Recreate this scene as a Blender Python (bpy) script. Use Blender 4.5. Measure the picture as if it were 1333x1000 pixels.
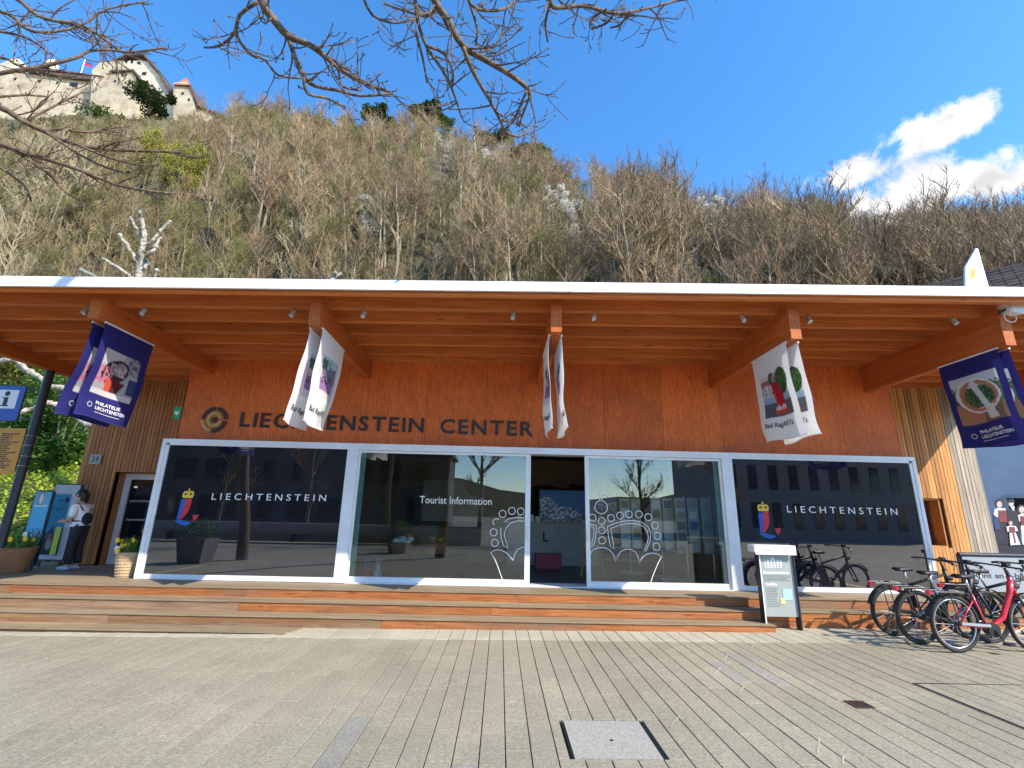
import bpy, math, random
import numpy as np
from mathutils import Vector, Matrix

# ------------------------------------------------------------------ camera, world, sun
for o in list(bpy.data.objects):
    bpy.data.objects.remove(o)
SC = bpy.context.scene
COL = SC.collection
PI = math.pi

PXW, PXH, FPX = 1333.0, 1000.0, 624.0          # photograph size and focal length in its pixels
PITCH, ROLL, YAW, CAMH = math.radians(15.3), math.radians(1.29), math.radians(1.03), 1.62
_h = Vector((math.sin(YAW), math.cos(YAW), 0)); _rt = Vector((math.cos(YAW), -math.sin(YAW), 0)); _z = Vector((0, 0, 1))
C_FW = _h*math.cos(PITCH) + _z*math.sin(PITCH)
_u = -_h*math.sin(PITCH) + _z*math.cos(PITCH)
C_R = _rt*math.cos(ROLL) + _u*math.sin(ROLL)
C_U = _u*math.cos(ROLL) - _rt*math.sin(ROLL)
CAM = Vector((0, 0, CAMH))
cd = bpy.data.cameras.new('camera'); cam = bpy.data.objects.new('camera', cd); COL.objects.link(cam)
cd.sensor_fit = 'HORIZONTAL'; cd.sensor_width = 36; cd.lens = FPX/PXW*36
cd.clip_start = 0.05; cd.clip_end = 3000
cam.matrix_world = Matrix(((C_R.x, C_U.x, -C_FW.x, CAM.x), (C_R.y, C_U.y, -C_FW.y, CAM.y), (C_R.z, C_U.z, -C_FW.z, CAM.z), (0, 0, 0, 1)))
SC.camera = cam

SUN = Vector((1.27, -1.0, 1.29)).normalized()    # towards the sun
SUN_EL = math.asin(SUN.z)
SUN_AZ = math.atan2(SUN.x, SUN.y)               # clockwise from +Y
sd = bpy.data.lights.new('sun', 'SUN'); sun = bpy.data.objects.new('sun', sd); COL.objects.link(sun)
sd.energy = 2.9; sd.angle = math.radians(0.53); sd.color = (1.0, 0.90, 0.74)
sun.rotation_euler = (-SUN).to_track_quat('-Z', 'Y').to_euler(); sun.location = SUN*60

W = bpy.data.worlds.new('World'); SC.world = W; W.use_nodes = True
SC.view_settings.view_transform = 'Standard'; SC.view_settings.look = 'None'
SC.view_settings.exposure = 1.42; SC.view_settings.gamma = 1.0
SC.view_settings.use_curve_mapping = False
SC.cycles.max_bounces = 6; SC.cycles.diffuse_bounces = 4; SC.cycles.glossy_bounces = 3
SC.cycles.transparent_max_bounces = 10; SC.cycles.transmission_bounces = 4
SC.cycles.sample_clamp_indirect = 8.0
SC.cycles.use_denoising = True

def build_world():
    nt = W.node_tree; nt.nodes.clear(); N = nt.nodes.new; L = nt.links.new
    out = N('ShaderNodeOutputWorld'); bg = N('ShaderNodeBackground'); L(bg.outputs[0], out.inputs[0])
    sky = N('ShaderNodeTexSky'); sky.sky_type = 'NISHITA'; sky.sun_disc = False
    sky.sun_elevation = SUN_EL; sky.sun_rotation = SUN_AZ
    sky.altitude = 400; sky.air_density = 1.0; sky.dust_density = 0.3; sky.ozone_density = 2.6
    bg.inputs['Strength'].default_value = 0.15
    hs = N('ShaderNodeHueSaturation'); hs.inputs['Saturation'].default_value = 1.27
    hs.inputs['Value'].default_value = 1.0
    L(sky.outputs[0], hs.inputs['Color'])
    # clouds: warped noise on a flat layer overhead, gathered along one band of the sky
    tc = N('ShaderNodeTexCoord'); sep = N('ShaderNodeSeparateXYZ'); L(tc.outputs['Generated'], sep.inputs[0])
    def math_(op, a, b=None, c=None):
        n = N('ShaderNodeMath'); n.operation = op
        for i, v in enumerate((a, b, c)):
            if v is None: continue
            if isinstance(v, (int, float)): n.inputs[i].default_value = v
            else: L(v, n.inputs[i])
        return n.outputs[0]
    zc = math_('MAXIMUM', sep.outputs[2], 0.05)
    px = math_('DIVIDE', sep.outputs[0], zc); py = math_('DIVIDE', sep.outputs[1], zc)
    cmb = N('ShaderNodeCombineXYZ'); L(px, cmb.inputs[0]); L(py, cmb.inputs[1])
    nz = N('ShaderNodeTexNoise'); nz.inputs['Scale'].default_value = 15.0; nz.inputs['Detail'].default_value = 8
    nz.inputs['Roughness'].default_value = 0.62; nz.inputs['Distortion'].default_value = 0.35
    L(tc.outputs['Generated'], nz.inputs['Vector'])
    # cloud banks (layer coordinates = direction / height): centre x, y, half length, half width
    banks = [(1.135, .995, .125, .115), (1.02, 1.195, .125, .085), (1.29, 1.25, .25, .19), (1.55, 1.16, .2, .15), (1.2, 1.38, .36, .10), (1.7, 1.45, .35, .2), (2.5, -.6, .6, .4), (-2.8, -1.2, .7, .5), (.3, -3.0, .9, .5)]
    tot = None
    for (bx, by, wx, wy) in banks:
        mp = N('ShaderNodeMapping'); mp.vector_type = 'TEXTURE'; mp.inputs['Location'].default_value = (bx, by, 0)
        mp.inputs['Rotation'].default_value = (0, 0, -.6); mp.inputs['Scale'].default_value = (wx, wy, 1); L(cmb.outputs[0], mp.inputs['Vector'])
        ln = N('ShaderNodeVectorMath'); ln.operation = 'LENGTH'; L(mp.outputs[0], ln.inputs[0])
        tot = ln.outputs['Value'] if tot is None else math_('MINIMUM', tot, ln.outputs['Value'])
    fall = N('ShaderNodeMapRange'); fall.interpolation_type = 'SMOOTHSTEP'; fall.inputs['From Min'].default_value = 1.45; fall.inputs['From Max'].default_value = 0; L(tot, fall.inputs['Value'])
    dens = math_('ADD', math_('MULTIPLY', fall.outputs[0], 0.72), math_('MULTIPLY', math_('SUBTRACT', nz.outputs['Fac'], 0.5), 2.1))
    mr = N('ShaderNodeMapRange'); mr.interpolation_type = 'SMOOTHSTEP'
    mr.inputs['From Min'].default_value = 0.22; mr.inputs['From Max'].default_value = 0.62
    L(dens, mr.inputs['Value'])
    nz2 = N('ShaderNodeTexNoise'); nz2.inputs['Scale'].default_value = 22; nz2.inputs['Detail'].default_value = 3
    L(tc.outputs['Generated'], nz2.inputs['Vector'])
    cr = N('ShaderNodeMapRange'); cr.inputs['From Min'].default_value = 0.3; cr.inputs['From Max'].default_value = 0.65
    cr.inputs['To Min'].default_value = 2.0; cr.inputs['To Max'].default_value = 3.2
    L(nz2.outputs['Fac'], cr.inputs['Value'])
    cc = N('ShaderNodeVectorMath'); cc.operation = 'SCALE'; cc.inputs[0].default_value = (1.0, 1.0, 1.02)
    L(cr.outputs[0], cc.inputs['Scale'])
    mx = N('ShaderNodeMix'); mx.data_type = 'RGBA'
    gate = N('ShaderNodeMapRange'); gate.inputs['From Max'].default_value = .18; L(fall.outputs[0], gate.inputs['Value'])
    L(math_('MULTIPLY', mr.outputs[0], gate.outputs[0]), mx.inputs['Factor']); L(hs.outputs[0], mx.inputs['A']); L(cc.outputs[0], mx.inputs['B'])
    L(mx.outputs['Result'], bg.inputs['Color'])
build_world()
W.cycles.sampling_method = 'MANUAL'; W.cycles.sample_map_resolution = 512

# ------------------------------------------------------------------ helpers
def ray(x, y):
    return C_FW + C_R*((x-PXW/2)/FPX) - C_U*((y-PXH/2)/FPX)
def onY(x, y, Y):
    d = ray(x, y); return CAM + d*(Y/d.y)
def onZ(x, y, Z):
    d = ray(x, y); return CAM + d*((Z-CAMH)/d.z)
def proj(p):
    d = Vector(p)-CAM; z = d.dot(C_FW)
    return (PXW/2+FPX*d.dot(C_R)/z, PXH/2-FPX*d.dot(C_U)/z, z)

def tag(o, label=None, cat=None, group=None, kind=None):
    if label: o['label'] = label
    if cat: o['category'] = cat
    if group: o['group'] = group
    if kind: o['kind'] = kind
    return o
def empty(name, loc=(0, 0, 0), label=None, cat=None, group=None, rz=0, kind=None):
    o = bpy.data.objects.new(name, None); COL.objects.link(o)
    o.location = loc; o.rotation_euler = (0, 0, rz); o.empty_display_size = 0.1
    return tag(o, label, cat, group, kind)
def basis(o):
    return Matrix.LocRotScale(o.location, o.rotation_euler, o.scale)
def world_of(o):
    m = basis(o)
    if o.parent: m = world_of(o.parent) @ o.matrix_parent_inverse @ m
    return m
def adopt(o, parent, local=False):
    if parent is None: return o
    o.parent = parent
    if not local: o.matrix_parent_inverse = world_of(parent).inverted()
    return o
def link(name, me, parent=None, local=False, loc=None):
    o = bpy.data.objects.new(name, me); COL.objects.link(o)
    if loc is not None: o.location = loc
    return adopt(o, parent, local)
def copy_tree(o, parent=None):
    c = o.copy(); COL.objects.link(c)
    if parent is not None:
        mpi = o.matrix_parent_inverse.copy(); c.parent = parent; c.matrix_parent_inverse = mpi
    for ch in KIDS(o): copy_tree(ch, c)
    return c
def KIDS(o):
    return [c for c in bpy.data.objects if c.parent is o] if len(bpy.data.objects) < 400 else list(o.children)

class MB:
    """collects boxes, tubes, prisms; build() links them as one mesh object"""
    def __init__(s): s.v = []; s.f = []; s.m = []; s.mi = 0
    def add(s, vs, fs):
        b = len(s.v); s.v += [tuple(v) for v in vs]
        for f in fs: s.f.append(tuple(i+b for i in f)); s.m.append(s.mi)
        return s
    def box(s, x0, x1, y0, y1, z0, z1):
        if x0 > x1: x0, x1 = x1, x0
        if y0 > y1: y0, y1 = y1, y0
        if z0 > z1: z0, z1 = z1, z0
        return s.add([(x0,y0,z0),(x1,y0,z0),(x1,y1,z0),(x0,y1,z0),(x0,y0,z1),(x1,y0,z1),(x1,y1,z1),(x0,y1,z1)],
                     [(0,3,2,1),(4,5,6,7),(0,1,5,4),(1,2,6,5),(2,3,7,6),(3,0,4,7)])
    def hexa(s, p):   # 8 corners: bottom 4 ccw, top 4 ccw
        return s.add(p, [(0,3,2,1),(4,5,6,7),(0,1,5,4),(1,2,6,5),(2,3,7,6),(3,0,4,7)])
    def bar(s, a, b, w, t, up=(0,0,1)):
        a, b = Vector(a), Vector(b); d = (b-a).normalized(); up = Vector(up)
        sx = d.cross(up)
        if sx.length < 1e-5: sx = d.cross(Vector((1,0,0)))
        sx.normalize(); sy = sx.cross(d); sx = sx*(w/2); sy = sy*(t/2)
        return s.hexa([a-sx-sy, a+sx-sy, a+sx+sy, a-sx+sy, b-sx-sy, b+sx-sy, b+sx+sy, b-sx+sy])
    def tube(s, path, rad, n=8, caps=True):
        P_ = [Vector(p) for p in path]
        if not hasattr(rad, '__len__'): rad = [rad]*len(P_)
        vs = []; fs = []; prev = None
        for i, p in enumerate(P_):
            d = (P_[min(i+1, len(P_)-1)]-P_[max(i-1, 0)])
            if d.length < 1e-9: d = Vector((0,0,1))
            d.normalize()
            if prev is None:
                a = Vector((0,0,1)) if abs(d.z) < .9 else Vector((1,0,0))
                sx = d.cross(a).normalized()
            else:
                sx = (prev - d*prev.dot(d))
                sx = sx.normalized() if sx.length > 1e-6 else d.cross(Vector((1,0,0))).normalized()
            prev = sx; sy = d.cross(sx)
            for k in range(n):
                a = 2*PI*k/n; vs.append(p + (sx*math.cos(a)+sy*math.sin(a))*rad[i])
        for i in range(len(P_)-1):
            for k in range(n):
                fs.append((i*n+k, i*n+(k+1) % n, (i+1)*n+(k+1) % n, (i+1)*n+k))
        if caps and n > 2:
            fs.append(tuple(range(n-1, -1, -1))); fs.append(tuple((len(P_)-1)*n+k for k in range(n)))
        return s.add(vs, fs)
    def ring(s, c, R, r, axis, n=28, m=8, a0=0, a1=2*PI):
        axis = Vector(axis).normalized(); e1 = axis.cross(Vector((0,0,1)))
        if e1.length < 1e-4: e1 = Vector((1,0,0))
        e1.normalize(); e2 = axis.cross(e1); c = Vector(c)
        full = abs(a1-a0-2*PI) < 1e-6; nn = n if full else n+1
        vs = []; fs = []
        for i in range(nn):
            a = a0+(a1-a0)*i/n; d = e1*math.cos(a)+e2*math.sin(a)
            for k in range(m):
                b = 2*PI*k/m; vs.append(c+d*(R+r*math.cos(b))+axis*(r*math.sin(b)))
        for i in range(n):
            j = (i+1) % nn
            for k in range(m): fs.append((i*m+k, i*m+(k+1) % m, j*m+(k+1) % m, j*m+k))
        return s.add(vs, fs)
    def lathe(s, prof, c=(0,0,0), n=16, sx=1, sy=1):
        c = Vector(c); vs = []; fs = []
        for (r, z) in prof:
            for k in range(n):
                a = 2*PI*k/n; vs.append(c+Vector((r*math.cos(a)*sx, r*math.sin(a)*sy, z)))
        for i in range(len(prof)-1):
            for k in range(n): fs.append((i*n+k, i*n+(k+1) % n, (i+1)*n+(k+1) % n, (i+1)*n+k))
        fs.append(tuple(range(n-1, -1, -1))); fs.append(tuple((len(prof)-1)*n+k for k in range(n)))
        return s.add(vs, fs)
    def prism(s, poly, o, xd, yd, t):
        """polygon (2d) in plane o + x*xd + y*yd, extruded by t along xd x yd"""
        o, xd, yd = Vector(o), Vector(xd), Vector(yd); nd = xd.cross(yd).normalized()
        n = len(poly)
        a = [o+xd*p[0]+yd*p[1] for p in poly]; b = [q+nd*t for q in a]
        fs = [tuple(range(n-1, -1, -1)), tuple(range(n, 2*n))]
        for i in range(n): j = (i+1) % n; fs.append((i, j, n+j, n+i))
        return s.add(a+b, fs)
    def ribbon(s, pts, w, o, xd, yd, t=0.003, closed=False):
        """flat stroke of width w along 2d points"""
        n = len(pts); q = []
        for i in range(n):
            p0 = pts[(i-1) % n] if (closed or i > 0) else pts[i]
            p1 = pts[(i+1) % n] if (closed or i < n-1) else pts[i]
            dx, dy = p1[0]-p0[0], p1[1]-p0[1]; l = math.hypot(dx, dy) or 1
            q.append((pts[i], (-dy/l*w/2, dx/l*w/2)))
        o, xd, yd = Vector(o), Vector(xd), Vector(yd); nd = xd.cross(yd).normalized()
        vs = []
        for (p, d) in q:
            for sg in (1, -1):
                b = o+xd*(p[0]+d[0]*sg)+yd*(p[1]+d[1]*sg); vs += [b, b+nd*t]
        fs = []
        for i in range(n if closed else n-1):
            a, b = i*4, ((i+1) % n)*4
            fs += [(a+1, b+1, b+3, a+3), (a, a+2, b+2, b), (a, b, b+1, a+1), (a+2, a+3, b+3, b+2)]
        return s.add(vs, fs)
    def ellipsoid(s, c, rx, ry, rz, n=12, m=8):
        vs = []; fs = []
        for i in range(m+1):
            t = PI*i/m
            for k in range(n):
                a = 2*PI*k/n; vs.append((c[0]+rx*math.sin(t)*math.cos(a), c[1]+ry*math.sin(t)*math.sin(a), c[2]+rz*math.cos(t)))
        for i in range(m):
            for k in range(n): fs.append((i*n+k, (i+1)*n+k, (i+1)*n+(k+1) % n, i*n+(k+1) % n))
        return s.add(vs, fs)
    def mesh(s, name, mats, smooth=False):
        me = bpy.data.meshes.new(name); me.from_pydata(s.v, [], s.f)
        for m in (mats if isinstance(mats, (list, tuple)) else [mats]): me.materials.append(m)
        if any(s.m): me.polygons.foreach_set('material_index', s.m)
        if smooth: me.polygons.foreach_set('use_smooth', [True]*len(me.polygons))
        me.update(); return me
    def build(s, name, mats, parent=None, smooth=False, local=False, loc=None):
        return link(name, s.mesh(name, mats, smooth), parent, local, loc)

# ------------------------------------------------------------------ materials
def srgb(r, g, b):
    f = lambda c: (c/255/12.92) if c/255 <= .04045 else ((c/255+.055)/1.055)**2.4
    return (f(r), f(g), f(b))
def new_mat(name):
    m = bpy.data.materials.new(name); m.use_nodes = True
    nt = m.node_tree; return m, nt, nt.nodes['Principled BSDF']
def pm(name, c1, c2=None, scale=8.0, stretch=(1, 1, 1), rough=0.6, bump=0.0, metal=0.0, vary=0.0, detail=6, dist=0.0,
       spec=0.5, c3=None, coat=0.0, rvar=0.0, trans=0.0, huevar=0.0, stain=0.0, stain_scale=.5):
    """noise-mottled principled material; vary = brightness change from object to object"""
    m, nt, b = new_mat(name); N = nt.nodes.new; L = nt.links.new
    c2 = c2 or c1
    tc = N('ShaderNodeTexCoord'); mp = N('ShaderNodeMapping'); mp.inputs['Scale'].default_value = stretch
    L(tc.outputs['Object'], mp.inputs['Vector'])
    oi = N('ShaderNodeObjectInfo')
    sh = N('ShaderNodeVectorMath'); sh.operation = 'MULTIPLY_ADD'
    cx = N('ShaderNodeCombineXYZ'); L(oi.outputs['Random'], cx.inputs[0]); L(oi.outputs['Random'], cx.inputs[1]); L(oi.outputs['Random'], cx.inputs[2])
    L(cx.outputs[0], sh.inputs[0]); sh.inputs[1].default_value = (37, 23, 51); L(mp.outputs[0], sh.inputs[2])
    nz = N('ShaderNodeTexNoise'); nz.inputs['Scale'].default_value = scale; nz.inputs['Detail'].default_value = detail
    nz.inputs['Roughness'].default_value = 0.62; nz.inputs['Distortion'].default_value = dist
    L(sh.outputs[0], nz.inputs['Vector'])
    rp = N('ShaderNodeValToRGB'); e = rp.color_ramp.elements
    e[0].position = 0.32; e[0].color = (*c1, 1); e[1].position = 0.68; e[1].color = (*c2, 1)
    if c3: x = e.new(0.5); x.color = (*c3, 1)
    L(nz.outputs['Fac'], rp.inputs['Fac'])
    hs = N('ShaderNodeHueSaturation')
    v = N('ShaderNodeMapRange'); v.inputs['To Min'].default_value = 1-vary; v.inputs['To Max'].default_value = 1+vary
    L(oi.outputs['Random'], v.inputs['Value']); L(v.outputs[0], hs.inputs['Value'])
    if huevar:
        v2 = N('ShaderNodeMapRange'); v2.inputs['To Min'].default_value = .5-huevar; v2.inputs['To Max'].default_value = .5+huevar
        wn = N('ShaderNodeTexWhiteNoise'); wn.noise_dimensions = '1D'; L(oi.outputs['Random'], wn.inputs['W'])
        L(wn.outputs['Value'], v2.inputs['Value']); L(v2.outputs[0], hs.inputs['Hue'])
    src = rp.outputs[0]
    if stain:
        sz = N('ShaderNodeTexNoise'); sz.inputs['Scale'].default_value = stain_scale; sz.inputs['Detail'].default_value = 7; sz.inputs['Roughness'].default_value = .7; L(tc.outputs['Object'], sz.inputs['Vector'])
        sr = N('ShaderNodeMapRange'); sr.inputs['From Min'].default_value = .36; sr.inputs['From Max'].default_value = .62; sr.inputs['To Min'].default_value = 1-stain; sr.inputs['To Max'].default_value = 1+stain*.25
        L(sz.outputs['Fac'], sr.inputs['Value']); vm = N('ShaderNodeVectorMath'); vm.operation = 'SCALE'; L(src, vm.inputs[0]); L(sr.outputs[0], vm.inputs['Scale']); src = vm.outputs[0]
    L(src, hs.inputs['Color']); L(hs.outputs[0], b.inputs['Base Color'])
    b.inputs['Roughness'].default_value = rough; b.inputs['Metallic'].default_value = metal
    b.inputs['Specular IOR Level'].default_value = spec
    b.inputs['Coat Weight'].default_value = coat
    if rvar:
        rr = N('ShaderNodeMapRange'); rr.inputs['To Min'].default_value = rough-rvar; rr.inputs['To Max'].default_value = rough+rvar
        L(nz.outputs['Fac'], rr.inputs['Value']); L(rr.outputs[0], b.inputs['Roughness'])
    if bump:
        bp = N('ShaderNodeBump'); bp.inputs['Strength'].default_value = bump; bp.inputs['Distance'].default_value = 0.01
        L(nz.outputs['Fac'], bp.inputs['Height']); L(bp.outputs[0], b.inputs['Normal'])
    return m
def leaf_mat(name, c1, c2, vary=0.2, trans=0.35):
    m = pm(name, c1, c2, scale=3, rough=0.6, vary=vary)
    nt = m.node_tree; b = nt.nodes['Principled BSDF']; out = nt.nodes['Material Output']
    t = nt.nodes.new('ShaderNodeBsdfTranslucent'); mx = nt.nodes.new('ShaderNodeMixShader'); mx.inputs[0].default_value = trans
    src = b.inputs['Base Color'].links[0].from_socket
    nt.links.new(src, t.inputs['Color']); nt.links.new(b.outputs[0], mx.inputs[1]); nt.links.new(t.outputs[0], mx.inputs[2])
    nt.links.new(mx.outputs[0], out.inputs['Surface']); return m
def wood(name, c1, c2, c3, axis='X', vary=0.12, rough=0.62, bump=0.25, fine=1.0, knots=True, grey=None):
    """board wood: streaks along one axis, knots, optional grey weathering by noise (grey = (colour, amount))"""
    m, nt, b = new_mat(name); N = nt.nodes.new; L = nt.links.new
    tc = N('ShaderNodeTexCoord'); oi = N('ShaderNodeObjectInfo')
    cx = N('ShaderNodeCombineXYZ')
    for i in range(3): L(oi.outputs['Random'], cx.inputs[i])
    add = N('ShaderNodeVectorMath'); add.operation = 'MULTIPLY_ADD'; add.inputs[1].default_value = (41, 29, 17)
    L(cx.outputs[0], add.inputs[0]); L(tc.outputs['Object'], add.inputs[2])
    st = {'X': (1.2, 22, 22), 'Y': (22, 1.2, 22), 'Z': (22, 22, 1.2)}[axis]
    mp = N('ShaderNodeMapping'); mp.inputs['Scale'].default_value = st; L(add.outputs[0], mp.inputs['Vector'])
    nz = N('ShaderNodeTexNoise'); nz.inputs['Scale'].default_value = fine; nz.inputs['Detail'].default_value = 8; nz.inputs['Roughness'].default_value = .68
    nz.inputs['Distortion'].default_value = .6
    L(mp.outputs[0], nz.inputs['Vector'])
    rp = N('ShaderNodeValToRGB'); e = rp.color_ramp.elements
    e[0].position = .28; e[0].color = (*c1, 1); e[1].position = .72; e[1].color = (*c3, 1); k = e.new(.5); k.color = (*c2, 1)
    L(nz.outputs['Fac'], rp.inputs['Fac'])
    col = rp.outputs[0]
    if knots:
        mp2 = N('ShaderNodeMapping'); mp2.inputs['Scale'].default_value = {'X': (1.6, 7, 7), 'Y': (7, 1.6, 7), 'Z': (7, 7, 1.6)}[axis]
        L(add.outputs[0], mp2.inputs['Vector'])
        vo = N('ShaderNodeTexVoronoi'); vo.inputs['Scale'].default_value = 1.0; L(mp2.outputs[0], vo.inputs['Vector'])
        kr = N('ShaderNodeMapRange'); kr.inputs['From Min'].default_value = .03; kr.inputs['From Max'].default_value = .13
        kr.inputs['To Min'].default_value = .25; kr.inputs['To Max'].default_value = 1
        L(vo.outputs['Distance'], kr.inputs['Value'])
        mk = N('ShaderNodeMix'); mk.data_type = 'RGBA'; mk.blend_type = 'MULTIPLY'; mk.inputs['Factor'].default_value = .8
        L(col, mk.inputs['A']); cg = N('ShaderNodeCombineColor')
        for i in range(3): L(kr.outputs[0], cg.inputs[i])
        L(cg.outputs[0], mk.inputs['B']); col = mk.outputs['Result']
    if grey:
        gz = N('ShaderNodeTexNoise'); gz.inputs['Scale'].default_value = .55; gz.inputs['Detail'].default_value = 5
        mpg = N('ShaderNodeMapping'); mpg.inputs['Scale'].default_value = {'X': (.7, 5, 5), 'Y': (5, .7, 5), 'Z': (5, 5, .7)}[axis]
        L(add.outputs[0], mpg.inputs['Vector']); L(mpg.outputs[0], gz.inputs['Vector'])
        gr = N('ShaderNodeMapRange'); gr.inputs['From Min'].default_value = .62-grey[1]*.5; gr.inputs['From Max'].default_value = .82-grey[1]*.5
        L(gz.outputs['Fac'], gr.inputs['Value'])
        mg = N('ShaderNodeMix'); mg.data_type = 'RGBA'; L(gr.outputs[0], mg.inputs['Factor']); L(col, mg.inputs['A'])
        gm = N('ShaderNodeMix'); gm.data_type = 'RGBA'; gm.inputs['A'].default_value = (*[c*.45 for c in grey[0]], 1); gm.inputs['B'].default_value = (*grey[0], 1)
        L(nz.outputs['Fac'], gm.inputs['Factor']); L(gm.outputs['Result'], mg.inputs['B']); col = mg.outputs['Result']
    hs = N('ShaderNodeHueSaturation'); v = N('ShaderNodeMapRange'); v.inputs['To Min'].default_value = 1-vary; v.inputs['To Max'].default_value = 1+vary
    L(oi.outputs['Random'], v.inputs['Value']); L(v.outputs[0], hs.inputs['Value']); L(col, hs.inputs['Color'])
    L(hs.outputs[0], b.inputs['Base Color']); b.inputs['Roughness'].default_value = rough
    b.inputs['Specular IOR Level'].default_value = .3
    bp = N('ShaderNodeBump'); bp.inputs['Strength'].default_value = bump; bp.inputs['Distance'].default_value = .006
    L(nz.outputs['Fac'], bp.inputs['Height']); L(bp.outputs[0], b.inputs['Normal'])
    return m
def glass_mat(name, tint=(.90, .95, .94)):
    m, nt, b = new_mat(name); N = nt.nodes.new; L = nt.links.new
    nt.nodes.remove(b); out = nt.nodes['Material Output']
    tr = N('ShaderNodeBsdfTransparent'); tr.inputs[0].default_value = (*tint, 1)
    gl = N('ShaderNodeBsdfGlossy'); gl.inputs['Roughness'].default_value = 0.0; gl.inputs['Color'].default_value = (1, 1, 1, 1)
    fr = N('ShaderNodeFresnel'); fr.inputs['IOR'].default_value = 1.75
    tc = N('ShaderNodeTexCoord'); wz = N('ShaderNodeTexNoise'); wz.inputs['Scale'].default_value = .8; wz.inputs['Detail'].default_value = 1; L(tc.outputs['Object'], wz.inputs['Vector'])
    wb = N('ShaderNodeBump'); wb.inputs['Strength'].default_value = .025; wb.inputs['Distance'].default_value = .01; L(wz.outputs['Fac'], wb.inputs['Height']); L(wb.outputs[0], gl.inputs['Normal'])
    mx = N('ShaderNodeMixShader'); L(fr.outputs[0], mx.inputs[0]); L(tr.outputs[0], mx.inputs[1]); L(gl.outputs[0], mx.inputs[2])
    L(mx.outputs[0], out.inputs['Surface']); return m
def attr_mat(name, rough=.6, attr='print', trans=0.0):
    m, nt, b = new_mat(name); a = nt.nodes.new('ShaderNodeAttribute'); a.attribute_name = attr
    nt.links.new(a.outputs['Color'], b.inputs['Base Color']); b.inputs['Roughness'].default_value = rough
    b.inputs['Specular IOR Level'].default_value = .25
    if trans:
        out = nt.nodes['Material Output']
        t = nt.nodes.new('ShaderNodeBsdfTranslucent'); mx = nt.nodes.new('ShaderNodeMixShader'); mx.inputs[0].default_value = trans
        nt.links.new(a.outputs['Color'], t.inputs['Color']); nt.links.new(b.outputs[0], mx.inputs[1]); nt.links.new(t.outputs[0], mx.inputs[2])
        nt.links.new(mx.outputs[0], out.inputs['Surface'])
    return m

M = {}
M['paver'] = pm('granite paver', (0.212, 0.190, 0.135), (0.389, 0.352, 0.259), scale=46, rough=.85, bump=.25, vary=.055, c3=(0.294, 0.264, 0.193), huevar=.006, detail=9, stain=.2, stain_scale=.55)
M['paver_light'] = pm('pale granite paver', (0.341, 0.318, 0.242), (0.496, 0.464, 0.359), scale=46, rough=.85, bump=.2, vary=.04, c3=(0.419, 0.389, 0.301), detail=9, stain=.2, stain_scale=.55)
M['paver_blue'] = pm('bluish granite paver', (0.187, 0.177, 0.148), (0.350, 0.333, 0.281), scale=50, rough=.85, bump=.2, vary=.04, c3=(0.264, 0.252, 0.212), detail=9, stain=.2, stain_scale=.55)
M['joint'] = pm('dark joint sand', (0.060, 0.053, 0.045), (0.119, 0.106, 0.088), scale=30, rough=.95)
M['plaza'] = pm('granite plaza far', (0.242, 0.215, 0.153), (0.381, 0.339, 0.247), scale=22, rough=.85, bump=.15, c3=(0.261, 0.235, 0.176), stain=.2, stain_scale=.55)
M['panel'] = pm('stained wall panel', (0.448, 0.085, 0.011), (0.875, 0.210, 0.032), scale=4.5, stretch=(9, 9, 1.0), rough=.6, bump=.6, vary=.12, c3=(0.693, 0.146, 0.020), dist=1.4, detail=10, stain=.22, stain_scale=1.1)
M['joist'] = wood('spruce joist', (0.405, 0.105, 0.024), (0.582, 0.174, 0.043), (0.721, 0.255, 0.070), 'X', vary=.14, bump=.12, fine=.8)
M['soffit'] = wood('soffit board', (.38, .14, .045), (.48, .19, .06), (.55, .24, .08), 'X', vary=.1, bump=.1)
M['beam'] = wood('glulam beam', (.33, .072, .014), (.46, .115, .024), (.56, .165, .04), 'Y', vary=.08, bump=.12, fine=.8)
M['slat'] = wood('larch slat', (.26, .095, .032), (.42, .175, .062), (.54, .25, .1), 'Z', vary=.16, bump=.25, fine=.9)
M['slat_old'] = wood('weathered slat', (.26, .21, .16), (.40, .34, .27), (.52, .47, .39), 'Z', vary=.3, bump=.3, fine=.9)
M['slat_lit'] = wood('sunlit tone larch slat', (.36, .15, .045), (.55, .27, .09), (.66, .37, .15), 'Z', vary=.26, bump=.25, fine=.9)  # brighter copy of the larch slat, sunlight put into the colour; also on niche, easel
M['riser'] = wood('larch riser board', (0.162, 0.051, 0.016), (0.342, 0.119, 0.037), (0.475, 0.183, 0.060), 'X', vary=.16, bump=.5, fine=1.5, grey=((0.285, 0.178, 0.112), .22))
M['riser_old'] = wood('weathered riser board', (0.104, 0.060, 0.036), (0.228, 0.142, 0.084), (0.342, 0.224, 0.140), 'X', vary=.16, bump=.6, fine=1.5, grey=((0.323, 0.146, 0.056), .3))
M['tread'] = wood('weathered tread board', (0.143, 0.102, 0.061), (0.260, 0.198, 0.125), (0.364, 0.286, 0.189), 'X', vary=.13, bump=.4, fine=1.1, knots=False)
M['alu'] = pm('pale aluminium', (.76, .79, .815), (.81, .835, .86), scale=2, rough=.36, metal=.12, vary=.03, stain=.08, stain_scale=2.2)
M['alu_dark'] = pm('dark steel', (.035, .04, .05), (.05, .055, .066), scale=6, rough=.42, metal=.5)
M['fascia'] = pm('white metal fascia', (.74, .76, .77), (.80, .81, .82), scale=1.6, rough=.4, vary=.02, stain=.14, stain_scale=2.5)
M['roof'] = pm('grey roof membrane', (.16, .16, .16), (.24, .235, .23), scale=5, rough=.9)
M['letter'] = pm('dark brown letter', (.022, .014, .011), (.035, .022, .017), scale=8, rough=.5)
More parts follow.
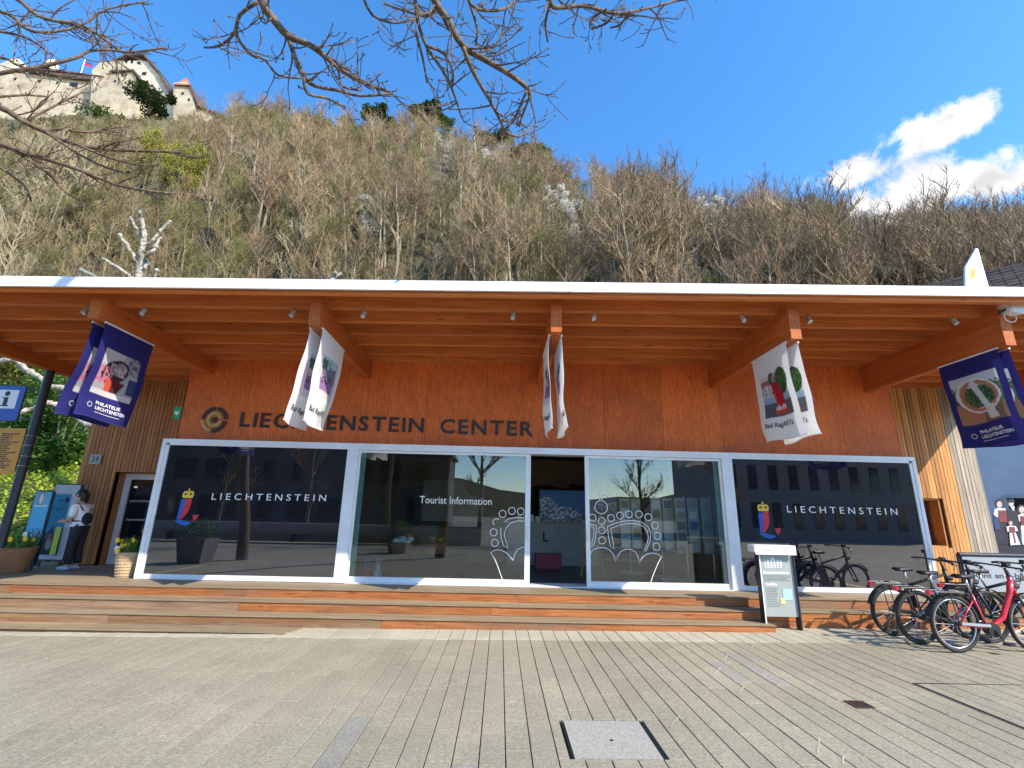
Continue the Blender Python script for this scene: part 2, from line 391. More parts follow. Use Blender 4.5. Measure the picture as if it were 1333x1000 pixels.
M['gold'] = pm('brass logo ring', (.42, .25, .07), (.52, .33, .11), scale=5, rough=.4, metal=.4)
M['film'] = pm('dark window film', (.010, .0105, .017), (.014, .0145, .022), scale=.9, rough=.0, spec=.5, bump=.025, detail=1, stain=.3, stain_scale=1.5)
M['film'].node_tree.nodes['Principled BSDF'].inputs['IOR'].default_value = 2.5
M['glass'] = glass_mat('clear glass')
M['glass_edge'] = pm('green glass edge', (.20, .34, .29), (.25, .40, .34), scale=4, rough=.3)
M['decal'] = pm('white window lettering', (.80, .80, .80), (.84, .84, .84), rough=.5)
M['black'] = pm('matt black', (.012, .012, .014), (.022, .022, .024), scale=12, rough=.5, vary=.1)
M['rubber'] = pm('tyre rubber', (.014, .014, .015), (.03, .03, .031), scale=30, rough=.75)
M['chrome'] = pm('bright metal', (.55, .56, .58), (.66, .67, .69), scale=9, rough=.25, metal=.95)
M['white'] = pm('white paint', (.70, .70, .69), (.78, .78, .77), scale=4, rough=.5)
M['red'] = pm('red bicycle paint', (.50, .012, .03), (.58, .02, .04), scale=3, rough=.25, coat=.6)
M['grey'] = pm('grey board', (.33, .35, .37), (.39, .41, .43), scale=3, rough=.5)
M['blue'] = pm('sign blue', (.008, .07, .36), (.012, .085, .40), scale=3, rough=.4)
M['orange'] = pm('sign orange', (.56, .24, .02), (.62, .28, .03), scale=4, rough=.5)
M['yellow'] = pm('yellow print', (.74, .50, .03), (.80, .56, .05), scale=6, rough=.5)
M['green'] = pm('sign green', (.01, .30, .10), (.015, .34, .12), scale=4, rough=.45)
M['wicker'] = pm('pale wicker', (.30, .20, .10), (.62, .47, .28), scale=34, rough=.7, bump=.5, stretch=(1, 1, 1.6))
M['wicker_dark'] = pm('brown wicker', (.16, .07, .03), (.34, .17, .075), scale=34, rough=.7, bump=.5, stretch=(1, 1, 1.6))
M['leaf'] = leaf_mat('shrub leaf', (.055, .13, .02), (.11, .22, .035))
M['leaf_dark'] = leaf_mat('dark evergreen leaf', (.022, .042, .012), (.06, .095, .025))
M['leaf_ivy'] = leaf_mat('ivy and bramble leaf', (.055, .085, .02), (.12, .155, .04))
M['leaf_lime'] = leaf_mat('fresh lime leaf', (0.297, 0.416, 0.030), (0.486, 0.598, 0.060))
M['leaf_bud'] = leaf_mat('olive bud', (.13, .15, .035), (.22, .23, .06))
M['leaf_yellow'] = leaf_mat('yellow spring leaf', (0.302, 0.281, 0.036), (0.403, 0.390, 0.072))
M['blossom'] = leaf_mat('pale blossom', (.50, .48, .42), (.66, .64, .58))
M['bark_near'] = pm('brown bark', (.05, .031, .02), (.23, .155, .095), scale=17, stretch=(1, 1, 1), rough=.85, bump=.5, c3=(.12, .078, .048))
M['bark_hill'] = pm('hillside bark', (.14, .108, .068), (.30, .245, .165), scale=.7, rough=.9, vary=.3, c3=(.215, .17, .11), huevar=.015)
M['bark_pale'] = pm('pale ashen bark', (0.225, 0.185, 0.108), (0.354, 0.303, 0.191), scale=.8, rough=.9, vary=.16)
M['bark_plane'] = pm('patchy plane bark', (.06, .05, .035), (.50, .47, .40), scale=9, rough=.9, bump=1.0, c3=(.30, .275, .22), detail=7)
M['twig_dark'] = pm('brown beech twigs', (0.173, 0.122, 0.069), (0.330, 0.236, 0.133), scale=.5, rough=.9, vary=.3, huevar=.015)
M['bark_beech'] = pm('grey beech bark', (0.169, 0.144, 0.103), (0.390, 0.331, 0.236), scale=.7, rough=.9, vary=.25, c3=(0.273, 0.231, 0.161))
M['twig'] = pm('hillside twigs', (0.155, 0.113, 0.052), (0.278, 0.211, 0.105), scale=.5, rough=.9, vary=.3, huevar=.02)
M['rock'] = pm('limestone cliff', (.035, .034, .028), (.30, .285, .245), scale=.55, stretch=(1, 1, 2.2), rough=.95, bump=1.0, c3=(.16, .15, .125), dist=1.6, detail=12)
M['castle'] = pm('castle render', (0.360, 0.300, 0.207), (0.551, 0.470, 0.343), scale=.22, rough=.9, c3=(0.466, 0.395, 0.277), detail=9, stain=.35, stain_scale=.5)
M['castle_white'] = pm('whitewashed castle wall', (0.530, 0.479, 0.377), (0.636, 0.581, 0.469), scale=.3, rough=.9, stain=.25, stain_scale=.4)
M['castle_roof'] = pm('dark castle roof', (.07, .05, .045), (.12, .085, .07), scale=1, rough=.9)
M['tile_red'] = pm('red tower roof', (.30, .095, .06), (.42, .14, .085), scale=1.5, rough=.85)
M['house_wall'] = pm('grey rendered house wall', (.40, .42, .46), (.48, .50, .54), scale=1.2, rough=.9)
M['house_tile'] = pm('dark roof tile', (0.032, 0.020, 0.017), (0.070, 0.048, 0.038), scale=4, rough=.85, vary=.35)
M['skin'] = pm('skin', (.48, .29, .21), (.55, .34, .25), scale=6, rough=.55)
M['hair'] = pm('dark hair', (.010, .008, .007), (.022, .017, .014), scale=40, stretch=(1, 1, .3), rough=.45)
M['cloth_white'] = pm('white cotton', (0.739, 0.739, 0.748), (0.851, 0.851, 0.858), scale=14, rough=.85, bump=.3)
M['cloth_black'] = pm('black cotton', (.011, .011, .014), (.02, .02, .024), scale=16, rough=.85, bump=.3)
M['shoe'] = pm('blue grey sneaker', (.22, .27, .36), (.55, .58, .63), scale=22, rough=.6)
M['print'] = attr_mat('printed surface')
M['cloth_print'] = attr_mat('printed banner cloth', rough=.75, trans=.22)
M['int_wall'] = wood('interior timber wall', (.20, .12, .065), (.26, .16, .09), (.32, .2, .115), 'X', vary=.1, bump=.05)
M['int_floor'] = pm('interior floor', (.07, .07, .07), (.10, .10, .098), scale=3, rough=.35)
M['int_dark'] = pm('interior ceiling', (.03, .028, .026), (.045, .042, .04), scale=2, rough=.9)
M['counter'] = pm('pale counter', (.38, .36, .32), (.46, .44, .40), scale=2, rough=.6)
M['pink'] = pm('red crate', (.35, .02, .05), (.42, .03, .07), scale=3, rough=.5)
M['acrylic'] = pm('pale rack acrylic', (.42, .48, .47), (.52, .57, .56), scale=3, rough=.25)
M['iron'] = pm('rusty cast iron', (.035, .018, .016), (.085, .04, .035), scale=25, rough=.8, bump=.4)
M['cover'] = pm('granite cover plate', (.23, .218, .192), (.41, .39, .345), scale=55, rough=.85, bump=.2, c3=(.315, .30, .265), detail=9)
M['concrete'] = pm('pale concrete', (.30, .30, .29), (.42, .415, .40), scale=3, rough=.9, bump=.15)
M['opp_wall'] = pm('grey office wall', (0.090, 0.090, 0.092), (0.117, 0.117, 0.119), scale=.6, rough=.85)
M['opp_white'] = pm('white office wall', (0.270, 0.270, 0.273), (0.306, 0.306, 0.310), scale=.6, rough=.85)
M['opp_glass'] = pm('dark office window', (.02, .025, .03), (.03, .035, .04), scale=.6, rough=.08)
M['planter'] = pm('grey planter', (.10, .10, .105), (.15, .15, .155), scale=3, rough=.6)
M['lens'] = pm('frosted lamp lens', (.62, .62, .6), (.7, .7, .68), scale=6, rough=.3)
M['olive'] = pm('grassy hillside', (0.033, 0.037, 0.012), (0.110, 0.093, 0.047), scale=.35, rough=.95, c3=(0.066, 0.060, 0.028), detail=12, bump=.6)
M['log'] = pm('split firewood', (.25, .16, .085), (.50, .36, .22), scale=8, rough=.85, vary=.3)

# ------------------------------------------------------------------ text
_tc = {}
def text_polys(s, extrude=0.0, spacing=1.0, shear=0.0, bold=0.0):
    """vertices and faces of a word in the default font, unit size"""
    key = (s, extrude, spacing, shear, bold)
    if key in _tc: return _tc[key]
    cu = bpy.data.curves.new('t', 'FONT'); cu.body = s; cu.size = 1; cu.extrude = extrude; cu.space_character = spacing
    cu.shear = shear; cu.offset = bold; cu.resolution_u = 3
    ob = bpy.data.objects.new('t', cu); COL.objects.link(ob)
    dg = bpy.context.evaluated_depsgraph_get()
    me = bpy.data.meshes.new_from_object(ob.evaluated_get(dg))
    v = [tuple(x.co) for x in me.vertices]; f = [tuple(p.vertices) for p in me.polygons]
    bpy.data.objects.remove(ob); bpy.data.curves.remove(cu); bpy.data.meshes.remove(me)
    _tc[key] = (v, f); return v, f
def text_mb(s, o, xd, yd, height, width=None, t=0.004, spacing=1.0, shear=0.0, bold=0.0, mb=None, center=False):
    """word whose capitals are `height` tall, from o along xd; optionally fitted to a width"""
    v, f = text_polys(s, 0.5, spacing, shear, bold)
    mb = mb or MB()
    if not v: return mb
    xs = [p[0] for p in v]; x0, x1 = min(xs), max(xs)
    cap = 0.70
    sy = height/cap; sx = sy if width is None else width/(x1-x0)
    o, xd, yd = Vector(o), Vector(xd).normalized(), Vector(yd).normalized(); nd = xd.cross(yd)
    if center: o = o - xd*((x1-x0)*sx/2)
    mb.add([o+xd*((p[0]-x0)*sx)+yd*(p[1]*sy)+nd*((p[2]+.5)*t) for p in v], f)
    return mb

# ------------------------------------------------------------------ ground
R = random.Random(7)
GS = 0.008
def gz(x): return GS*max(-11.5, min(11.5, x))
PX0, PX1, PY0, PY1 = -9.2, 9.2, 2.4, 8.2
def build_ground():
    xs = [-400, -60, -11.5, PX0, 0, PX1, 11.5, 60, 400]; ys = [-400, -60, -8, PY0, PY1, 12, 40, 400]
    mb = MB(); V = {}
    for i in range(len(xs)-1):
        for j in range(len(ys)-1):
            inner = PX0 <= xs[i] < PX1 and PY0 <= ys[j] < PY1
            mb.mi = 1 if inner else 0; dz = -.035 if inner else -.004
            q = [(xs[a], ys[b], gz(xs[a])+dz) for a, b in ((i, j), (i+1, j), (i+1, j+1), (i, j+1))]
            mb.add(q, [(0, 1, 2, 3)])
    g = mb.build('plaza_ground', [M['plaza'], M['joint']]); tag(g, kind='structure')
    # pavers: columns 0.183 m wide with open joints, lengths uneven
    cw = .1826; x0 = onZ(654.3, 820.3, 0).x; k0 = int((PX0-x0)/cw)
    holes = [(0.53, 1.22, 3.868, 4.532), (3.225, 3.405, 4.815, 4.995)]
    slabs = []
    k = k0
    while x0+(k+1)*cw < PX1:
        xa, xb = x0+k*cw, x0+(k+1)*cw
        y = PY0 - R.random()*.4; brk = 7.12+R.uniform(-.02, .02)
        while y < PY1:
            l = R.choice((.5, .7, .9, 1.1, 1.3, 1.5)); y2 = min(y+l, PY1)
            if y < brk < y2: y2 = brk
            elif brk < y2+.12 and y2 < brk: y2 = brk
            segs = [(xa, xb, max(y, PY0), y2)]
            for (hx0, hx1, hy0, hy1) in holes:
                ns = []
                for (p, q, a, b) in segs:
                    if b <= hy0 or a >= hy1 or q <= hx0 or p >= hx1: ns.append((p, q, a, b)); continue
                    if a < hy0: ns.append((p, q, a, hy0))
                    if b > hy1: ns.append((p, q, hy1, b))
                    lo, hi = max(a, hy0), min(b, hy1)
                    if p < hx0-.02: ns.append((p, hx0, lo, hi))
                    if q > hx1+.02: ns.append((hx1, q, lo, hi))
                segs = ns
            for (p, q, a, b) in segs:
                if b-a > .02: slabs.append((p, q, a, b, y >= brk-.03))
            y = y2
        k += 1
    def size(s):
        p = proj(((s[0]+s[1])/2, (s[2]+s[3])/2, 0))
        vis = p[2] > .5 and -60 < p[0] < 1393 and 780 < p[1] < 1060
        return ((s[1]-s[0])*(s[3]-s[2])/(p[2]**3) if vis else 0)
    slabs.sort(key=size, reverse=True)
    def slab_mb(s, mb):
        xa, xb, a, b, _ = s; g2 = .0036; z = gz((xa+xb)/2)+R.uniform(-.0022, .0022); t = GS*(xb-xa)/2; c = .003
        lo = [(xa+g2, a+.003, z-.034-t), (xb-g2, a+.003, z-.034+t), (xb-g2, b-.003, z-.034+t), (xa+g2, b-.003, z-.034-t)]
        mi = [(x, y, z2+.031) for (x, y, z2) in lo]
        hi = [(xa+g2+c, a+.003+c, z-t), (xb-g2-c, a+.003+c, z+t), (xb-g2-c, b-.003-c, z+t), (xa+g2+c, b-.003-c, z-t)]
        f = [(0,1,5,4),(1,2,6,5),(2,3,7,6),(3,0,4,7),(4,5,9,8),(5,6,10,9),(6,7,11,10),(7,4,8,11),(8,9,10,11)]
        return mb.add(lo+mi+hi, f)
    for i, s in enumerate(slabs[:300]):
        m = M['paver_light'] if s[4] else (M['paver_blue'] if R.random() < .02 else M['paver'])
        slab_mb(s, MB()).build('paver', m, g)
    # the rest in one part, four tones
    mb = MB(); tones = [M['paver'], M['paver_light'], M['paver_b'], M['paver_c']]
    for s in slabs[300:]:
        mb.mi = 1 if s[4] else R.choice((0, 0, 2, 3)); slab_mb(s, mb)
    tag(mb.build('pavers', tones, g), kind='stuff')
    # pale scuffs and chalk marks on the stones
    for q in (((577, 895), (590, 891), (606, 887)), ((660, 917), (670, 912), (681, 906)), ((873, 950), (878, 941), (886, 935)), ((930, 881), (935, 876), (938, 872)), ((944, 862), (947, 856)), ((963, 905), (967, 899), (969, 896)), ((978, 848), (981, 842)), ((1065, 985), (1067, 975), (1067, 964)), ((1098, 1000), (1099, 988)), ((165, 905), (150, 912), (120, 922)), ((330, 905), (352, 897))):
        p = [onZ(u, v, 0) for (u, v) in q]; MB().ribbon([(w.x, w.y) for w in p], .012, (0, 0, gz(p[0].x)+.004), (1, 0, 0), (0, 1, 0), .0006).build('scuff_mark', M['paver_light'], g)
    # stone cover plate, drain grate, drainage slot
    x0, x1, y0, y1 = .553, 1.197, 3.873, 4.527
    c = empty('manhole_cover', (x0, y0, 0), 'square grey granite manhole cover set in the paving', 'manhole')
    MB().box(x0+.012, x1-.012, y0+.008, y1-.008, -.03, .004).build('cover_plate', M['cover'], c)
    for a in ((x0-.006, x0+.001, y0, y1), (x1-.001, x1+.006, y0, y1)): MB().box(*a, -.034, .002).build('steel_edge', M['alu_dark'], c)
    MB().lathe([(.012, 0), (.014, .003)], (.885, 4.16, .0045), 10).build('lifting_hole', M['black'], c)
    x0, x1, y0, y1 = 3.228, 3.402, 4.818, 4.992
    d = empty('drain_grate', (x0, y0, 0), 'small rusty square drain grate between the pavers', 'drain')
    f = MB(); z = .03
    f.box(x0, x1, y0, y0+.014, z-.03, z); f.box(x0, x1, y1-.014, y1, z-.03, z); f.box(x0, x0+.014, y0+.014, y1-.014, z-.03, z); f.box(x1-.014, x1, y0+.014, y1-.014, z-.03, z)
    f.build('grate_frame', M['iron'], d)
    for i in range(6):
        xa = x0+.02+i*.0235; MB().box(xa, xa+.013, y0+.014, y1-.014, z-.022, z-.002).build('grate_bar', M['iron'], d)
    s = MB(); p = [onZ(1190, 890, .04), onZ(1333, 889, .04)]
    z = gz(4.9)+.0035
    s.box(4.3, 6.2, 5.47, 5.482, z-.01, z); s.box(4.30, 4.318, 3.2, 5.47, z-.012, z+.0)
    tag(s.build('drainage_slot', M['alu_dark']), 'thin dark drainage slot with a corner in the right paving', 'drain')
M['paver_b'] = pm('warm granite paver', (0.224, 0.198, 0.137), (0.409, 0.364, 0.263), scale=46, rough=.85, bump=.25, c3=(0.310, 0.275, 0.197), detail=9, stain=.2, stain_scale=.55)
M['paver_c'] = pm('dull granite paver', (0.212, 0.188, 0.131), (0.386, 0.345, 0.250), scale=46, rough=.85, bump=.25, c3=(0.293, 0.260, 0.187), detail=9, stain=.2, stain_scale=.55)
build_ground()

# ------------------------------------------------------------------ timber steps and deck
DZ = .404; FY = 9.1
LEV = [(7.69, .128), (8.03, .267), (8.375, DZ)]
def boards(y0, y1, z0, z1, xa, xb, name, parent, pick, off, lens=(3.2, 4.6), r=R):
    x = xa - off
    while x < xb-.05:
        l = r.uniform(*lens); a, b = max(x, xa), min(x+l, xb)
        if b-a > .05:
            dz = r.uniform(-.003, .003); dy = r.uniform(-.003, .003)
            MB().box(a+.002, b-.002, y0+dy, y1+dy, z0+dz, z1+dz).build(name, pick((a+b)/2), parent)
        x += l
def build_steps():
    st = empty('timber_steps', (-1, 8, 0), 'wide weathered timber steps and deck along the glass front', 'steps')
    XL, XR = -11.0, 9.4
    def pr(lv):
        def f(x):
            t = x + R.uniform(-1.3, 1.3)
            lim = {0: -2.6, 1: -5.4, 2: -7.4}[lv]
            return M['riser_old'] if t < lim else M['riser']
        return f
    tm = lambda x: M['tread']
    ends = [4.12, XR, XR]
    for i, (y, z) in enumerate(LEV):
        zb = gz(-5)-.02 if i == 0 else LEV[i-1][1]
        boards(y, y+.03, zb+.001, z-.0135, XL, ends[i], 'riser_board', st, pr(i), R.random()*2)
        yb = LEV[i+1][0] if i < 2 else FY-.012
        n = 3 if i < 2 else 5; w = (yb+.0-(y-.016))/n
        for k in range(n):
            boards(y-.016+k*w, y-.016+(k+1)*w-.006, z-.0125, z, XL, ends[i] if i else ends[0]+.01, 'tread_board', st, tm, R.random()*3)
    # lower boards of the plinth right of the bottom step, where the first step stops
    boards(8.031, 8.06, .03, .127, 4.13, XR, 'riser_board', st, lambda x: M['riser'], 1.1)
    MB().box(4.085, 4.115, 7.722, 8.027, .0, .112).build('end_board', M['riser_old'], st)
    # extra low step on the left
    xe = -2.76
    boards(7.33, 7.36, -.11, -.016, XL, xe-.12, 'riser_board', st, lambda x: M['riser_old'], .7)
    for k in range(3):
        boards(7.30+k*.128, 7.30+k*.128+.122, -.014, .001, XL, xe-.14+k*.05, 'tread_board', st, tm, R.random()*3)
    MB().prism([(0, 0), (.13, .36), (.10, .36), (-.03, 0)], (xe-.12, 7.32, -.034), (1, 0, 0), (0, 1, 0), .033).build('end_board', M['tread'], st)
    core = MB(); core.box(XL, 4.08, 7.725, 8.02, -.12, .108); core.box(XL, XR-.02, 8.065, 8.37, -.12, .248); core.box(XL, XR-.02, 8.41, FY-.02, -.12, DZ-.04)
    core.box(XL, -6.4, FY-.02, 11.6, -.12, DZ-.04); core.box(8.0, XR-.02, FY-.02, 10.9, -.12, DZ-.04); core.box(XL, xe-.15, 7.365, 7.68, -.2, -.018)
    core.build('carcass', M['black'], st)
    for k in range(17):       # deck in the left recess
        y = FY-.01+k*.142
        boards(y, y+.134, DZ-.014, DZ, XL, -6.37, 'tread_board', st, tm, R.random()*3)
    for k in range(13):
        y = FY-.01+k*.142
        boards(y, y+.134, DZ-.014, DZ, 7.97, XR, 'tread_board', st, tm, R.random()*3)
build_steps()

# ------------------------------------------------------------------ visitor centre
def zs(x): return 4.62+.0192*(x-.05)      # underside of the joists: the canopy climbs slightly to the right
WY = 9.35
FX0, FX1, FZ0, FZ1 = -6.355, 7.955, .407, 2.866
RX0, RX1, RY0, RY1 = -9.35, 11.3, 6.2, 15.2
VC = empty('visitor_centre', (.7, 9.3, 0), 'long timber visitor centre with glass front and deep timber canopy', 'building')
def tilt_box(mb, x0, x1, y0, y1, a, b):
    """box whose bottom and top follow the canopy, a and b above its underside"""
    return mb.hexa([(x0, y0, zs(x0)+a), (x1, y0, zs(x1)+a), (x1, y1, zs(x1)+a), (x0, y1, zs(x0)+a),
                    (x0, y0, zs(x0)+b), (x1, y0, zs(x1)+b), (x1, y1, zs(x1)+b), (x0, y1, zs(x0)+b)])
def build_canopy():
    rf = tilt_box(MB(), RX0, RX1, RY0+.1, RY1, .196, .208).build('roof', M['roof'], VC)
    # soffit boards above the joists
    for k in range(24):
        y = 6.3+k*.21
        tilt_box(MB(), RX0+.02, RX1-.02, y, y+.205, .176, .194).build('soffit_board', M['soffit'], rf)
    ys = [6.24]+[6.71+.528*i for i in range(9)]
    for y in ys:
        jb = tilt_box(MB(), RX0+.03, RX1-.03, y, y+.082, 0 if y > 6.3 else .005, .175); jb.build('joist', M['joist'], rf)
    # white metal edge in segments
    cuts = [RX0]+[onY(p, 370, 6.2).x for p in (110, 425, 740, 1050, 1147)]+[RX1]
    cuts = [RX0, -8.4]+cuts[1:]
    for a, b in zip(cuts[:-1], cuts[1:]):
        zb_ = lambda x: 4.664+.0222*x
        zt_ = lambda x: 4.811+.0220*x
        a, b = a+.003, b-.003
        mb = MB().hexa([(a, 6.165, zb_(a)), (b, 6.165, zb_(b)), (b, 6.2, zb_(b)), (a, 6.2, zb_(a)), (a, 6.165, zt_(a)), (b, 6.165, zt_(b)), (b, 6.2, zt_(b)), (a, 6.2, zt_(a))])
        mb.hexa([(a, 6.2, zt_(a)-.012), (b, 6.2, zt_(b)-.012), (b, 6.36, zs(b)+.209), (a, 6.36, zs(a)+.209), (a, 6.2, zt_(a)), (b, 6.2, zt_(b)), (b, 6.36, zs(b)+.214), (a, 6.36, zs(a)+.214)])
        mb.build('fascia_panel', M['fascia'], rf)
    for x in (RX0-.03, RX1):
        tilt_box(MB(), x, x+.03, 6.21, RY1, .03, .2).build('fascia_panel', M['fascia'], rf)
    for x in (-9.05, 11.0):
        mb = MB(); mb.hexa([(x-.08, 6.49, 4.2), (x+.08, 6.49, 4.2), (x+.08, 11.3, 4.2), (x-.08, 11.3, 4.2), (x-.08, 6.49, zs(x)-.002), (x+.08, 6.49, zs(x)-.002), (x+.08, 11.3, zs(x)-.002), (x-.08, 11.3, zs(x)-.002)])
        mb.build('beam', M['beam'], rf)
    for x in BEAMS:
        mb = MB(); mb.hexa([(x-.078, 6.49, 4.2), (x+.078, 6.49, 4.2), (x+.078, WY-.002, 4.2), (x-.078, WY-.002, 4.2), (x-.078, 6.49, zs(x)-.002), (x+.078, 6.49, zs(x)-.002), (x+.078, WY-.002, zs(x)-.002), (x-.078, WY-.002, zs(x)-.002)])
        mb.build('beam', M['beam'], rf)
    c = MB(); c.lathe([(.075, DZ), (.075, 4.2)], (-9.05, 9.38, 0), 20); c.lathe([(.13, DZ), (.13, DZ+.015)], (-9.05, 9.38, 0), 20)
    c.build('column', M['alu_dark'], VC, smooth=False)
    c = MB(); c.lathe([(.075, DZ), (.075, 4.2)], (11.0, 9.38, 0), 20); c.build('column', M['alu_dark'], VC)
BEAMS = [-5.89, -2.76, .745, 4.27, 7.47]
build_canopy()

def build_walls():
    # stained panels over the glass front
    x0, x1 = -6.22, 7.9
    wall = MB().box(x0+.01, x1-.01, WY+.05, WY+.2, FZ1-.1, 4.5).build('wall', M['black'], VC)
    n = 12; w = (x1-x0)/n
    for i in range(n):
        a, b = x0+i*w, x0+(i+1)*w; g = .0025
        MB().hexa([(a+g, WY, FZ1-.05), (b-g, WY, FZ1-.05), (b-g, WY+.045, FZ1-.05), (a+g, WY+.045, FZ1-.05), (a+g, WY, zs(a)-.002), (b-g, WY, zs(b)-.002), (b-g, WY+.045, zs(b)-.002), (a+g, WY+.045, zs(a)-.002)]).build('panel', M['panel'], wall)
    # side walls of the projecting glass front
    for (x, nm) in ((x0-.04, 'wall'), (x1, 'wall')):
        MB().box(x, x+.04, WY, 11.0, FZ0, 4.46).build('side_wall', M['panel'], VC)
    # slatted walls in the recesses
    def slats(xa, xb, name, gaps, pick):
        back = MB()
        xs_ = sorted(set([xa, xb]+[g[0] for g in gaps]+[g[1] for g in gaps]))
        for a, b in zip(xs_[:-1], xs_[1:]):
            g = [q for q in gaps if q[0] <= a+1e-4 and q[1] >= b-1e-4]
            if not g: back.box(a, b, 11.045, 11.12, DZ, zs(a)-.01)
            else:
                if g[0][2] > DZ+.05: back.box(a, b, 11.045, 11.12, DZ, g[0][2])
                back.box(a, b, 11.045, 11.12, g[0][3], zs(a)-.01)
        wl = back.build(name, M['black'], VC)
        x = xa
        while x < xb-.02:
            w = .072; zt = zs(x)-.004
            segs = [(DZ+.02, zt)]
            for (ga, gb, g0, g1) in gaps:
                if x+w > ga and x < gb: segs = [(DZ+.02, g0), (g1, zt)] if g0 > DZ+.1 else [(g1, zt)]
            for (s0, s1) in segs:
                dy = R.uniform(-.004, .004)
                MB().box(x, x+w, 11.0+dy, 11.04, s0, s1).build('slat', pick(x), wl)
            x += w+.012
        return wl
    slats(-9.32, -6.27, 'slat_wall', [(-8.56, -7.0, DZ-.1, 2.36)], lambda x: M['slat'])
    wr = slats(7.98, 11.06, 'slat_wall', [(9.1, 10.04, 1.13, 2.2)], lambda x: M['slat_old'] if x > 10.42 else M['slat_lit'])  # right slats carry a sunlit tone in their colour, old ones are weathered
    MB().box(11.06, 11.1, 11.0, 15, 0, 4.75).build('side_wall', M['slat_old'], VC)
    MB().box(-9.36, -9.32, 11.0, 15, 0, 4.4).build('side_wall', M['slat'], VC)
    # niche with plywood reveals on the right
    nb = MB(); nb.box(9.1, 10.04, 11.36, 11.4, 1.13, 2.2); nb.box(10.0, 10.04, 11.045, 11.36, 1.13, 2.2); nb.box(9.1, 9.14, 11.045, 11.36, 1.13, 2.2)
    nb.box(9.14, 10.0, 11.045, 11.36, 1.13, 1.17); nb.box(9.14, 10.0, 11.045, 11.36, 2.16, 2.2)
    nb.build('niche', M['slat_lit'], VC)
    MB().box(9.2, 9.96, 11.3, 11.355, 1.2, 2.14).build('niche_window', M['film'], VC)
    # side entrance in the left recess
    rv = MB(); rv.box(-8.6, -8.56, 11.045, 11.4, DZ, 2.4); rv.box(-8.56, -7.0, 11.045, 11.4, 2.36, 2.4); rv.box(-7.04, -7.0, 11.045, 11.4, DZ, 2.36)
    rv.build('door_reveal', M['slat'], VC)
    d = empty('side_door', (-8.0, 11.3, DZ)); adopt(d, VC)
    fr = MB(); fr.box(-8.55, -8.42, 11.3, 11.38, DZ, 2.35); fr.box(-7.55, -7.46, 11.3, 11.38, DZ, 2.35); fr.box(-8.42, -7.55, 11.3, 11.38, 2.22, 2.35); fr.box(-8.42, -7.55, 11.3, 11.38, DZ, DZ+.14)
    fr.box(-7.46, -7.05, 11.3, 11.38, 2.27, 2.35)
    fr.build('door_frame', M['alu'], d)
    MB().box(-8.42, -7.55, 11.33, 11.345, DZ+.14, 2.22).build('pane', M['film'], d)
    MB().box(-7.46, -7.05, 11.33, 11.345, DZ, 2.27).build('pane', M['film'], d)
    MB().tube([(-7.62, 11.26, 1.2), (-7.62, 11.26, 1.7)], .014, 8).build('handle', M['chrome'], d)
    for z in (.62, 1.32, 2.1): MB().box(-8.5, -8.46, 11.28, 11.3, z, z+.1).build('hinge', M['white'], d)
    text_mb('LIECHTENSTEIN', (-8.36, 11.328, 1.72), (1, 0, 0), (0, 0, 1), .045, .66, t=.002, spacing=1.2).build('lettering', M['decal'], d)
    text_mb('Tourist Information', (-8.36, 11.328, 1.32), (1, 0, 0), (0, 0, 1), .045, .6, t=.002).build('lettering', M['decal'], d)
build_walls()

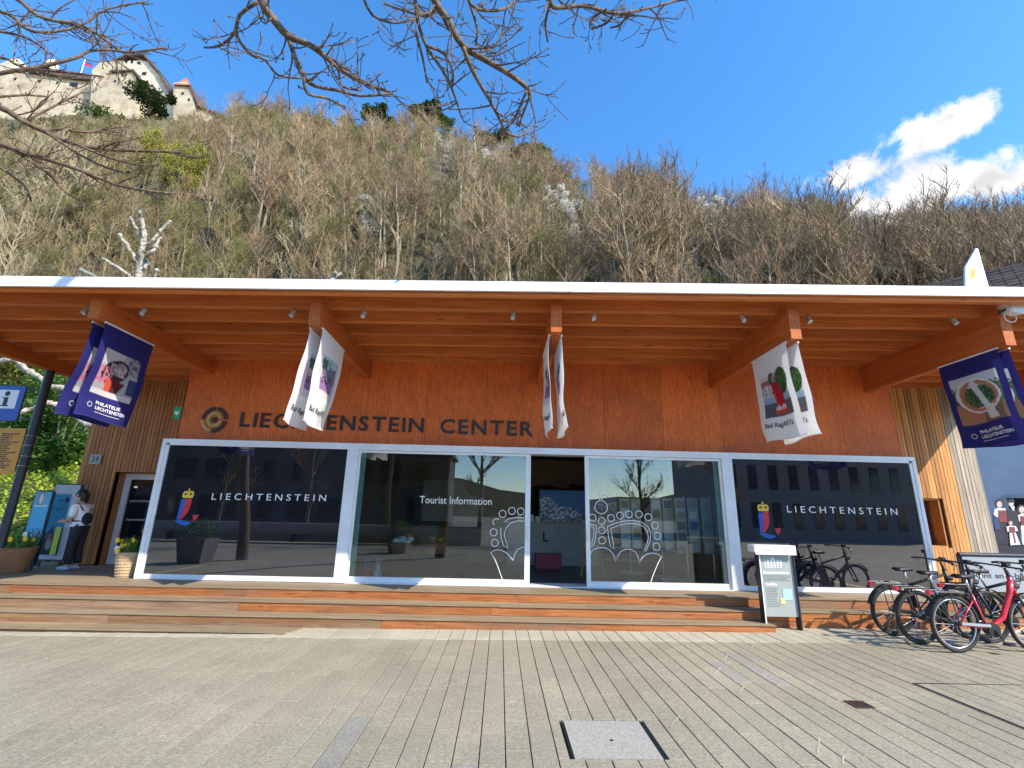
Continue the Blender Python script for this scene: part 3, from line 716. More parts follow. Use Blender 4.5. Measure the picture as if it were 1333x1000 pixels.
# ---- aluminium glass front
def X9(px, y, Y=FY): return onY(px, y, Y).x
G = {}
def build_front():
    xl = [FX0+.13, X9(447, 670), X9(456, 670), X9(461, 670), X9(690, 670), X9(763, 670), X9(944, 670), X9(957, 670), FX1-.12]
    G['xl'] = xl
    m1a, m1b = X9(443, 670), X9(457.5, 670)
    m2a, m2b = X9(946, 670), X9(960, 670)
    zt, zb = FZ1-.115, FZ0+.085
    # outer frame, with head pieces jointed over the mullions
    fr = empty('window_frame', (.8, FY, FZ0)); adopt(fr, VC)
    hd = [FX0, X9(700, 583), X9(948, 590), FX1]
    for a, b in zip(hd[:-1], hd[1:]):
        MB().box(a+.0015, b-.0015, FY, WY+.14, zt+.045, FZ1).build('head', M['alu'], fr)
        MB().box(a+.13 if a == FX0 else a, b-.12 if b == FX1 else b, FY+.012, WY+.1, zt, zt+.044).build('head', M['alu'], fr)
    MB().box(FX0, FX0+.065, FY, WY+.14, FZ0, zt+.0445).build('jamb', M['alu'], fr)
    MB().box(FX0+.066, FX0+.13, FY+.012, WY+.1, FZ0+.001, zt).build('jamb', M['alu'], fr)
    MB().box(FX1-.06, FX1, FY, WY+.14, FZ0, zt+.0445).build('jamb', M['alu'], fr)
    MB().box(FX1-.12, FX1-.061, FY+.012, WY+.1, FZ0+.001, zt).build('jamb', M['alu'], fr)
    MB().box(m1a, m1b, FY+.006, WY+.1, FZ0+.001, zt-.001).build('mullion', M['alu'], fr)
    MB().box(m2a, m2b, FY+.006, WY+.1, FZ0+.001, zt-.001).build('mullion', M['alu'], fr)
    MB().box(FX0+.131, m1a-.001, FY+.01, WY+.1, FZ0+.001, zb).build('sill', M['alu'], fr)
    MB().box(m2b+.001, FX1-.121, FY+.01, WY+.1, FZ0+.001, zb).build('sill', M['alu'], fr)
    MB().box(m1b+.001, m2a-.001, FY-.03, WY+.2, FZ0-.001, FZ0+.014).build('threshold', M['alu'], fr)
    # fixed dark windows
    PY = FY+.03
    G['py'] = PY
    w1 = empty('fixed_window', (-4.6, PY, zb), 'left'); del w1['label']; adopt(w1, VC)
    MB().box(FX0+.13, m1a, PY, PY+.02, zb, zt).build('pane', M['film'], w1)
    w2 = empty('fixed_window', (6, PY, zb)); adopt(w2, VC)
    MB().box(m2b, FX1-.12, PY, PY+.02, zb, zt).build('pane', M['film'], w2)
    # sliding doors pushed open in the middle
    dx0, dx1, dx2, dx3 = m1b+.002, X9(690.5, 670), X9(763, 670), m2a-.002
    G['d'] = (dx0, dx1, dx2, dx3)
    doors = []
    for (a, b, e) in ((dx0, dx1, 'L'), (dx2, dx3, 'R')):
        d = empty('sliding_door', ((a+b)/2, FY+.06, FZ0)); adopt(d, VC)
        y0, y1 = FY+.05, FY+.10; wl = .045 if e == 'L' else .075; wr = .095 if e == 'L' else .045
        f = MB(); f.box(a, a+wl, y0, y1, FZ0+.016, zt-.004); f.box(b-wr, b, y0, y1, FZ0+.016, zt-.004)
        f.box(a+wl, b-wr, y0, y1, zt-.05, zt-.004); f.box(a+wl, b-wr, y0, y1, FZ0+.016, FZ0+.105)
        f.build('leaf_frame', M['alu'], d)
        gp = MB().box(a+wl, b-wr, y0+.018, y0+.028, FZ0+.105, zt-.05).build('pane', M['glass'], d)
        gx = a+wl+.0 if e == 'L' else b-wr-.085
        MB().box(gx, gx+.085, y0+.06, y0+.075, FZ0+.1, zt-.05).build('glass_edge', M['glass_edge'], d)
        hx = b-.055 if e == 'L' else a+.035
        MB().box(hx-.014, hx+.014, y0-.018, y0, 1.2, 1.42).build('handle', M['chrome'], d)
        doors.append(d)
    # lettering and emblems on the dark windows
    def on(px, py): return onY(px, py, PY-.0035)
    def px_poly(mb, pts):
        q = [on(*p) for p in pts]; n = len(q)
        # keep the front facing winding
        a = [(v.x, PY-.0035, v.z) for v in q]; b = [(v.x, PY-.0005, v.z) for v in q]
        mb.add(a+b, [tuple(range(n)), tuple(range(2*n-1, n-1, -1))]+[(i, (i+1) % n, n+(i+1) % n, n+i) for i in range(n)])
        return mb
    def emblem(w, ox, oy, sh):
        """ox, oy = pixel of the crown's foot; sh = lean of the verticals there"""
        T = lambda pts: [(ox+x+sh*y, oy+y) for (x, y) in pts]
        M_b, M_r, M_y = M['em_blue'], M['em_red'], M['yellow']
        px_poly(MB(), T([(-7.5, 1.5), (-1.5, 1.5), (-1.5, 10), (-2.5, 18), (-4.5, 25), (-7, 30), (-8, 26), (-7.5, 18)])).build('emblem_blue', M_b, w)
        px_poly(MB(), T([(-1.3, .5), (6, .5), (6.3, 8), (5.5, 15), (2.5, 22), (-1.5, 27), (-5, 27.5), (-3, 22), (-1.8, 14)])).build('emblem_red', M_r, w)
        px_poly(MB(), T([(-10, 29), (-5.5, 27.8), (0, 28.3), (5, 30), (12, 31.5), (9, 34.5), (4, 35.5), (-2, 34), (-7, 31)])).build('emblem_blue', M_b, w)
        px_poly(MB(), T([(12, 21.5), (14.5, 22.5), (19.5, 21), (18, 27), (15, 30.5), (13.3, 27)])).build('emblem_red', M_r, w)
        c = MB(); px_poly(c, T([(-6.5, -.4), (-7.5, -5), (-6.5, -8.3), (-3.6, -9.6), (-1, -8.5), (0, -7.2), (1, -8.5), (3.6, -9.6), (6.5, -8.3), (7.5, -5), (6.5, -.4)]))
        px_poly(c, T([(-.6, -8), (-.8, -10.5), (-1.8, -11), (-.6, -11.4), (-.5, -13), (.5, -13), (.6, -11.4), (1.8, -11), (.8, -10.5), (.6, -8)]))
        c.build('crown', M_y, w)
        e = MB(); PYs = .0045
        for sx in (-3.3, 3.3):
            q = [(sx+1.9*math.cos(a), -5.2+1.4*math.sin(a)) for a in [i*PI/5 for i in range(10)]]
            qq = [on(*p) for p in T(q)]
            e.add([(v.x, PY-PYs, v.z) for v in qq], [tuple(range(10))])
        e.build('crown_gap', M['letter'], w)
    M['em_blue'] = pm('emblem blue', (.008, .09, .44), (.01, .10, .48), rough=.5)
    M['em_red'] = pm('emblem red', (.60, .015, .02), (.66, .02, .03), rough=.5)
    emblem(w1, 244, 648.5, -.23); emblem(w2, 994, 666, .13)
    for (w, a, b, h) in ((w1, (275, 650.5), (424, 652.5), 8.6), (w2, (1025, 667), (1169, 670.5), 8.6)):
        o, e = on(*a), on(*b); hh = on(a[0], a[1]-h).z-o.z
        text_mb('LIECHTENSTEIN', (o.x, PY, o.z), (e-o), (0, 0, 1), hh, (e-o).length, t=.003, spacing=1.55).build('lettering', M['decal'], w)
    # white line drawing of a crown across both doors
    gy = FY+.066
    def gp2(px, py): v = onY(px, py, gy); return (v.x, v.z)
    def z5(u, v): return gp2(660+u*.225, 580+v*.225)
    def z6(u, v): return gp2(430+u*.2025, 570+v*.2025)
    def strokes(d, lines, circles, w=.012):
        mb = MB()
        for l in lines: mb.ribbon(l, w, (0, gy, 0), (1, 0, 0), (0, 0, 1), .003)
        for (c, r) in circles:
            mb.ribbon([(c[0]+r*math.cos(2*PI*i/20), c[1]+r*math.sin(2*PI*i/20)) for i in range(20)], w, (0, gy, 0), (1, 0, 0), (0, 0, 1), .003, closed=True)
        mb.build('crown_outline', M['decal'], d)
    cs = [(495, 418), (548, 437), (548, 491), (550, 549), (602, 420), (654, 406), (705, 398), (763, 398), (817, 415), (856, 463), (870, 524), (865, 585)]
    circ = [(z5(*c), .063) for c in cs]+[(z5(545, 357), .118), (z5(542, 277), .03)]
    def arc(c0, r0, a0, a1, n=10): return [(c0[0]+r0[0]*math.cos(a0+(a1-a0)*i/n), c0[1]+r0[1]*math.sin(a0+(a1-a0)*i/n)) for i in range(n+1)]
    def curve(pts, f): return [f(*p) for p in pts]
    lines = []
    for (u, v, ru, rv) in ((541, 238, 11, 17), (508, 275, 18, 12), (576, 277, 19, 13)):
        q = arc((u, v), (ru, rv), 0, 2*PI, 14); lines.append(curve(q, z5))
    lines.append(curve([(536, 322), (537, 295), (549, 295), (550, 322)], z5))
    lines.append(curve([(480, 640), (485, 620), (500, 602), (530, 592), (560, 590), (590, 602), (615, 630), (630, 672), (640, 640), (660, 612), (690, 600), (720, 602), (745, 620), (760, 650), (766, 680), (780, 650), (805, 630), (840, 622), (870, 628), (893, 643), (870, 690), (845, 750), (828, 802)], z5))
    lines.append(curve([(580, 470), (620, 452), (670, 438), (730, 433), (780, 445), (815, 470), (832, 510), (828, 550), (815, 585), (805, 610), (792, 612), (808, 575), (818, 535), (812, 500), (792, 470), (760, 455), (710, 450), (660, 458), (600, 480), (610, 540), (620, 598), (598, 582), (588, 530), (580, 470)], z5))
    lines.append(curve([(476, 452), (515, 465), (516, 500), (510, 550), (500, 580), (490, 590), (492, 560), (503, 520), (503, 478), (478, 466)], z5))
    strokes(doors[1], lines, circ)
    cs = [(1107, 489), (1167, 470), (1224, 473), (1050, 608), (1058, 675)]
    lines = [curve([(1085, 525), (1065, 520), (1048, 530), (1044, 545), (1055, 560)], z6),
             curve([(1110, 922), (1085, 850), (1060, 785), (1032, 738), (1060, 720), (1100, 722), (1140, 745), (1175, 788), (1185, 750), (1205, 715), (1248, 700)], z6),
             curve([(1120, 540), (1150, 520), (1200, 512), (1248, 516)], z6),
             curve([(1248, 536), (1200, 534), (1160, 548), (1130, 580), (1118, 620), (1130, 670), (1142, 710), (1112, 690), (1098, 640), (1095, 578)], z6)]
    strokes(doors[0], lines, [(z6(*c), .063) for c in cs])
    o, e = onY(546, 655, gy), onY(640, 657.5, gy)
    text_mb('Tourist Information', (o.x, gy, o.z), e-o, (0, 0, 1), onY(546, 645.5, gy).z-o.z, (e-o).length, t=.003).build('lettering', M['decal'], doors[0])
build_front()

def build_sign():
    # cut letters over the entrance, one object each
    y = WY-.022
    o = onY(311, 555, y); e = onY(694, 567.5, y); cap = onY(311, 536.5, y).z-o.z
    s = 'LIECHTENSTEIN CENTER'
    adv = []
    for ch in s:
        if ch == ' ': adv.append((None, .42, 0)); continue
        v, f = text_polys(ch, .5, 1, 0, .018); xs = [p[0] for p in v]; adv.append(((v, f), max(xs)-min(xs), min(xs)))
    gap = .16; total = sum(a[1] for a in adv)+gap*(len(s)-1)
    L = (e-o).length; sx = L/total; sy = cap/.70; xd = (e-o).normalized(); x = 0
    root = empty('sign_lettering', o); adopt(root, VC); root['label'] = 'dark brown capital letters on the timber panels'
    for ch, (g, w, x0) in zip(s, adv):
        if g:
            v, f = g; mb = MB()
            mb.add([o+xd*((x+(p[0]-x0))*sx)+Vector((0, 0, 1))*(p[1]*sy)+Vector((0, -1, 0))*((p[2]+.5)*.022-.022) for p in v], f)
            mb.build('letter', M['letter'], root)
        x += w+gap
    # round target-like logo
    c = onY(279.5, 546.5, WY); r = .255
    lg = empty('round_logo', (c.x, WY, c.z)); adopt(lg, VC); lg['label'] = 'round logo of dark and brass ring segments'
    def seg(r0, r1, a0, a1, m, t, nm):
        n = 14; mb = MB(); pts = []
        for i in range(n+1):
            a = math.radians(a0+(a1-a0)*i/n); pts.append((r1*math.cos(a), r1*math.sin(a)))
        for i in range(n, -1, -1):
            a = math.radians(a0+(a1-a0)*i/n); pts.append((r0*math.cos(a), r0*math.sin(a)))
        for i in range(n):
            q = [pts[i], pts[i+1], pts[2*n-i], pts[2*n+1-i]]
            mb.prism(q, (c.x, WY-.001, c.z), (1, 0, 0), (0, 0, 1), t)
        mb.build(nm, m, lg)
    seg(r*.72, r, 3, 86, M['letter'], .018, 'ring_segment'); seg(r*.72, r, 94, 178, M['letter'], .018, 'ring_segment')
    seg(r*.74, r*.99, 187, 258, M['gold'], .022, 'ring_segment'); seg(r*.72, r, 268, 352, M['letter'], .018, 'ring_segment')
    seg(r*.36, r*.60, 12, 352, M['gold'], .02, 'inner_ring'); seg(.0, r*.22, 0, 360, M['letter'], .018, 'centre_disc')
    # green first aid plate and house number
    p = onY(237, 538, WY)
    g = MB().box(-6.42, -6.28, WY-.03, WY-.015, p.z-.12, p.z+.12).build('first_aid_plate', M['green']); tag(g, 'small green first aid sign at the panel edge', 'sign')
    h = MB(); 
    for sgn in (-1, 1): h.lathe([(.022, 0), (.022, .002)], (0, 0, 0), 8) if 0 else None
    h.prism([(0, -.06), (.045, 0), (.04, .03), (.02, .035), (0, .015), (-.02, .035), (-.04, .03), (-.045, 0)], (-6.355, WY-.031, p.z), (1, 0, 0), (0, 0, 1), .002)
    h.build('heart_symbol', M['decal'], g)
    p = onY(125, 598, 10.99)
    hn = MB().box(p.x-.12, p.x+.12, 10.968, 10.985, p.z-.11, p.z+.11).build('house_number_plate', M['grey']); tag(hn, 'small grey house number plate on the left slats', 'sign')
    text_mb('39', (p.x-.075, 10.967, p.z-.06), (1, 0, 0), (0, 0, 1), .12, .15, t=.002).build('number', M['letter'], hn)
build_sign()

# ------------------------------------------------------------------ interior
def build_interior():
    x0, x1, y1 = -3.1, 4.6, 15.0
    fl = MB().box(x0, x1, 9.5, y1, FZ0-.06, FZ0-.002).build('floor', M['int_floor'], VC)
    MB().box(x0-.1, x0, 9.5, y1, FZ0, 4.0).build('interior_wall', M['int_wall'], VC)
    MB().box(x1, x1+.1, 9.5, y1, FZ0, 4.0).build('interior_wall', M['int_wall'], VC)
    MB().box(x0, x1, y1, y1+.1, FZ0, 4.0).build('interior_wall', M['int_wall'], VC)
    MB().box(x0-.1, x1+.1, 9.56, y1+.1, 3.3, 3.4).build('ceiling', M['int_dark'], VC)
    # mountain panorama band on the rear wall
    pts = [(x0+.02, 1.2)]; r = random.Random(3); x = x0+.02
    while x < x1-.3:
        pts.append((x, 2.35+r.uniform(-.1, .3))); x += r.uniform(.25, .6)
    pts += [(x1-.02, 2.4), (x1-.02, 1.2)]
    MB().prism(pts, (0, y1-.01, 0), (1, 0, 0), (0, 0, 1), .008).build('mountain_silhouette', M['int_dark'], VC)
    # counter with goods
    c = empty('reception_counter', (1.3, 13.2, FZ0), 'pale reception counter inside the open door', 'counter')
    MB().box(.2, 2.6, 13.0, 13.06, FZ0, 1.42).build('counter_front', M['counter'], c); MB().box(.15, 2.65, 12.95, 13.7, 1.42, 1.46).build('counter_top', M['counter'], c)
    px = onY(709, 713, 12.99)
    mb = MB(); mb.box(px.x-.05, px.x+.0, 12.985, 12.999, 1.02, 1.22); mb.box(px.x-.05, px.x+.1, 12.985, 12.999, .98, 1.02); mb.build('emblem', M['letter'], c)
    for i in range(4):
        g = MB().box(.45+i*.16, .57+i*.16, 13.1, 13.16, 1.462, 1.60+R.uniform(0, .06)).build('postcard_box', M['white']); tag(g, 'small pale card box on the reception counter', 'box', 'card boxes on the counter')
    # wall screen showing a snowy valley
    s = empty('wall_screen', (1.5, 14.7, 1.6), 'large wall screen showing a snowy mountain valley', 'screen')
    p0, p1 = onY(703, 638, 14.7), onY(790, 690, 14.7)
    x_, X_, z_, Z_ = p0.x, p0.x+2.3, p1.z-.05, p0.z
    MB().box(x_-.05, X_+.05, 14.75, 14.82, z_-.05, Z_+.05).build('screen_frame', M['black'], s)
    n, m_ = 60, 36; vs = []; fs = []; cols = []; rr = random.Random(4)
    hh = [0]*(n+1); h2 = [0]*(n+1)
    for i in range(n+1):
        t = i/n; hh[i] = .62+.16*math.sin(t*7+1)+.06*math.sin(t*19); h2[i] = .42+.14*math.sin(t*5+3.4)+.05*math.sin(t*23)
    for j in range(m_+1):
        for i in range(n+1):
            vs.append((x_+(X_-x_)*i/n, 14.745, z_+(Z_-z_)*j/m_)); v = j/m_
            if v > hh[i]: c_ = (.02, .06, .16)
            elif v > h2[i]: c_ = (.22, .28, .38) if rr.random() < .35 else (.03, .06, .12)
            else: c_ = (.16, .18, .21) if rr.random() < .25 else (.02, .04, .07)
            cols.append(c_)
    for j in range(m_):
        for i in range(n): a = j*(n+1)+i; fs.append((a, a+1, a+n+2, a+n+1))
    me = bpy.data.meshes.new('display'); me.from_pydata(vs, [], fs); at = me.color_attributes.new('print', 'FLOAT_COLOR', 'POINT')
    at.data.foreach_set('color', [k for c_ in cols for k in (*c_, 1)])
    m, nt, b = new_mat('screen picture'); a = nt.nodes.new('ShaderNodeAttribute'); a.attribute_name = 'print'
    nt.links.new(a.outputs['Color'], b.inputs['Base Color']); nt.links.new(a.outputs['Color'], b.inputs['Emission Color']); b.inputs['Emission Strength'].default_value = .12
    me.materials.append(m); link('display', me, s)
    # red crate in the doorway
    b0, b1 = onY(697, 722, 12.4), onY(730, 748, 12.4)
    k = empty('red_crate', (b0.x, 12.4, FZ0), 'dark red crate standing before the counter', 'crate')
    MB().box(b0.x, b1.x, 12.2, 12.6, FZ0, b0.z).build('crate_body', M['pink'], k); MB().box(b0.x-.01, b1.x+.01, 12.19, 12.61, b0.z, b0.z+.03).build('crate_rim', M['pink'], k)
    # wooden easel behind the right door
    e = empty('wooden_easel', (1.9, 11, FZ0), 'thin wooden easel behind the right glass door', 'easel')
    for (a, b) in (((1.75, 10.8, FZ0), (1.97, 11.0, 1.75)), ((2.25, 10.8, FZ0), (2.03, 11.0, 1.75)), ((2.0, 11.5, FZ0), (2.0, 11.02, 1.75))):
        MB().bar(a, b, .04, .03).build('leg', M['slat_lit'], e)
    MB().box(1.8, 2.2, 10.84, 10.88, 1.0, 1.04).build('crossbar', M['slat_lit'], e)
    # brochure racks
    labs = ['brochure rack nearest the open doorway, behind the right glass door', 'second brochure rack from the open doorway, behind the right glass door',
            'third brochure rack from the open doorway, behind the right glass door', 'brochure rack farthest right behind the right glass door']
    r2 = random.Random(12); pal = ['white', 'white', 'grey', 'wicker_dark', 'blue', 'grey', 'log', 'white', 'int_wall']
    for lab, (px_, Y_) in zip(labs, ((820, 11.6), (861, 10.8), (893, 10.4), (927, 10.2))):
        q = onY(px_, 700, Y_); x = q.x
        k = empty('brochure_rack', (x, Y_, FZ0), lab, 'rack', 'brochure racks inside the right door')
        MB().tube([(x, Y_, FZ0), (x, Y_, 2.1)], .02, 8).build('pole', M['chrome'], k)
        MB().lathe([(.28, FZ0), (.28, FZ0+.02)], (x, Y_, 0), 18).build('foot', M['grey'], k)
        d = MB()
        for a in (0, 120, 240):
            a = math.radians(a+20); d.bar((x, Y_, .95), (x+.24*math.cos(a), Y_+.24*math.sin(a), .95), .01, .01)
        for (w0, sg) in ((-.24, 1), (0.02, 1)):
            MB().box(x+w0, x+w0+.22, Y_-.14, Y_-.13, .95, 2.05).build('rack_panel', M['acrylic'], k)
            for j in range(5):
                z = .98+j*.215; c_ = M[r2.choice(pal)]
                if r2.random() < .88: MB().box(x+w0+.03, x+w0+.19, Y_-.16, Y_-.142, z, z+.15+r2.uniform(-.02, .03)).build('brochure', c_, k)
    # two wicker baskets inside the left door, rabbits on the floor
    for lab, (pa, pb) in (('left brown wicker basket heaped with pale goods behind glass', ((505, 707), (540, 720))), ('right brown wicker basket behind the left glass door', ((545, 707), (582, 720)))):
        a, b = onY(*pa, 10.3), onY(*pb, 10.3); cx = (a.x+b.x)/2; w = (b.x-a.x)/2
        k = empty('wicker_basket', (cx, 10.3, b.z), lab, 'basket', 'wicker baskets inside the left door')
        MB().lathe([(w*.75, b.z-.02), (w*.95, a.z), (w*1.02, a.z+.02), (w*.95, a.z+.02), (w*.85, a.z-.05)], (cx, 10.3, 0), 20, 1, .7).build('basket_body', M['wicker_dark'], k)
        g = MB(); rr = random.Random(int(cx*100))
        for i in range(26 if 'heaped' in lab else 8):
            t = rr.uniform(0, 2*PI); q = rr.uniform(0, w*.8)
            g.ellipsoid((cx+q*math.cos(t), 10.3+q*.6*math.sin(t), a.z+rr.uniform(-.03, .1)), .06, .05, .045, 8, 5)
        g.build('goods', M['white'] if 'heaped' in lab else M['orange'], k, smooth=True)
    tb = empty('display_table', (-1.2, 10.4, FZ0), 'low dark table carrying the wicker baskets', 'table')
    za = onY(540, 720, 10.3).z-.03
    MB().box(-2.6, -.7, 10.0, 10.7, za-.04, za).build('table_top', M['black'], tb)
    for (x, y) in ((-2.55, 10.05), (-.78, 10.05), (-2.55, 10.62), (-.78, 10.62)): MB().box(x, x+.04, y, y+.04, FZ0, za-.04).build('leg', M['black'], tb)
    for lab, px_, m1, m2 in (('blue and red rabbit figure on the floor behind glass', 476, 'em_blue', 'em_red'), ('clear glass rabbit figure on the floor behind glass', 491, 'acrylic', 'acrylic')):
        q = onY(px_, 752, 9.75); x = q.x; z = FZ0
        k = empty('rabbit_figure', (x, 9.75, z), lab, 'figurine')
        MB().lathe([(.06, z), (.085, z+.06), (.07, z+.14), (.045, z+.17)], (x, 9.75, 0), 14).build('lower_body', M[m2], k, smooth=True)
        MB().ellipsoid((x, 9.74, z+.22), .055, .06, .065).build('head', M[m1], k, smooth=True)
        for s_ in (-1, 1): MB().ellipsoid((x+s_*.028, 9.75, z+.33), .016, .012, .065, 8, 6).build('ear', M[m1], k, smooth=True)
    MB_ = MB().box(-2.3, .1, 13.4, 14.2, FZ0, 1.25).build('display_cabinet', M['int_wall']); tag(MB_, 'low timber display cabinet deep inside the left door', 'cabinet')
    p0 = onY(485, 625, 13.35); pic = MB().box(-2.35, -.5, 14.9, 14.96, 1.4, 2.6).build('framed_picture', M['counter']); tag(pic, 'large pale picture on the rear wall inside', 'picture')
build_interior()

# ------------------------------------------------------------------ banners
def grid_print(name, S, nu, nv, colf, mat, parent, thick_n=None):
    U, V = np.meshgrid(np.linspace(0, 1, nu+1), np.linspace(0, 1, nv+1))
    P3 = S(U, V); vs = P3.reshape(-1, 3); cols = colf(U, V).reshape(-1, 3)
    idx = np.arange((nu+1)*(nv+1)).reshape(nv+1, nu+1)
    q = np.stack([idx[:-1, :-1], idx[:-1, 1:], idx[1:, 1:], idx[1:, :-1]], -1).reshape(-1, 4)
    me = bpy.data.meshes.new(name); me.from_pydata(vs.tolist(), [], q.tolist())
    a = me.color_attributes.new('print', 'FLOAT_COLOR', 'POINT')
    a.data.foreach_set('color', np.concatenate([cols, np.ones((len(cols), 1))], 1).astype(np.float32).ravel())
    me.polygons.foreach_set('use_smooth', [True]*len(me.polygons)); me.materials.append(mat); me.update()
    return link(name, me, parent)
def paint(base):
    """tiny painter: returns colour function from a list of shapes in (u, v)"""
    shapes = []
    def rect(u0, v0, u1, v1, c): shapes.append((lambda U, V: (U > u0) & (U < u1) & (V > v0) & (V < v1), c))
    def ell(u, v, a, b, c, rot=0): 
        ca, sa = math.cos(rot), math.sin(rot)
        shapes.append((lambda U, V: (((U-u)*ca+(V-v)*1.36*sa)/a)**2+((-(U-u)*sa+(V-v)*1.36*ca)/b)**2 < 1, c))
    def ringe(u, v, a, b, t, c, rot=0):
        ca, sa = math.cos(rot), math.sin(rot)
        def f(U, V):
            q = np.sqrt((((U-u)*ca+(V-v)*1.36*sa)/a)**2+((-(U-u)*sa+(V-v)*1.36*ca)/b)**2); return (q < 1) & (q > 1-t)
        shapes.append((f, c))
    def poly(pts, c):
        def f(U, V):
            ins = np.zeros(U.shape, bool); n = len(pts)
            for i in range(n):
                x0, y0 = pts[i]; x1, y1 = pts[(i+1) % n]
                if y0 == y1: continue
                cnd = ((V < y0) != (V < y1)) & (U < (x1-x0)*(V-y0)/(y1-y0)+x0); ins ^= cnd
            return ins
        shapes.append((f, c))
    def noise(u0, v0, u1, v1, c, amt, seed, freq=40):
        rs = np.random.RandomState(seed); tab = rs.rand(64, 64)
        def f(U, V): return (U > u0) & (U < u1) & (V > v0) & (V < v1) & (tab[(V*freq).astype(int) % 64, (U*freq).astype(int) % 64] < amt)
        shapes.append((f, c))
    def col(U, V):
        out = np.zeros(U.shape+(3,)); out[:] = base
        for f, c in shapes: out[f(U, V)] = c
        return out
    return rect, ell, ringe, poly, noise, col
NAVY = (.024, .024, .16)
WHITE = (.78, .78, .80)
def art_white(kind):
    rect, ell, ringe, poly, noise, col = paint(WHITE)
    if kind == 'purple':
        rect(.26, .22, .84, .68, (.50, .47, .55)); rect(.26, .22, .84, .34, (.42, .55, .66)); rect(.26, .25, .45, .36, (.05, .16, .10)); noise(.3, .24, .6, .36, (.08, .2, .14), .4, 3)
        poly([(.4, .36), (.8, .3), (.8, .5), (.55, .52)], (.20, .17, .26)); poly([(.3, .46), (.72, .5), (.70, .66), (.28, .66)], (.28, .16, .34)); noise(.3, .42, .66, .52, (.06, .05, .09), .5, 5)
        poly([(.26, .6), (.84, .62), (.84, .68), (.26, .68)], (.62, .58, .62)); poly([(.2, .3), (.3, .3), (.28, .66), (.2, .66)], (.75, .6, .66))
    else:                                   # tall figure in red on a plaza
        rect(.16, .26, .86, .74, (.52, .54, .56)); rect(.16, .26, .86, .44, (.62, .63, .64)); rect(.16, .30, .86, .36, (.32, .16, .12)); noise(.16, .36, .55, .48, (.15, .14, .13), .45, 8)
        ell(.72, .36, .17, .20, (.03, .08, .03)); noise(.55, .24, .86, .46, (.07, .15, .05), .5, 2)
        rect(.16, .50, .86, .58, (.30, .40, .55)); rect(.16, .58, .86, .74, (.10, .11, .13))
        poly([(.40, .36), (.58, .35), (.68, .5), (.66, .62), (.46, .64), (.42, .5)], (.42, .015, .04)); poly([(.40, .36), (.46, .36), (.50, .6), (.44, .6)], (.58, .03, .06))
        ell(.46, .30, .085, .10, (.055, .06, .07)); ell(.49, .30, .05, .07, (.25, .25, .26))
        ell(.48, .655, .07, .05, (.70, .50, .45)); ell(.62, .645, .06, .05, (.70, .50, .45)); poly([(.40, .68), (.7, .66), (.74, .71), (.42, .725)], (.55, .07, .03))
    return col
def art_blue(kind):
    rect, ell, ringe, poly, noise, col = paint(NAVY)
    if kind == 'bowl':
        rect(.14, .24, .86, .74, (.42, .40, .42)); poly([(.14, .24), (.55, .24), (.5, .38), (.14, .42)], (.55, .53, .55)); poly([(.6, .24), (.86, .26), (.86, .46), (.66, .42)], (.34, .34, .40))
        noise(.6, .24, .86, .44, (.12, .12, .18), .4, 4, 28); ell(.44, .46, .26, .17, (.075, .02, .025), -.5); ell(.52, .42, .13, .10, (.30, .24, .24), -.4); noise(.34, .38, .62, .52, (.5, .45, .45), .25, 7)
        noise(.14, .42, .42, .62, (.60, .20, .34), .5, 9, 30); poly([(.34, .54), (.66, .56), (.58, .68), (.38, .70)], (.10, .02, .025)); poly([(.34, .54), (.46, .55), (.46, .70), (.36, .68)], (.62, .09, .05))
        rect(.14, .68, .86, .74, (.62, .60, .62)); rect(.70, .48, .86, .66, (.04, .06, .16))
    else:                                   # copper and white ring sculpture
        rect(.10, .20, .90, .74, (.56, .60, .66)); rect(.10, .34, .90, .58, (.045, .085, .045)); noise(.10, .3, .90, .56, (.10, .17, .08), .45, 6); poly([(.10, .50), (.55, .62), (.5, .74), (.10, .74)], (.42, .20, .12)); poly([(.55, .6), (.9, .55), (.9, .74), (.5, .74)], (.20, .13, .09))
        ringe(.50, .44, .36, .27, .22, (.62, .63, .66), .2); ringe(.53, .45, .33, .25, .24, (.45, .19, .11), .25); ringe(.50, .44, .36, .27, .09, (.74, .75, .77), .2)
        poly([(.42, .28), (.52, .27), (.70, .62), (.62, .66)], (.60, .66, .66)); poly([(.60, .58), (.72, .56), (.74, .72), (.60, .72)], (.62, .58, .55))
    return col
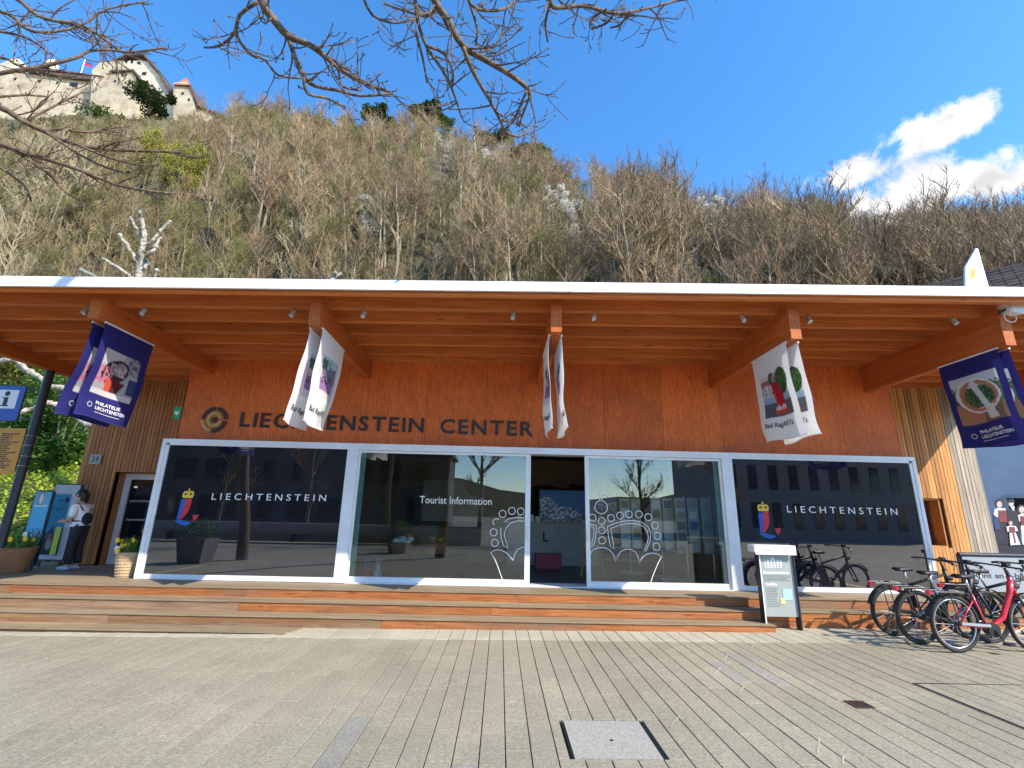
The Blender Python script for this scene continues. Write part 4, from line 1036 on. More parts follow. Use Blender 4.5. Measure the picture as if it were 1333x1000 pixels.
def banner(bi, side, kind, lab, grp, blue):
    """one cloth hanging from the side of a beam, running front to back; side = -1 left, +1 right"""
    bx = BEAMS[bi]; x = bx+side*.092; r = random.Random(bi*10+side)
    sw = {0: -.17, 1: -.18, 2: .05, 3: .14, 4: .19}[bi]*(1+.25*side*(-1 if bi < 2 else 1)); ph = r.uniform(0, 6)
    y0, y1, z1, z0 = 6.62, 7.61, 4.185, 2.83
    face = 1 if bi < 2 else -1               # which way the print is read
    if bi == 2: face = side
    def S(U, V):
        Yf = (U if face > 0 else 1-U)        # fraction from front edge
        Y = y0+(y1-y0)*Yf
        sh = V**1.5
        X = x+sw*sh+.035*np.sin(V*5+Yf*4+ph)*V+.02*np.sin(Yf*9+ph)*V + .012*np.sin(V*13+ph*2)*V
        Z = z1+(z0-z1)*V+.02*V*np.sin(Yf*5+ph)
        return np.stack([X, Y, Z], -1)
    b = empty('hanging_banner', (x, (y0+y1)/2, z1), lab, 'banner', grp)
    cf = (art_blue if blue else art_white)(kind)
    nfront = 1 if face > 0 else -1
    grid_print('banner_cloth', S, 60, 84, cf, M['cloth_print'], b)
    MB().box(x-.012, x+.012, y0-.01, y1+.01, z1-.004, z1+.02).build('hanging_rail', M['alu'], b)
    MB().tube([S(np.array(i/8.), np.array(1.0)) for i in range(9)], .008, 6).build('hem_rod', M['cloth_edge'] if blue else M['white'], b)
    # lettering laid on the cloth
    def lay(s, u0, v0, cap, width, m, nm, both=True):
        v, f = text_polys(s, 0.0, 1.0, 0, .012); xs = [p[0] for p in v]; a0, a1 = min(xs), max(xs)
        for off in ((1, -1) if both else (1,)):
            mb = MB(); pts = []
            for p in v:
                u = u0+(p[0]-a0)/(a1-a0)*width; w = v0-p[1]/.7*cap
                q = S(np.array(u), np.array(w)); q = np.array(q, float); q[0] += off*.004; pts.append(q)
            mb.add(pts, f).build(nm, m, b)
    if blue:
        lay('PHILATELIE', .30, .85, .035, .40, M['decal'], 'lettering'); lay('LIECHTENSTEIN', .30, .905, .035, .52, M['decal'], 'lettering')
        lay('-'*16, .30, .945, .03, .42, M['decal'], 'print_line')
        lay('O', .15, .90, .06, .09, M['grey'], 'crest')
    else:
        lay('Bad RagARTz', .14, .86, .055, .66, M['letter'], 'lettering')
M['cloth_edge'] = pm('navy hem', NAVY, NAVY, rough=.8)
spec = [(0, 'bowl', True, 'navy banner with bowl picture under the leftmost beam'), (1, 'purple', False, 'white banner with purple picture under the second beam from left'), (2, 'purple', False, 'white banner seen edge on under the middle beam'),
        (3, 'figure', False, 'white banner with red figure under the fourth beam from left'), (4, 'ring', True, 'navy banner with ring sculpture picture under the right beam')]
for bi, kind, blue, lab in spec:
    near = 1 if bi < 2 else -1
    for side in (1, -1):
        l2 = lab + (', nearer the building middle' if side == near else ', on the outer side') if bi != 2 else lab + (', right one' if side == 1 else ', left one')
        banner(bi, side, kind, l2, 'banners hanging under the canopy', blue)

# ------------------------------------------------------------------ lamps under the canopy
def build_lamps():
    k0 = None
    spots = [(113, 'left of the leftmost beam'), (188, 'right of the leftmost beam'), (383, 'left of the second beam'), (475, 'right of the second beam'), (669, 'left of the middle beam'),
             (773, 'right of the middle beam'), (965, 'left of the fourth beam'), (1051, 'right of the fourth beam'), (1238, 'left of the right beam')]
    for px, t in spots:
        v = onY(px, 404, 6.74); z = zs(v.x)
        lab = 'small grey spotlight under the joist, '+t
        if k0 is None:
            k0 = empty('spotlight', (v.x, 6.74, z), lab, 'spotlight', 'spotlights under the canopy')
            MB().tube([(0, 0, .0), (0, 0, -.055)], .008, 6).build('stem', M['chrome'], k0, local=True)
            c = MB(); c.tube([(0, .0, -.05), (-.008, -.03, -.14)], [.032, .036], 14); c.build('can', M['grey'], k0, local=True)
            MB().ring((-.008, -.03, -.14), .03, .008, (-.09, -.34, -1), 14, 6).build('rim', M['chrome'], k0, local=True)
            MB().tube([(-.008, -.03, -.139), (-.0083, -.031, -.142)], .024, 12).build('lens', M['lens'], k0, local=True)
        else:
            k = copy_tree(k0); k.location = (v.x, 6.74, z); k['label'] = lab; k.rotation_euler.z = R.uniform(-.5, .5)
    # floodlight with its cable at the right beam
    p = onY(1317, 403, 6.42); x, y, z = p
    f = empty('floodlight', (x, y, z), 'white floodlight with looped cable beside the right beam', 'floodlight')
    b = MB(); b.hexa([(x-.09, y-.06, z-.06), (x+.14, y-.06, z-.09), (x+.14, y+.1, z-.06), (x-.09, y+.1, z-.06), (x-.09, y-.04, z+.09), (x+.14, y-.04, z+.06), (x+.14, y+.1, z+.09), (x-.09, y+.1, z+.09)]); b.build('housing', M['white'], f)
    MB().box(x-.065, x+.13, y-.068, y-.05, z-.05, z+.05).build('lens', M['lens'], f)
    MB().tube([(x-.09, y, z), (x-.12, y+.05, z-.02), (x-.14, y+.08, z-.06)], .016, 8).build('bracket', M['alu_dark'], f)
    MB().tube([(x+.02+.09*math.sin(a)-.05, y+.02, z-.12+.075*math.cos(a)) for a in [PI*.75+i*PI*1.5/14-PI*.5 for i in range(15)]][::1], .007, 6).build('cable', M['white'], f)
build_lamps()

# ------------------------------------------------------------------ left side: signs, panels, baskets, person
def build_left():
    # information sign and orange board strapped to the column
    Y = 9.36
    c = empty('information_sign', (-9.5, Y, 2.9), 'blue square information sign with a white i field', 'sign')
    # sign tilts with its arm; corners from the photo plane
    x1, z1 = onY(33, 502, Y).x, onY(20, 494, Y).z; z0 = onY(20, 545, Y).z; w = .62
    x1 = -9.2; x0 = x1-.66; z1 = 3.62; z0 = 2.86
    x1 = onY(34, 505, Y).x; x0 = x1-.62
    z1 = onY(34, 503, Y).z; z0 = onY(27, 548, Y).z
    def rr(x0, x1, z0, z1, r):
        pts = []
        for (cx, cz, a0) in ((x1-r, z0+r, -90), (x1-r, z1-r, 0), (x0+r, z1-r, 90), (x0+r, z0+r, 180)):
            for i in range(5): a = math.radians(a0+i*22.5); pts.append((cx+r*math.cos(a), cz+r*math.sin(a)))
        return pts
    MB().prism(rr(x0-.015, x1+.015, z0-.015, z1+.015, .05), (0, Y, 0), (1, 0, 0), (0, 0, 1), -.02).build('sign_back', M['black'], c)
    MB().prism(rr(x0, x1, z0, z1, .045), (0, Y, 0), (1, 0, 0), (0, 0, 1), .004).build('sign_plate', M['blue'], c)
    h = z1-z0; wx0, wx1 = x0+.1, x1-.1; wz0, wz1 = z0+h*.34, z1-h*.12
    MB().box(wx0, wx1, Y-.007, Y-.0045, wz0, wz1).build('white_field', M['decal'], c)
    cx = (wx0+wx1)/2; i_ = MB(); hh = wz1-wz0
    i_.lathe([(.001, 0), (.001, 0)], (0, 0, 0), 3) if 0 else None
    i_.prism([(cx+.05*math.cos(a), wz1-hh*.2+.05*math.sin(a)) for a in [k*PI/8 for k in range(16)]], (0, Y-.0072, 0), (1, 0, 0), (0, 0, 1), .002)
    i_.prism([(cx-.075, wz0+hh*.12), (cx+.075, wz0+hh*.12), (cx+.075, wz0+hh*.18), (cx+.04, wz0+hh*.18), (cx+.04, wz0+hh*.6), (cx-.075, wz0+hh*.6), (cx-.075, wz0+hh*.54), (cx-.04, wz0+hh*.54), (cx-.04, wz0+hh*.18), (cx-.075, wz0+hh*.18)], (0, Y-.0072, 0), (1, 0, 0), (0, 0, 1), .002)
    i_.build('letter_i', M['black'], c)
    for z in (z1-.06, z0+.05): MB().bar((x1+.0, Y+.02, z), (-9.06, 9.38, z-.0), .03, .03).build('bracket', M['alu_dark'], c)
    # orange list board
    xr = onY(34, 562, Y).x; zt = onY(30, 558, Y).z; zb = onY(15, 618, Y).z
    xr = min(xr, -9.13)
    b = empty('orange_list_board', (xr-.4, Y, zb), 'orange board with two columns of dark print', 'sign')
    MB().box(xr-.95, xr, Y-.012, Y+.004, zb, zt).build('board', M['orange'], b)
    r = random.Random(5); t = MB(); n = 17
    for i in range(n):
        z = zt-.12-(zt-zb-.2)*i/n
        for x_ in (xr-.88, xr-.42):
            x = x_; 
            for _ in range(r.randint(2, 4)):
                w = r.uniform(.03, .1); t.box(x, x+w, Y-.0145, Y-.012, z, z+.022); x += w+.015
    t.build('print_lines', M['letter'], b)
    for z in (zt-.14, zt-.32, zb+.35, zb+.17): MB().ring((-9.05, 9.38, z), .077, .006, (0, 0, 1), 20, 6).build('strap', M['chrome'], b)
    # two info panels
    def panel(name, lab, x0, x1, y, z0, z1, colf, frame, cat='sign'):
        e = empty(name, ((x0+x1)/2, y, DZ), lab, cat)
        def S(U, V): return np.stack([x0+(x1-x0)*U, np.full(U.shape, y-.012), z1+(z0-z1)*V], -1)
        MB().prism(rr(x0-.03, x1+.03, z0-.03, z1+.03, .06), (0, y, 0), (1, 0, 0), (0, 0, 1), -.03).build('panel_back', frame, e)
        grid_print('printed_panel', S, 40, 60, colf, M['print'], e)
        for x in (x0+.03, x1-.07): MB().box(x, x+.04, y+.002, y+.028, DZ, z0+.1).build('leg', M['alu_dark'], e)
        return e
    rect, ell, ringe, poly, noise, col = paint((.10, .42, .66))
    rect(0, .62, 1, 1, (.02, .03, .02)); noise(0, .5, 1, .8, (.06, .10, .04), .5, 3, 30); ell(.42, .10, .2, .15, (.30, .26, .24)); ell(.42, .10, .12, .1, (.62, .62, .64)); rect(.1, .19, .9, .205, (.7, .75, .78))
    noise(0, .56, 1, .68, (.08, .05, .03), .5, 13, 22)
    x0, x1 = onY(30, 690, 10.0).x, onY(52, 690, 10.0).x
    z1 = onY(45, 640, 10.0).z
    panel('blue_information_panel', 'sky blue information panel with round picture, left of its pair', onY(22, 735, 10.0).x, onY(44, 735, 10.0).x+.0, 10.0, .50, z1, col, M['alu_dark'])
    rect, ell, ringe, poly, noise, col = paint((.52, .55, .60))
    rect(.04, .13, .74, .95, (.03, .25, .42)); rect(.04, .66, .74, .95, (.02, .025, .025)); rect(.3, .2, .48, .225, (.02, .03, .08)); rect(.54, .17, .66, .24, (.01, .02, .09)); noise(.1, .30, .66, .36, (.02, .08, .14), .5, 6, 22); rect(.34, .42, .37, .47, (.02, .03, .08))
    poly([(.04, .68), (.2, .62), (.3, .56), (.4, .65), (.6, .7), (.74, .68), (.74, .72), (.04, .74)], (.03, .04, .09)); ell(.3, .80, .12, .1, (.25, .25, .24)); ell(.55, .78, .10, .08, (.30, .28, .26)); noise(.1, .68, .7, .76, (.22, .12, .07), .5, 8, 26)
    rect(.04, .05, .06, .09, (.5, .05, .04)); rect(.5, .06, .7, .08, (.35, .37, .42)); rect(.78, .2, .98, .21, (.38, .41, .46)); rect(.78, .5, .98, .51, (.38, .41, .46))
    panel('white_framed_notice_panel', 'pale notice panel with blue poster behind the person', onY(46, 735, 10.55).x, onY(80, 735, 10.55).x, 10.55, .55, onY(75, 631, 10.55).z, col, M['alu_dark'])
    # narrow yellow strip sign
    a, b_ = onY(81, 686, 10.5), onY(71, 722, 10.5)
    st = MB().prism([(0, 0), (.11, 0), (.11, a.z-b_.z), (0, a.z-b_.z)], (a.x-.11, 10.5, b_.z), (1, 0, 0), (0, 0, 1), .012).build('yellow_strip_sign', M['leaf_sign']); tag(st, 'narrow yellow green strip sign beside the person', 'sign')
    # flower baskets
    def flower_basket(c, w, h, lab, m, seed, big):
        r = random.Random(seed); x, y, z = c
        e = empty('flower_basket', c, lab, 'basket', 'baskets of spring flowers')
        b = MB(); b.lathe([(w*.36, z), (w*.5, z+h), (w*.53, z+h+.012), (w*.47, z+h+.012), (w*.44, z+h-.04)], (x, y, 0), 22); b.build('basket_body', m, e)
        wv = MB()
        for k in range(7):
            zz = z+.03+k*(h-.03)/7; rr_ = w*(.365+.135*(zz-z)/h); wv.ring((x, y, zz), rr_, .009, (0, 0, 1), 22, 5)
        wv.build('weave', m, e)
        MB().ring((x, y, z+h+.01), w*.5, .016, (0, 0, 1), 22, 6).build('rim', m, e)
        for sx in (-1, 1): MB().ring((x+sx*w*.2, y-w*.4, z+h+.03), .05, .012, (0, 1, 0), 12, 6, 0, PI).build('handle', m, e)
        lf = MB()
        for i in range(170):
            a = r.uniform(0, 2*PI); q = r.uniform(0, w*.42); bx, by = x+q*math.cos(a), y+q*math.sin(a)
            l = r.uniform(.08, .26)*(1.4 if big else 1); tx, ty = bx+r.uniform(-.1, .1), by+r.uniform(-.1, .1)
            d = Vector((math.sin(a), -math.cos(a), 0))*.012
            p0, p1 = Vector((bx, by, z+h-.03)), Vector((tx, ty, z+h-.03+l)); mid = (p0+p1)/2+Vector((r.uniform(-.02, .02), r.uniform(-.02, .02), .02))
            lf.add([p0-d, p0+d, mid+d*1.3, mid-d*1.3, p1], [(0, 1, 2, 3), (3, 2, 4)])
        lf.build('leaves', M['leaf'], e)
        for i in range(11 if big else 8):
            a = r.uniform(0, 2*PI); q = r.uniform(.02, w*.5); fx, fy, fz = x+q*math.cos(a), y+q*math.sin(a)-.04, z+h+r.uniform(.06, .26)
            f = MB()
            for k in range(7):
                t = 2*PI*k/7; pr = .05; n_ = Vector((math.cos(t), -.3, math.sin(t)))
                s_ = Vector((-math.sin(t), 0, math.cos(t)))*.022; cc = Vector((fx, fy, fz))
                f.add([cc, cc+n_*pr*.6+s_, cc+n_*pr, cc+n_*pr*.6-s_], [(0, 1, 2, 3)])
            f.ellipsoid((fx, fy-.015, fz), .02, .02, .02, 8, 5)
            f.build('flower', M['yellow'] if i % 4 else M['decal'], e)
    flower_basket(tuple(onZ(157, 752, DZ)-Vector((0, -.1, 0))), .42, .40, 'pale wicker basket of yellow flowers beside the window frame', M['wicker'], 1, True)
    flower_basket((-8.98, 9.62, DZ), .62, .42, 'brown wicker basket of yellow flowers at the left edge', M['wicker_dark'], 2, False)
M['leaf_sign'] = pm('yellow green sign', (.55, .62, .06), (.62, .68, .08), scale=6, rough=.5)
build_left()

def skin_obj(name, joints, edges, rad, mat, parent, sub=2):
    """joints: name -> (x, y, z), edges: pairs, rad: name -> radius"""
    keys = list(joints); idx = {k: i for i, k in enumerate(keys)}
    me = bpy.data.meshes.new(name); me.from_pydata([joints[k] for k in keys], [(idx[a], idx[b]) for a, b in edges], [])
    o = link(name, me, parent, local=True)
    sm = o.modifiers.new('skin', 'SKIN'); sm.use_smooth_shade = True
    for i, k in enumerate(keys):
        sv = me.skin_vertices[0].data[i]; r = rad[k]; sv.radius = (r, r) if not hasattr(r, '__len__') else r; sv.use_root = (i == 0)
    ss = o.modifiers.new('sub', 'SUBSURF'); ss.levels = sub; ss.render_levels = sub
    me.materials.append(mat); return o
def build_person():
    base = onZ(90, 742.5, DZ)
    p = empty('person', (base.x, base.y, DZ), 'person in white blouse and black trousers reading the notice panel', 'person', rz=0)
    # faces -X (towards the panel); local metres; slight lean forward
    J = {'pelvis': (0.02, 0, .80), 'waist': (.0, 0, .95), 'chest': (-.04, 0, 1.14), 'upper': (-.07, 0, 1.24), 'neck': (-.095, 0, 1.31), 'skull': (-.125, 0, 1.40), 'crown': (-.125, 0, 1.47),
         'hipL': (.02, -.085, .77), 'kneeL': (-.01, -.09, .43), 'ankL': (.02, -.09, .09), 'toeL': (-.13, -.095, .03),
         'hipR': (.02, .085, .77), 'kneeR': (.0, .09, .43), 'ankR': (.05, .09, .09), 'toeR': (-.10, .095, .03),
         'shL': (-.065, -.15, 1.215), 'elL': (-.05, -.19, .98), 'wrL': (-.20, -.12, .90), 'paL': (-.26, -.10, .91),
         'shR': (-.065, .15, 1.215), 'elR': (-.05, .19, .98), 'wrR': (-.20, .10, .91), 'paR': (-.26, .08, .92)}
    E_ = [('pelvis', 'waist'), ('waist', 'chest'), ('chest', 'upper'), ('upper', 'neck'), ('neck', 'skull'), ('skull', 'crown'), ('pelvis', 'hipL'), ('hipL', 'kneeL'), ('kneeL', 'ankL'), ('ankL', 'toeL'),
          ('pelvis', 'hipR'), ('hipR', 'kneeR'), ('kneeR', 'ankR'), ('ankR', 'toeR'), ('upper', 'shL'), ('shL', 'elL'), ('elL', 'wrL'), ('wrL', 'paL'), ('upper', 'shR'), ('shR', 'elR'), ('elR', 'wrR'), ('wrR', 'paR')]
    Rd = dict(pelvis=.115, waist=.10, chest=.115, upper=.095, neck=.045, skull=.085, crown=.07, hipL=.078, hipR=.078, kneeL=.052, kneeR=.052, ankL=.036, ankR=.036, toeL=.03, toeR=.03,
              shL=.05, shR=.05, elL=.036, elR=.036, wrL=.024, wrR=.024, paL=.03, paR=.03)
    for s_, y0 in (('L', -.145), ('R', .155)):
        bx, by, bz = J['pa'+s_]
        for k, (dy, dz, l) in enumerate(((-.022, .018, .055), (-.012, .006, .07), (0, -.004, .075), (.012, -.014, .068))):
            J['f%d%s' % (k, s_)] = (bx-.035, by+dy*.6, bz+dz); J['g%d%s' % (k, s_)] = (bx-.035-l, by+dy, bz+dz-.025)
            E_ += [('pa'+s_, 'f%d%s' % (k, s_)), ('f%d%s' % (k, s_), 'g%d%s' % (k, s_))]; Rd['f%d%s' % (k, s_)] = .009; Rd['g%d%s' % (k, s_)] = .008
        J['th'+s_] = (bx-.03, by, bz+.045); E_.append(('pa'+s_, 'th'+s_)); Rd['th'+s_] = .010
    skin_obj('body', J, E_, Rd, M['skin'], p)
    # face: nose, ears, eyes
    f = MB(); f.ellipsoid((-.215, 0, 1.405), .02, .014, .022, 8, 6); f.ellipsoid((-.12, -.086, 1.41), .02, .012, .03, 8, 6); f.ellipsoid((-.12, .086, 1.41), .02, .012, .03, 8, 6); f.build('face_relief', M['skin'], p, smooth=True, local=True)
    ey = MB(); ey.ellipsoid((-.204, -.03, 1.43), .008, .012, .008, 8, 5); ey.ellipsoid((-.204, .03, 1.43), .008, .012, .008, 8, 5); ey.build('eyes', M['black'], p, local=True)
    h = MB(); h.ellipsoid((-.11, 0, 1.445), .105, .098, .095, 18, 12); h.ellipsoid((-.045, 0, 1.38), .06, .085, .13, 14, 10); h.ellipsoid((-.02, 0, 1.28), .035, .045, .12, 12, 8)
    h.build('hair', M['hair'], p, smooth=True, local=True)
    sub = lambda ks: ({k: J[k] for k in ks}, [e for e in E_ if e[0] in ks and e[1] in ks])
    ks = ['waist', 'chest', 'upper', 'shL', 'elL', 'shR', 'elR', 'pelvis']; j, e = sub(ks); j['pelvis'] = (.01, 0, .86)
    skin_obj('blouse', j, e, dict(waist=.128, chest=.142, upper=.118, shL=.074, elL=.07, shR=.074, elR=.07, pelvis=.142), M['cloth_white'], p)
    bow = MB()
    for sy in (-1, 1): bow.ellipsoid((-.17, sy*.045, 1.02), .03, .055, .035, 10, 6)
    bow.tube([(-.175, -.02, 1.0), (-.19, -.04, .9)], [.015, .02], 6); bow.tube([(-.175, .02, 1.0), (-.19, .03, .88)], [.015, .02], 6); bow.build('bow', M['cloth_white'], p, smooth=True, local=True)
    ks = ['pelvis', 'hipL', 'kneeL', 'ankL', 'hipR', 'kneeR', 'ankR']; j, e = sub(ks)
    j['ankL'] = (.02, -.09, .10); j['ankR'] = (.05, .09, .10); j = dict(j); j['belt'] = (.01, 0, .90); e.append(('pelvis', 'belt'))
    skin_obj('trousers', j, e, dict(pelvis=.13, belt=.122, hipL=.096, kneeL=.078, ankL=.07, hipR=.096, kneeR=.078, ankR=.07), M['cloth_black'], p)
    for s_ in ('L', 'R'):
        a = Vector(J['ank'+s_]); s = MB(); s.ellipsoid((a.x-.07, a.y, .045), .135, .048, .045, 14, 8); s.build('shoe', M['shoe'], p, smooth=True, local=True)
    bp = MB(); bp.ellipsoid((.125, -.03, .96), .07, .10, .125, 14, 10); bg = bp.build('bag', M['cloth_black'], None, smooth=True, loc=(base.x, base.y, DZ)); tag(bg, 'black shoulder bag carried on the back of the person', 'bag')
    st = MB(); st.tube([(.07, -.10, 1.12), (0, -.15, 1.25), (-.12, -.13, 1.2), (-.16, -.11, 1.05), (-.05, -.14, .92), (.07, -.1, .92)], .014, 6); st.build('strap', M['cloth_black'], bg, local=True)
build_person()

# ------------------------------------------------------------------ right side: kiosk, bicycles, rental board
def build_kiosk():
    a, b = onZ(1001, 819, .03), onZ(1044, 822.5, .035)
    k = empty('information_stele', ((a.x+b.x)/2, 7.83, .03), 'grey information stele with white cap before the steps', 'sign')
    x0, x1, y = 4.05, 4.60, 7.83
    lean = 0.0
    z1 = 1.24
    for x in (x0, x1-.012): 
        MB().box(x, x+.02, y-.0, y+.13, .03, 1.12).build('post', M['alu_dark'], k)
    MB().box(x0+.02, x1-.012, y+.03, y+.05, .22, 1.12).build('panel', M['stele'], k)
    MB().box(x0-.0, x0+.02, y-.002, y-.0, .03, 1.12).build('edge', M['alu'], k)
    c = MB(); n = 6; prof = [(-.05, 1.25), (-.03, 1.262), (.10, 1.262), (.16, 1.24), (.17, 1.19), (.155, 1.185), (.15, 1.23), (.09, 1.247), (-.03, 1.247)]
    cap = MB(); cap.box(x0-.07, x1+.02, y-.055, y-.035, 1.115, 1.255); cap.box(x0-.07, x1+.02, y-.035, y+.15, 1.24, 1.256); cap.box(x0-.085, x0-.07, y-.05, y+.15, 1.15, 1.25); cap.build('cap', M['white'], k)
    text_mb('KunO + OXm', (x0+.06, y-.0555, 1.165), (1, 0, 0), (0, 0, 1), .036, .40, t=.002).build('cap_lettering', M['grey'], k)
    yy = y+.0295
    s = MB(); s.box(x0+.10, x0+.36, yy-.003, yy, .92, 1.03); s.prism([(.10, 0), (.16, 0), (.13, .05)], (x0+.10, yy, 1.03), (1, 0, 0), (0, 0, 1), .003); s.build('house_drawing', M['decal'], k)
    w = MB()
    for j in range(3):
        for i in range(5): w.box(x0+.115+i*.05, x0+.137+i*.05, yy-.0045, yy-.0032, .93+j*.034, .95+j*.034)
    w.build('house_windows', M['letter'], k)
    hd = MB(); r9 = random.Random(8); x = x0+.06
    while x < x0+.44: w9 = r9.uniform(.014, .03); hd.box(x, x+w9, yy-.003, yy, .83, .83+r9.uniform(.02, .034)); x += w9+.006
    x = x0+.08
    while x < x0+.24: w9 = r9.uniform(.014, .03); hd.box(x, x+w9, yy-.003, yy, .66, .66+r9.uniform(.022, .036)); x += w9+.006
    hd.build('heading', M['decal'], k)
    t = MB(); r = random.Random(2)
    for i in range(5): t.box(x0+.06, x0+.06+r.uniform(.36, .42), yy-.002, yy, .80-i*.018, .807-i*.018)
    for i in range(12): t.box(x0+.07, x0+.07+r.uniform(.14, .2), yy-.002, yy, .62-i*.024, .628-i*.024)
    t.build('text_lines', M['stele_text'], k)
    MB().box(x0+.33, x0+.47, yy-.004, yy, .46, .61).build('blue_square', M['pale_blue'], k); MB().box(x0+.28, x0+.35, yy-.007, yy-.0042, .40, .48).build('yellow_square', M['pale_yellow'], k)
M['stele'] = pm('stele grey green', (.33, .36, .34), (.37, .40, .38), scale=4, rough=.45)
M['stele_text'] = pm('stele small print', (.17, .19, .18), (.2, .22, .21), rough=.6)
M['pale_blue'] = pm('pale blue square', (.38, .62, .72), (.42, .66, .76), rough=.5)
M['pale_yellow'] = pm('pale yellow square', (.74, .66, .25), (.78, .70, .3), rough=.5)
build_kiosk()

def make_bike(name, lab, frame_mat, loc, rz, lean, basket=False, step=True):
    """city e-bike heading +X, rear axle at the origin's x = 0"""
    b = empty(name, loc, lab, 'bicycle', 'rental bicycles by the board', rz=rz); b.rotation_euler = (lean, 0, rz)
    r = .345; wb = 1.10
    fm = M[frame_mat]
    for nm, x in (('rear_wheel', 0), ('front_wheel', wb)):
        w = MB().ring((x, 0, r), r-.022, .024, (0, 1, 0), 36, 8).build(nm, M['rubber'], b, local=True, smooth=True)
        MB().ring((x, 0, r), r-.052, .012, (0, 1, 0), 36, 6).build('rim', M['alu_dark'] if frame_mat != 'red' else M['chrome'], w, local=True, smooth=True)
        sp = MB(); rnd = 16
        for k in range(rnd):
            a = 2*PI*k/rnd; o_ = .02 if k % 2 else -.02
            sp.tube([(x+.02*math.cos(a+.5), o_, r+.02*math.sin(a+.5)), (x+(r-.05)*math.cos(a), 0, r+(r-.05)*math.sin(a))], .0022, 4, False)
        sp.build('spokes', M['chrome'], w, local=True)
        MB().tube([(x, -.05, r), (x, .05, r)], .025, 10).build('hub', M['black'], w, local=True)
    T = lambda pts, rad, nm, m=fm: MB().tube(pts, rad, 10).build(nm, m, b, local=True, smooth=True)
    bb = (.45, 0, .29); seat_t = (.30, 0, .70); head_b = (.93, 0, .70); head_t = (.885, 0, .93)
    T([bb, (.40, 0, .42), seat_t], .019, 'seat_tube')
    if step: T([bb, (.56, 0, .33), (.70, 0, .42), (.86, 0, .72), (.895, 0, .86)], [.034, .034, .032, .034, .036], 'down_tube')
    else:
        T([bb, head_b], .034, 'down_tube'); T([seat_t, (.90, 0, .86)], .02, 'top_tube')
    T([head_b, head_t], .026, 'head_tube')
    for s in (-1, 1):
        T([(0, s*.06, r), (.40, s*.05, .30), bb], .012, 'chain_stay'); T([(0, s*.06, r), (.27, s*.03, .62)], .010, 'seat_stay')
        T([(.93, s*.045, .68), (1.03, s*.05, .50), (wb, s*.055, r)], [.02, .018, .012], 'fork_leg', M['alu_dark'])
    MB().ellipsoid((.47, 0, .28), .085, .06, .075, 12, 8).build('motor', M['black'], b, smooth=True, local=True)
    bt = MB(); bt.hexa([(.20, -.05, .735), (-.2, -.05, .735), (-.2, .05, .735), (.20, .05, .735), (.20, -.04, .765), (-.2, -.04, .765), (-.2, .04, .765), (.2, .04, .765)]) if 0 else None
    # rear rack
    rk = MB()
    for s in (-1, 1):
        rk.tube([(.24, s*.03, .70), (.12, s*.06, .735), (-.28, s*.065, .735)], .007, 6); rk.tube([(-.08, s*.065, .735), (0, s*.07, r)], .006, 6)
    for x in (-.26, -.12, .02): rk.tube([(x, -.065, .735), (x, .065, .735)], .006, 6)
    rk.build('luggage_rack', M['alu_dark'], b, local=True)
    MB().box(-.33, -.285, -.03, .03, .69, .74).build('tail_light', M['red'], b, local=True)
    # mudguards
    for nm, x, a0, a1 in (('rear_mudguard', 0, .1, 2.9), ('front_mudguard', wb, .55, 2.7)):
        g = MB(); pts = [(x+(r+.03)*math.cos(a), 0, r+(r+.03)*math.sin(a)) for a in [a0+(a1-a0)*i/16 for i in range(17)]]
        vs = []; fs = []
        for p in pts: vs += [(p[0], -.03, p[2]), (p[0], .03, p[2])]
        for i in range(16): fs.append((2*i, 2*i+1, 2*i+3, 2*i+2))
        g.add(vs, fs); o = g.build(nm, M['black'], b, local=True); sm = o.modifiers.new('thick', 'SOLIDIFY'); sm.thickness = .004
    # saddle
    T([seat_t, (.245, 0, .90)], .014, 'seat_post', M['chrome'])
    sd_ = MB(); prof = [(-.12, .075), (-.08, .085), (0, .06), (.08, .03), (.15, .018)]
    vs = []; fs = []
    for (x, w) in prof: vs += [(.235+x, -w, .915), (.235+x, -w*.6, .945), (.235+x, w*.6, .945), (.235+x, w, .915), (.235+x, 0, .895)]
    for i in range(len(prof)-1):
        for k in range(5): fs.append((i*5+k, i*5+(k+1) % 5, (i+1)*5+(k+1) % 5, (i+1)*5+k))
    fs += [(4, 3, 2, 1, 0), tuple(range(20, 25))]
    sd_.add(vs, fs).build('saddle', M['black'], b, local=True, smooth=True)
    # stem, bar, grips, display, cables
    T([head_t, (.855, 0, 1.03)], .017, 'stem', M['black'])
    hb = T([(.70, -.33, 1.05), (.78, -.27, 1.06), (.86, -.12, 1.05), (.86, .12, 1.05), (.78, .27, 1.06), (.70, .33, 1.05)], .011, 'handlebar', M['black'])
    for s in (-1, 1):
        MB().tube([(.70, s*.33, 1.05), (.765, s*.285, 1.058)], .017, 8).build('grip', M['rubber'], hb, local=True)
        MB().tube([(.80, s*.25, 1.055), (.77, s*.33, 1.02)], .006, 6).build('brake_lever', M['chrome'], hb, local=True)
    MB().box(.85, .91, -.035, .035, 1.06, 1.10).build('display', M['black'], hb, local=True)
    T([(.86, .1, 1.05), (.98, .08, 1.0), (1.0, .03, .86), (.93, .02, .78)], .004, 'cable', M['black']); T([(.86, -.1, 1.05), (.99, -.08, .99), (1.0, -.03, .84), (.93, -.02, .74)], .004, 'cable', M['black'])
    MB().tube([(.93, 0, .80), (.985, 0, .81)], [.03, .036], 10).build('headlight', M['black'], b, local=True)
    # crank, pedals, chainring, chain guard, kickstand
    MB().tube([(.47, -.075, .28), (.47, -.062, .28)], .085, 20).build('chainring', M['black'], b, local=True)
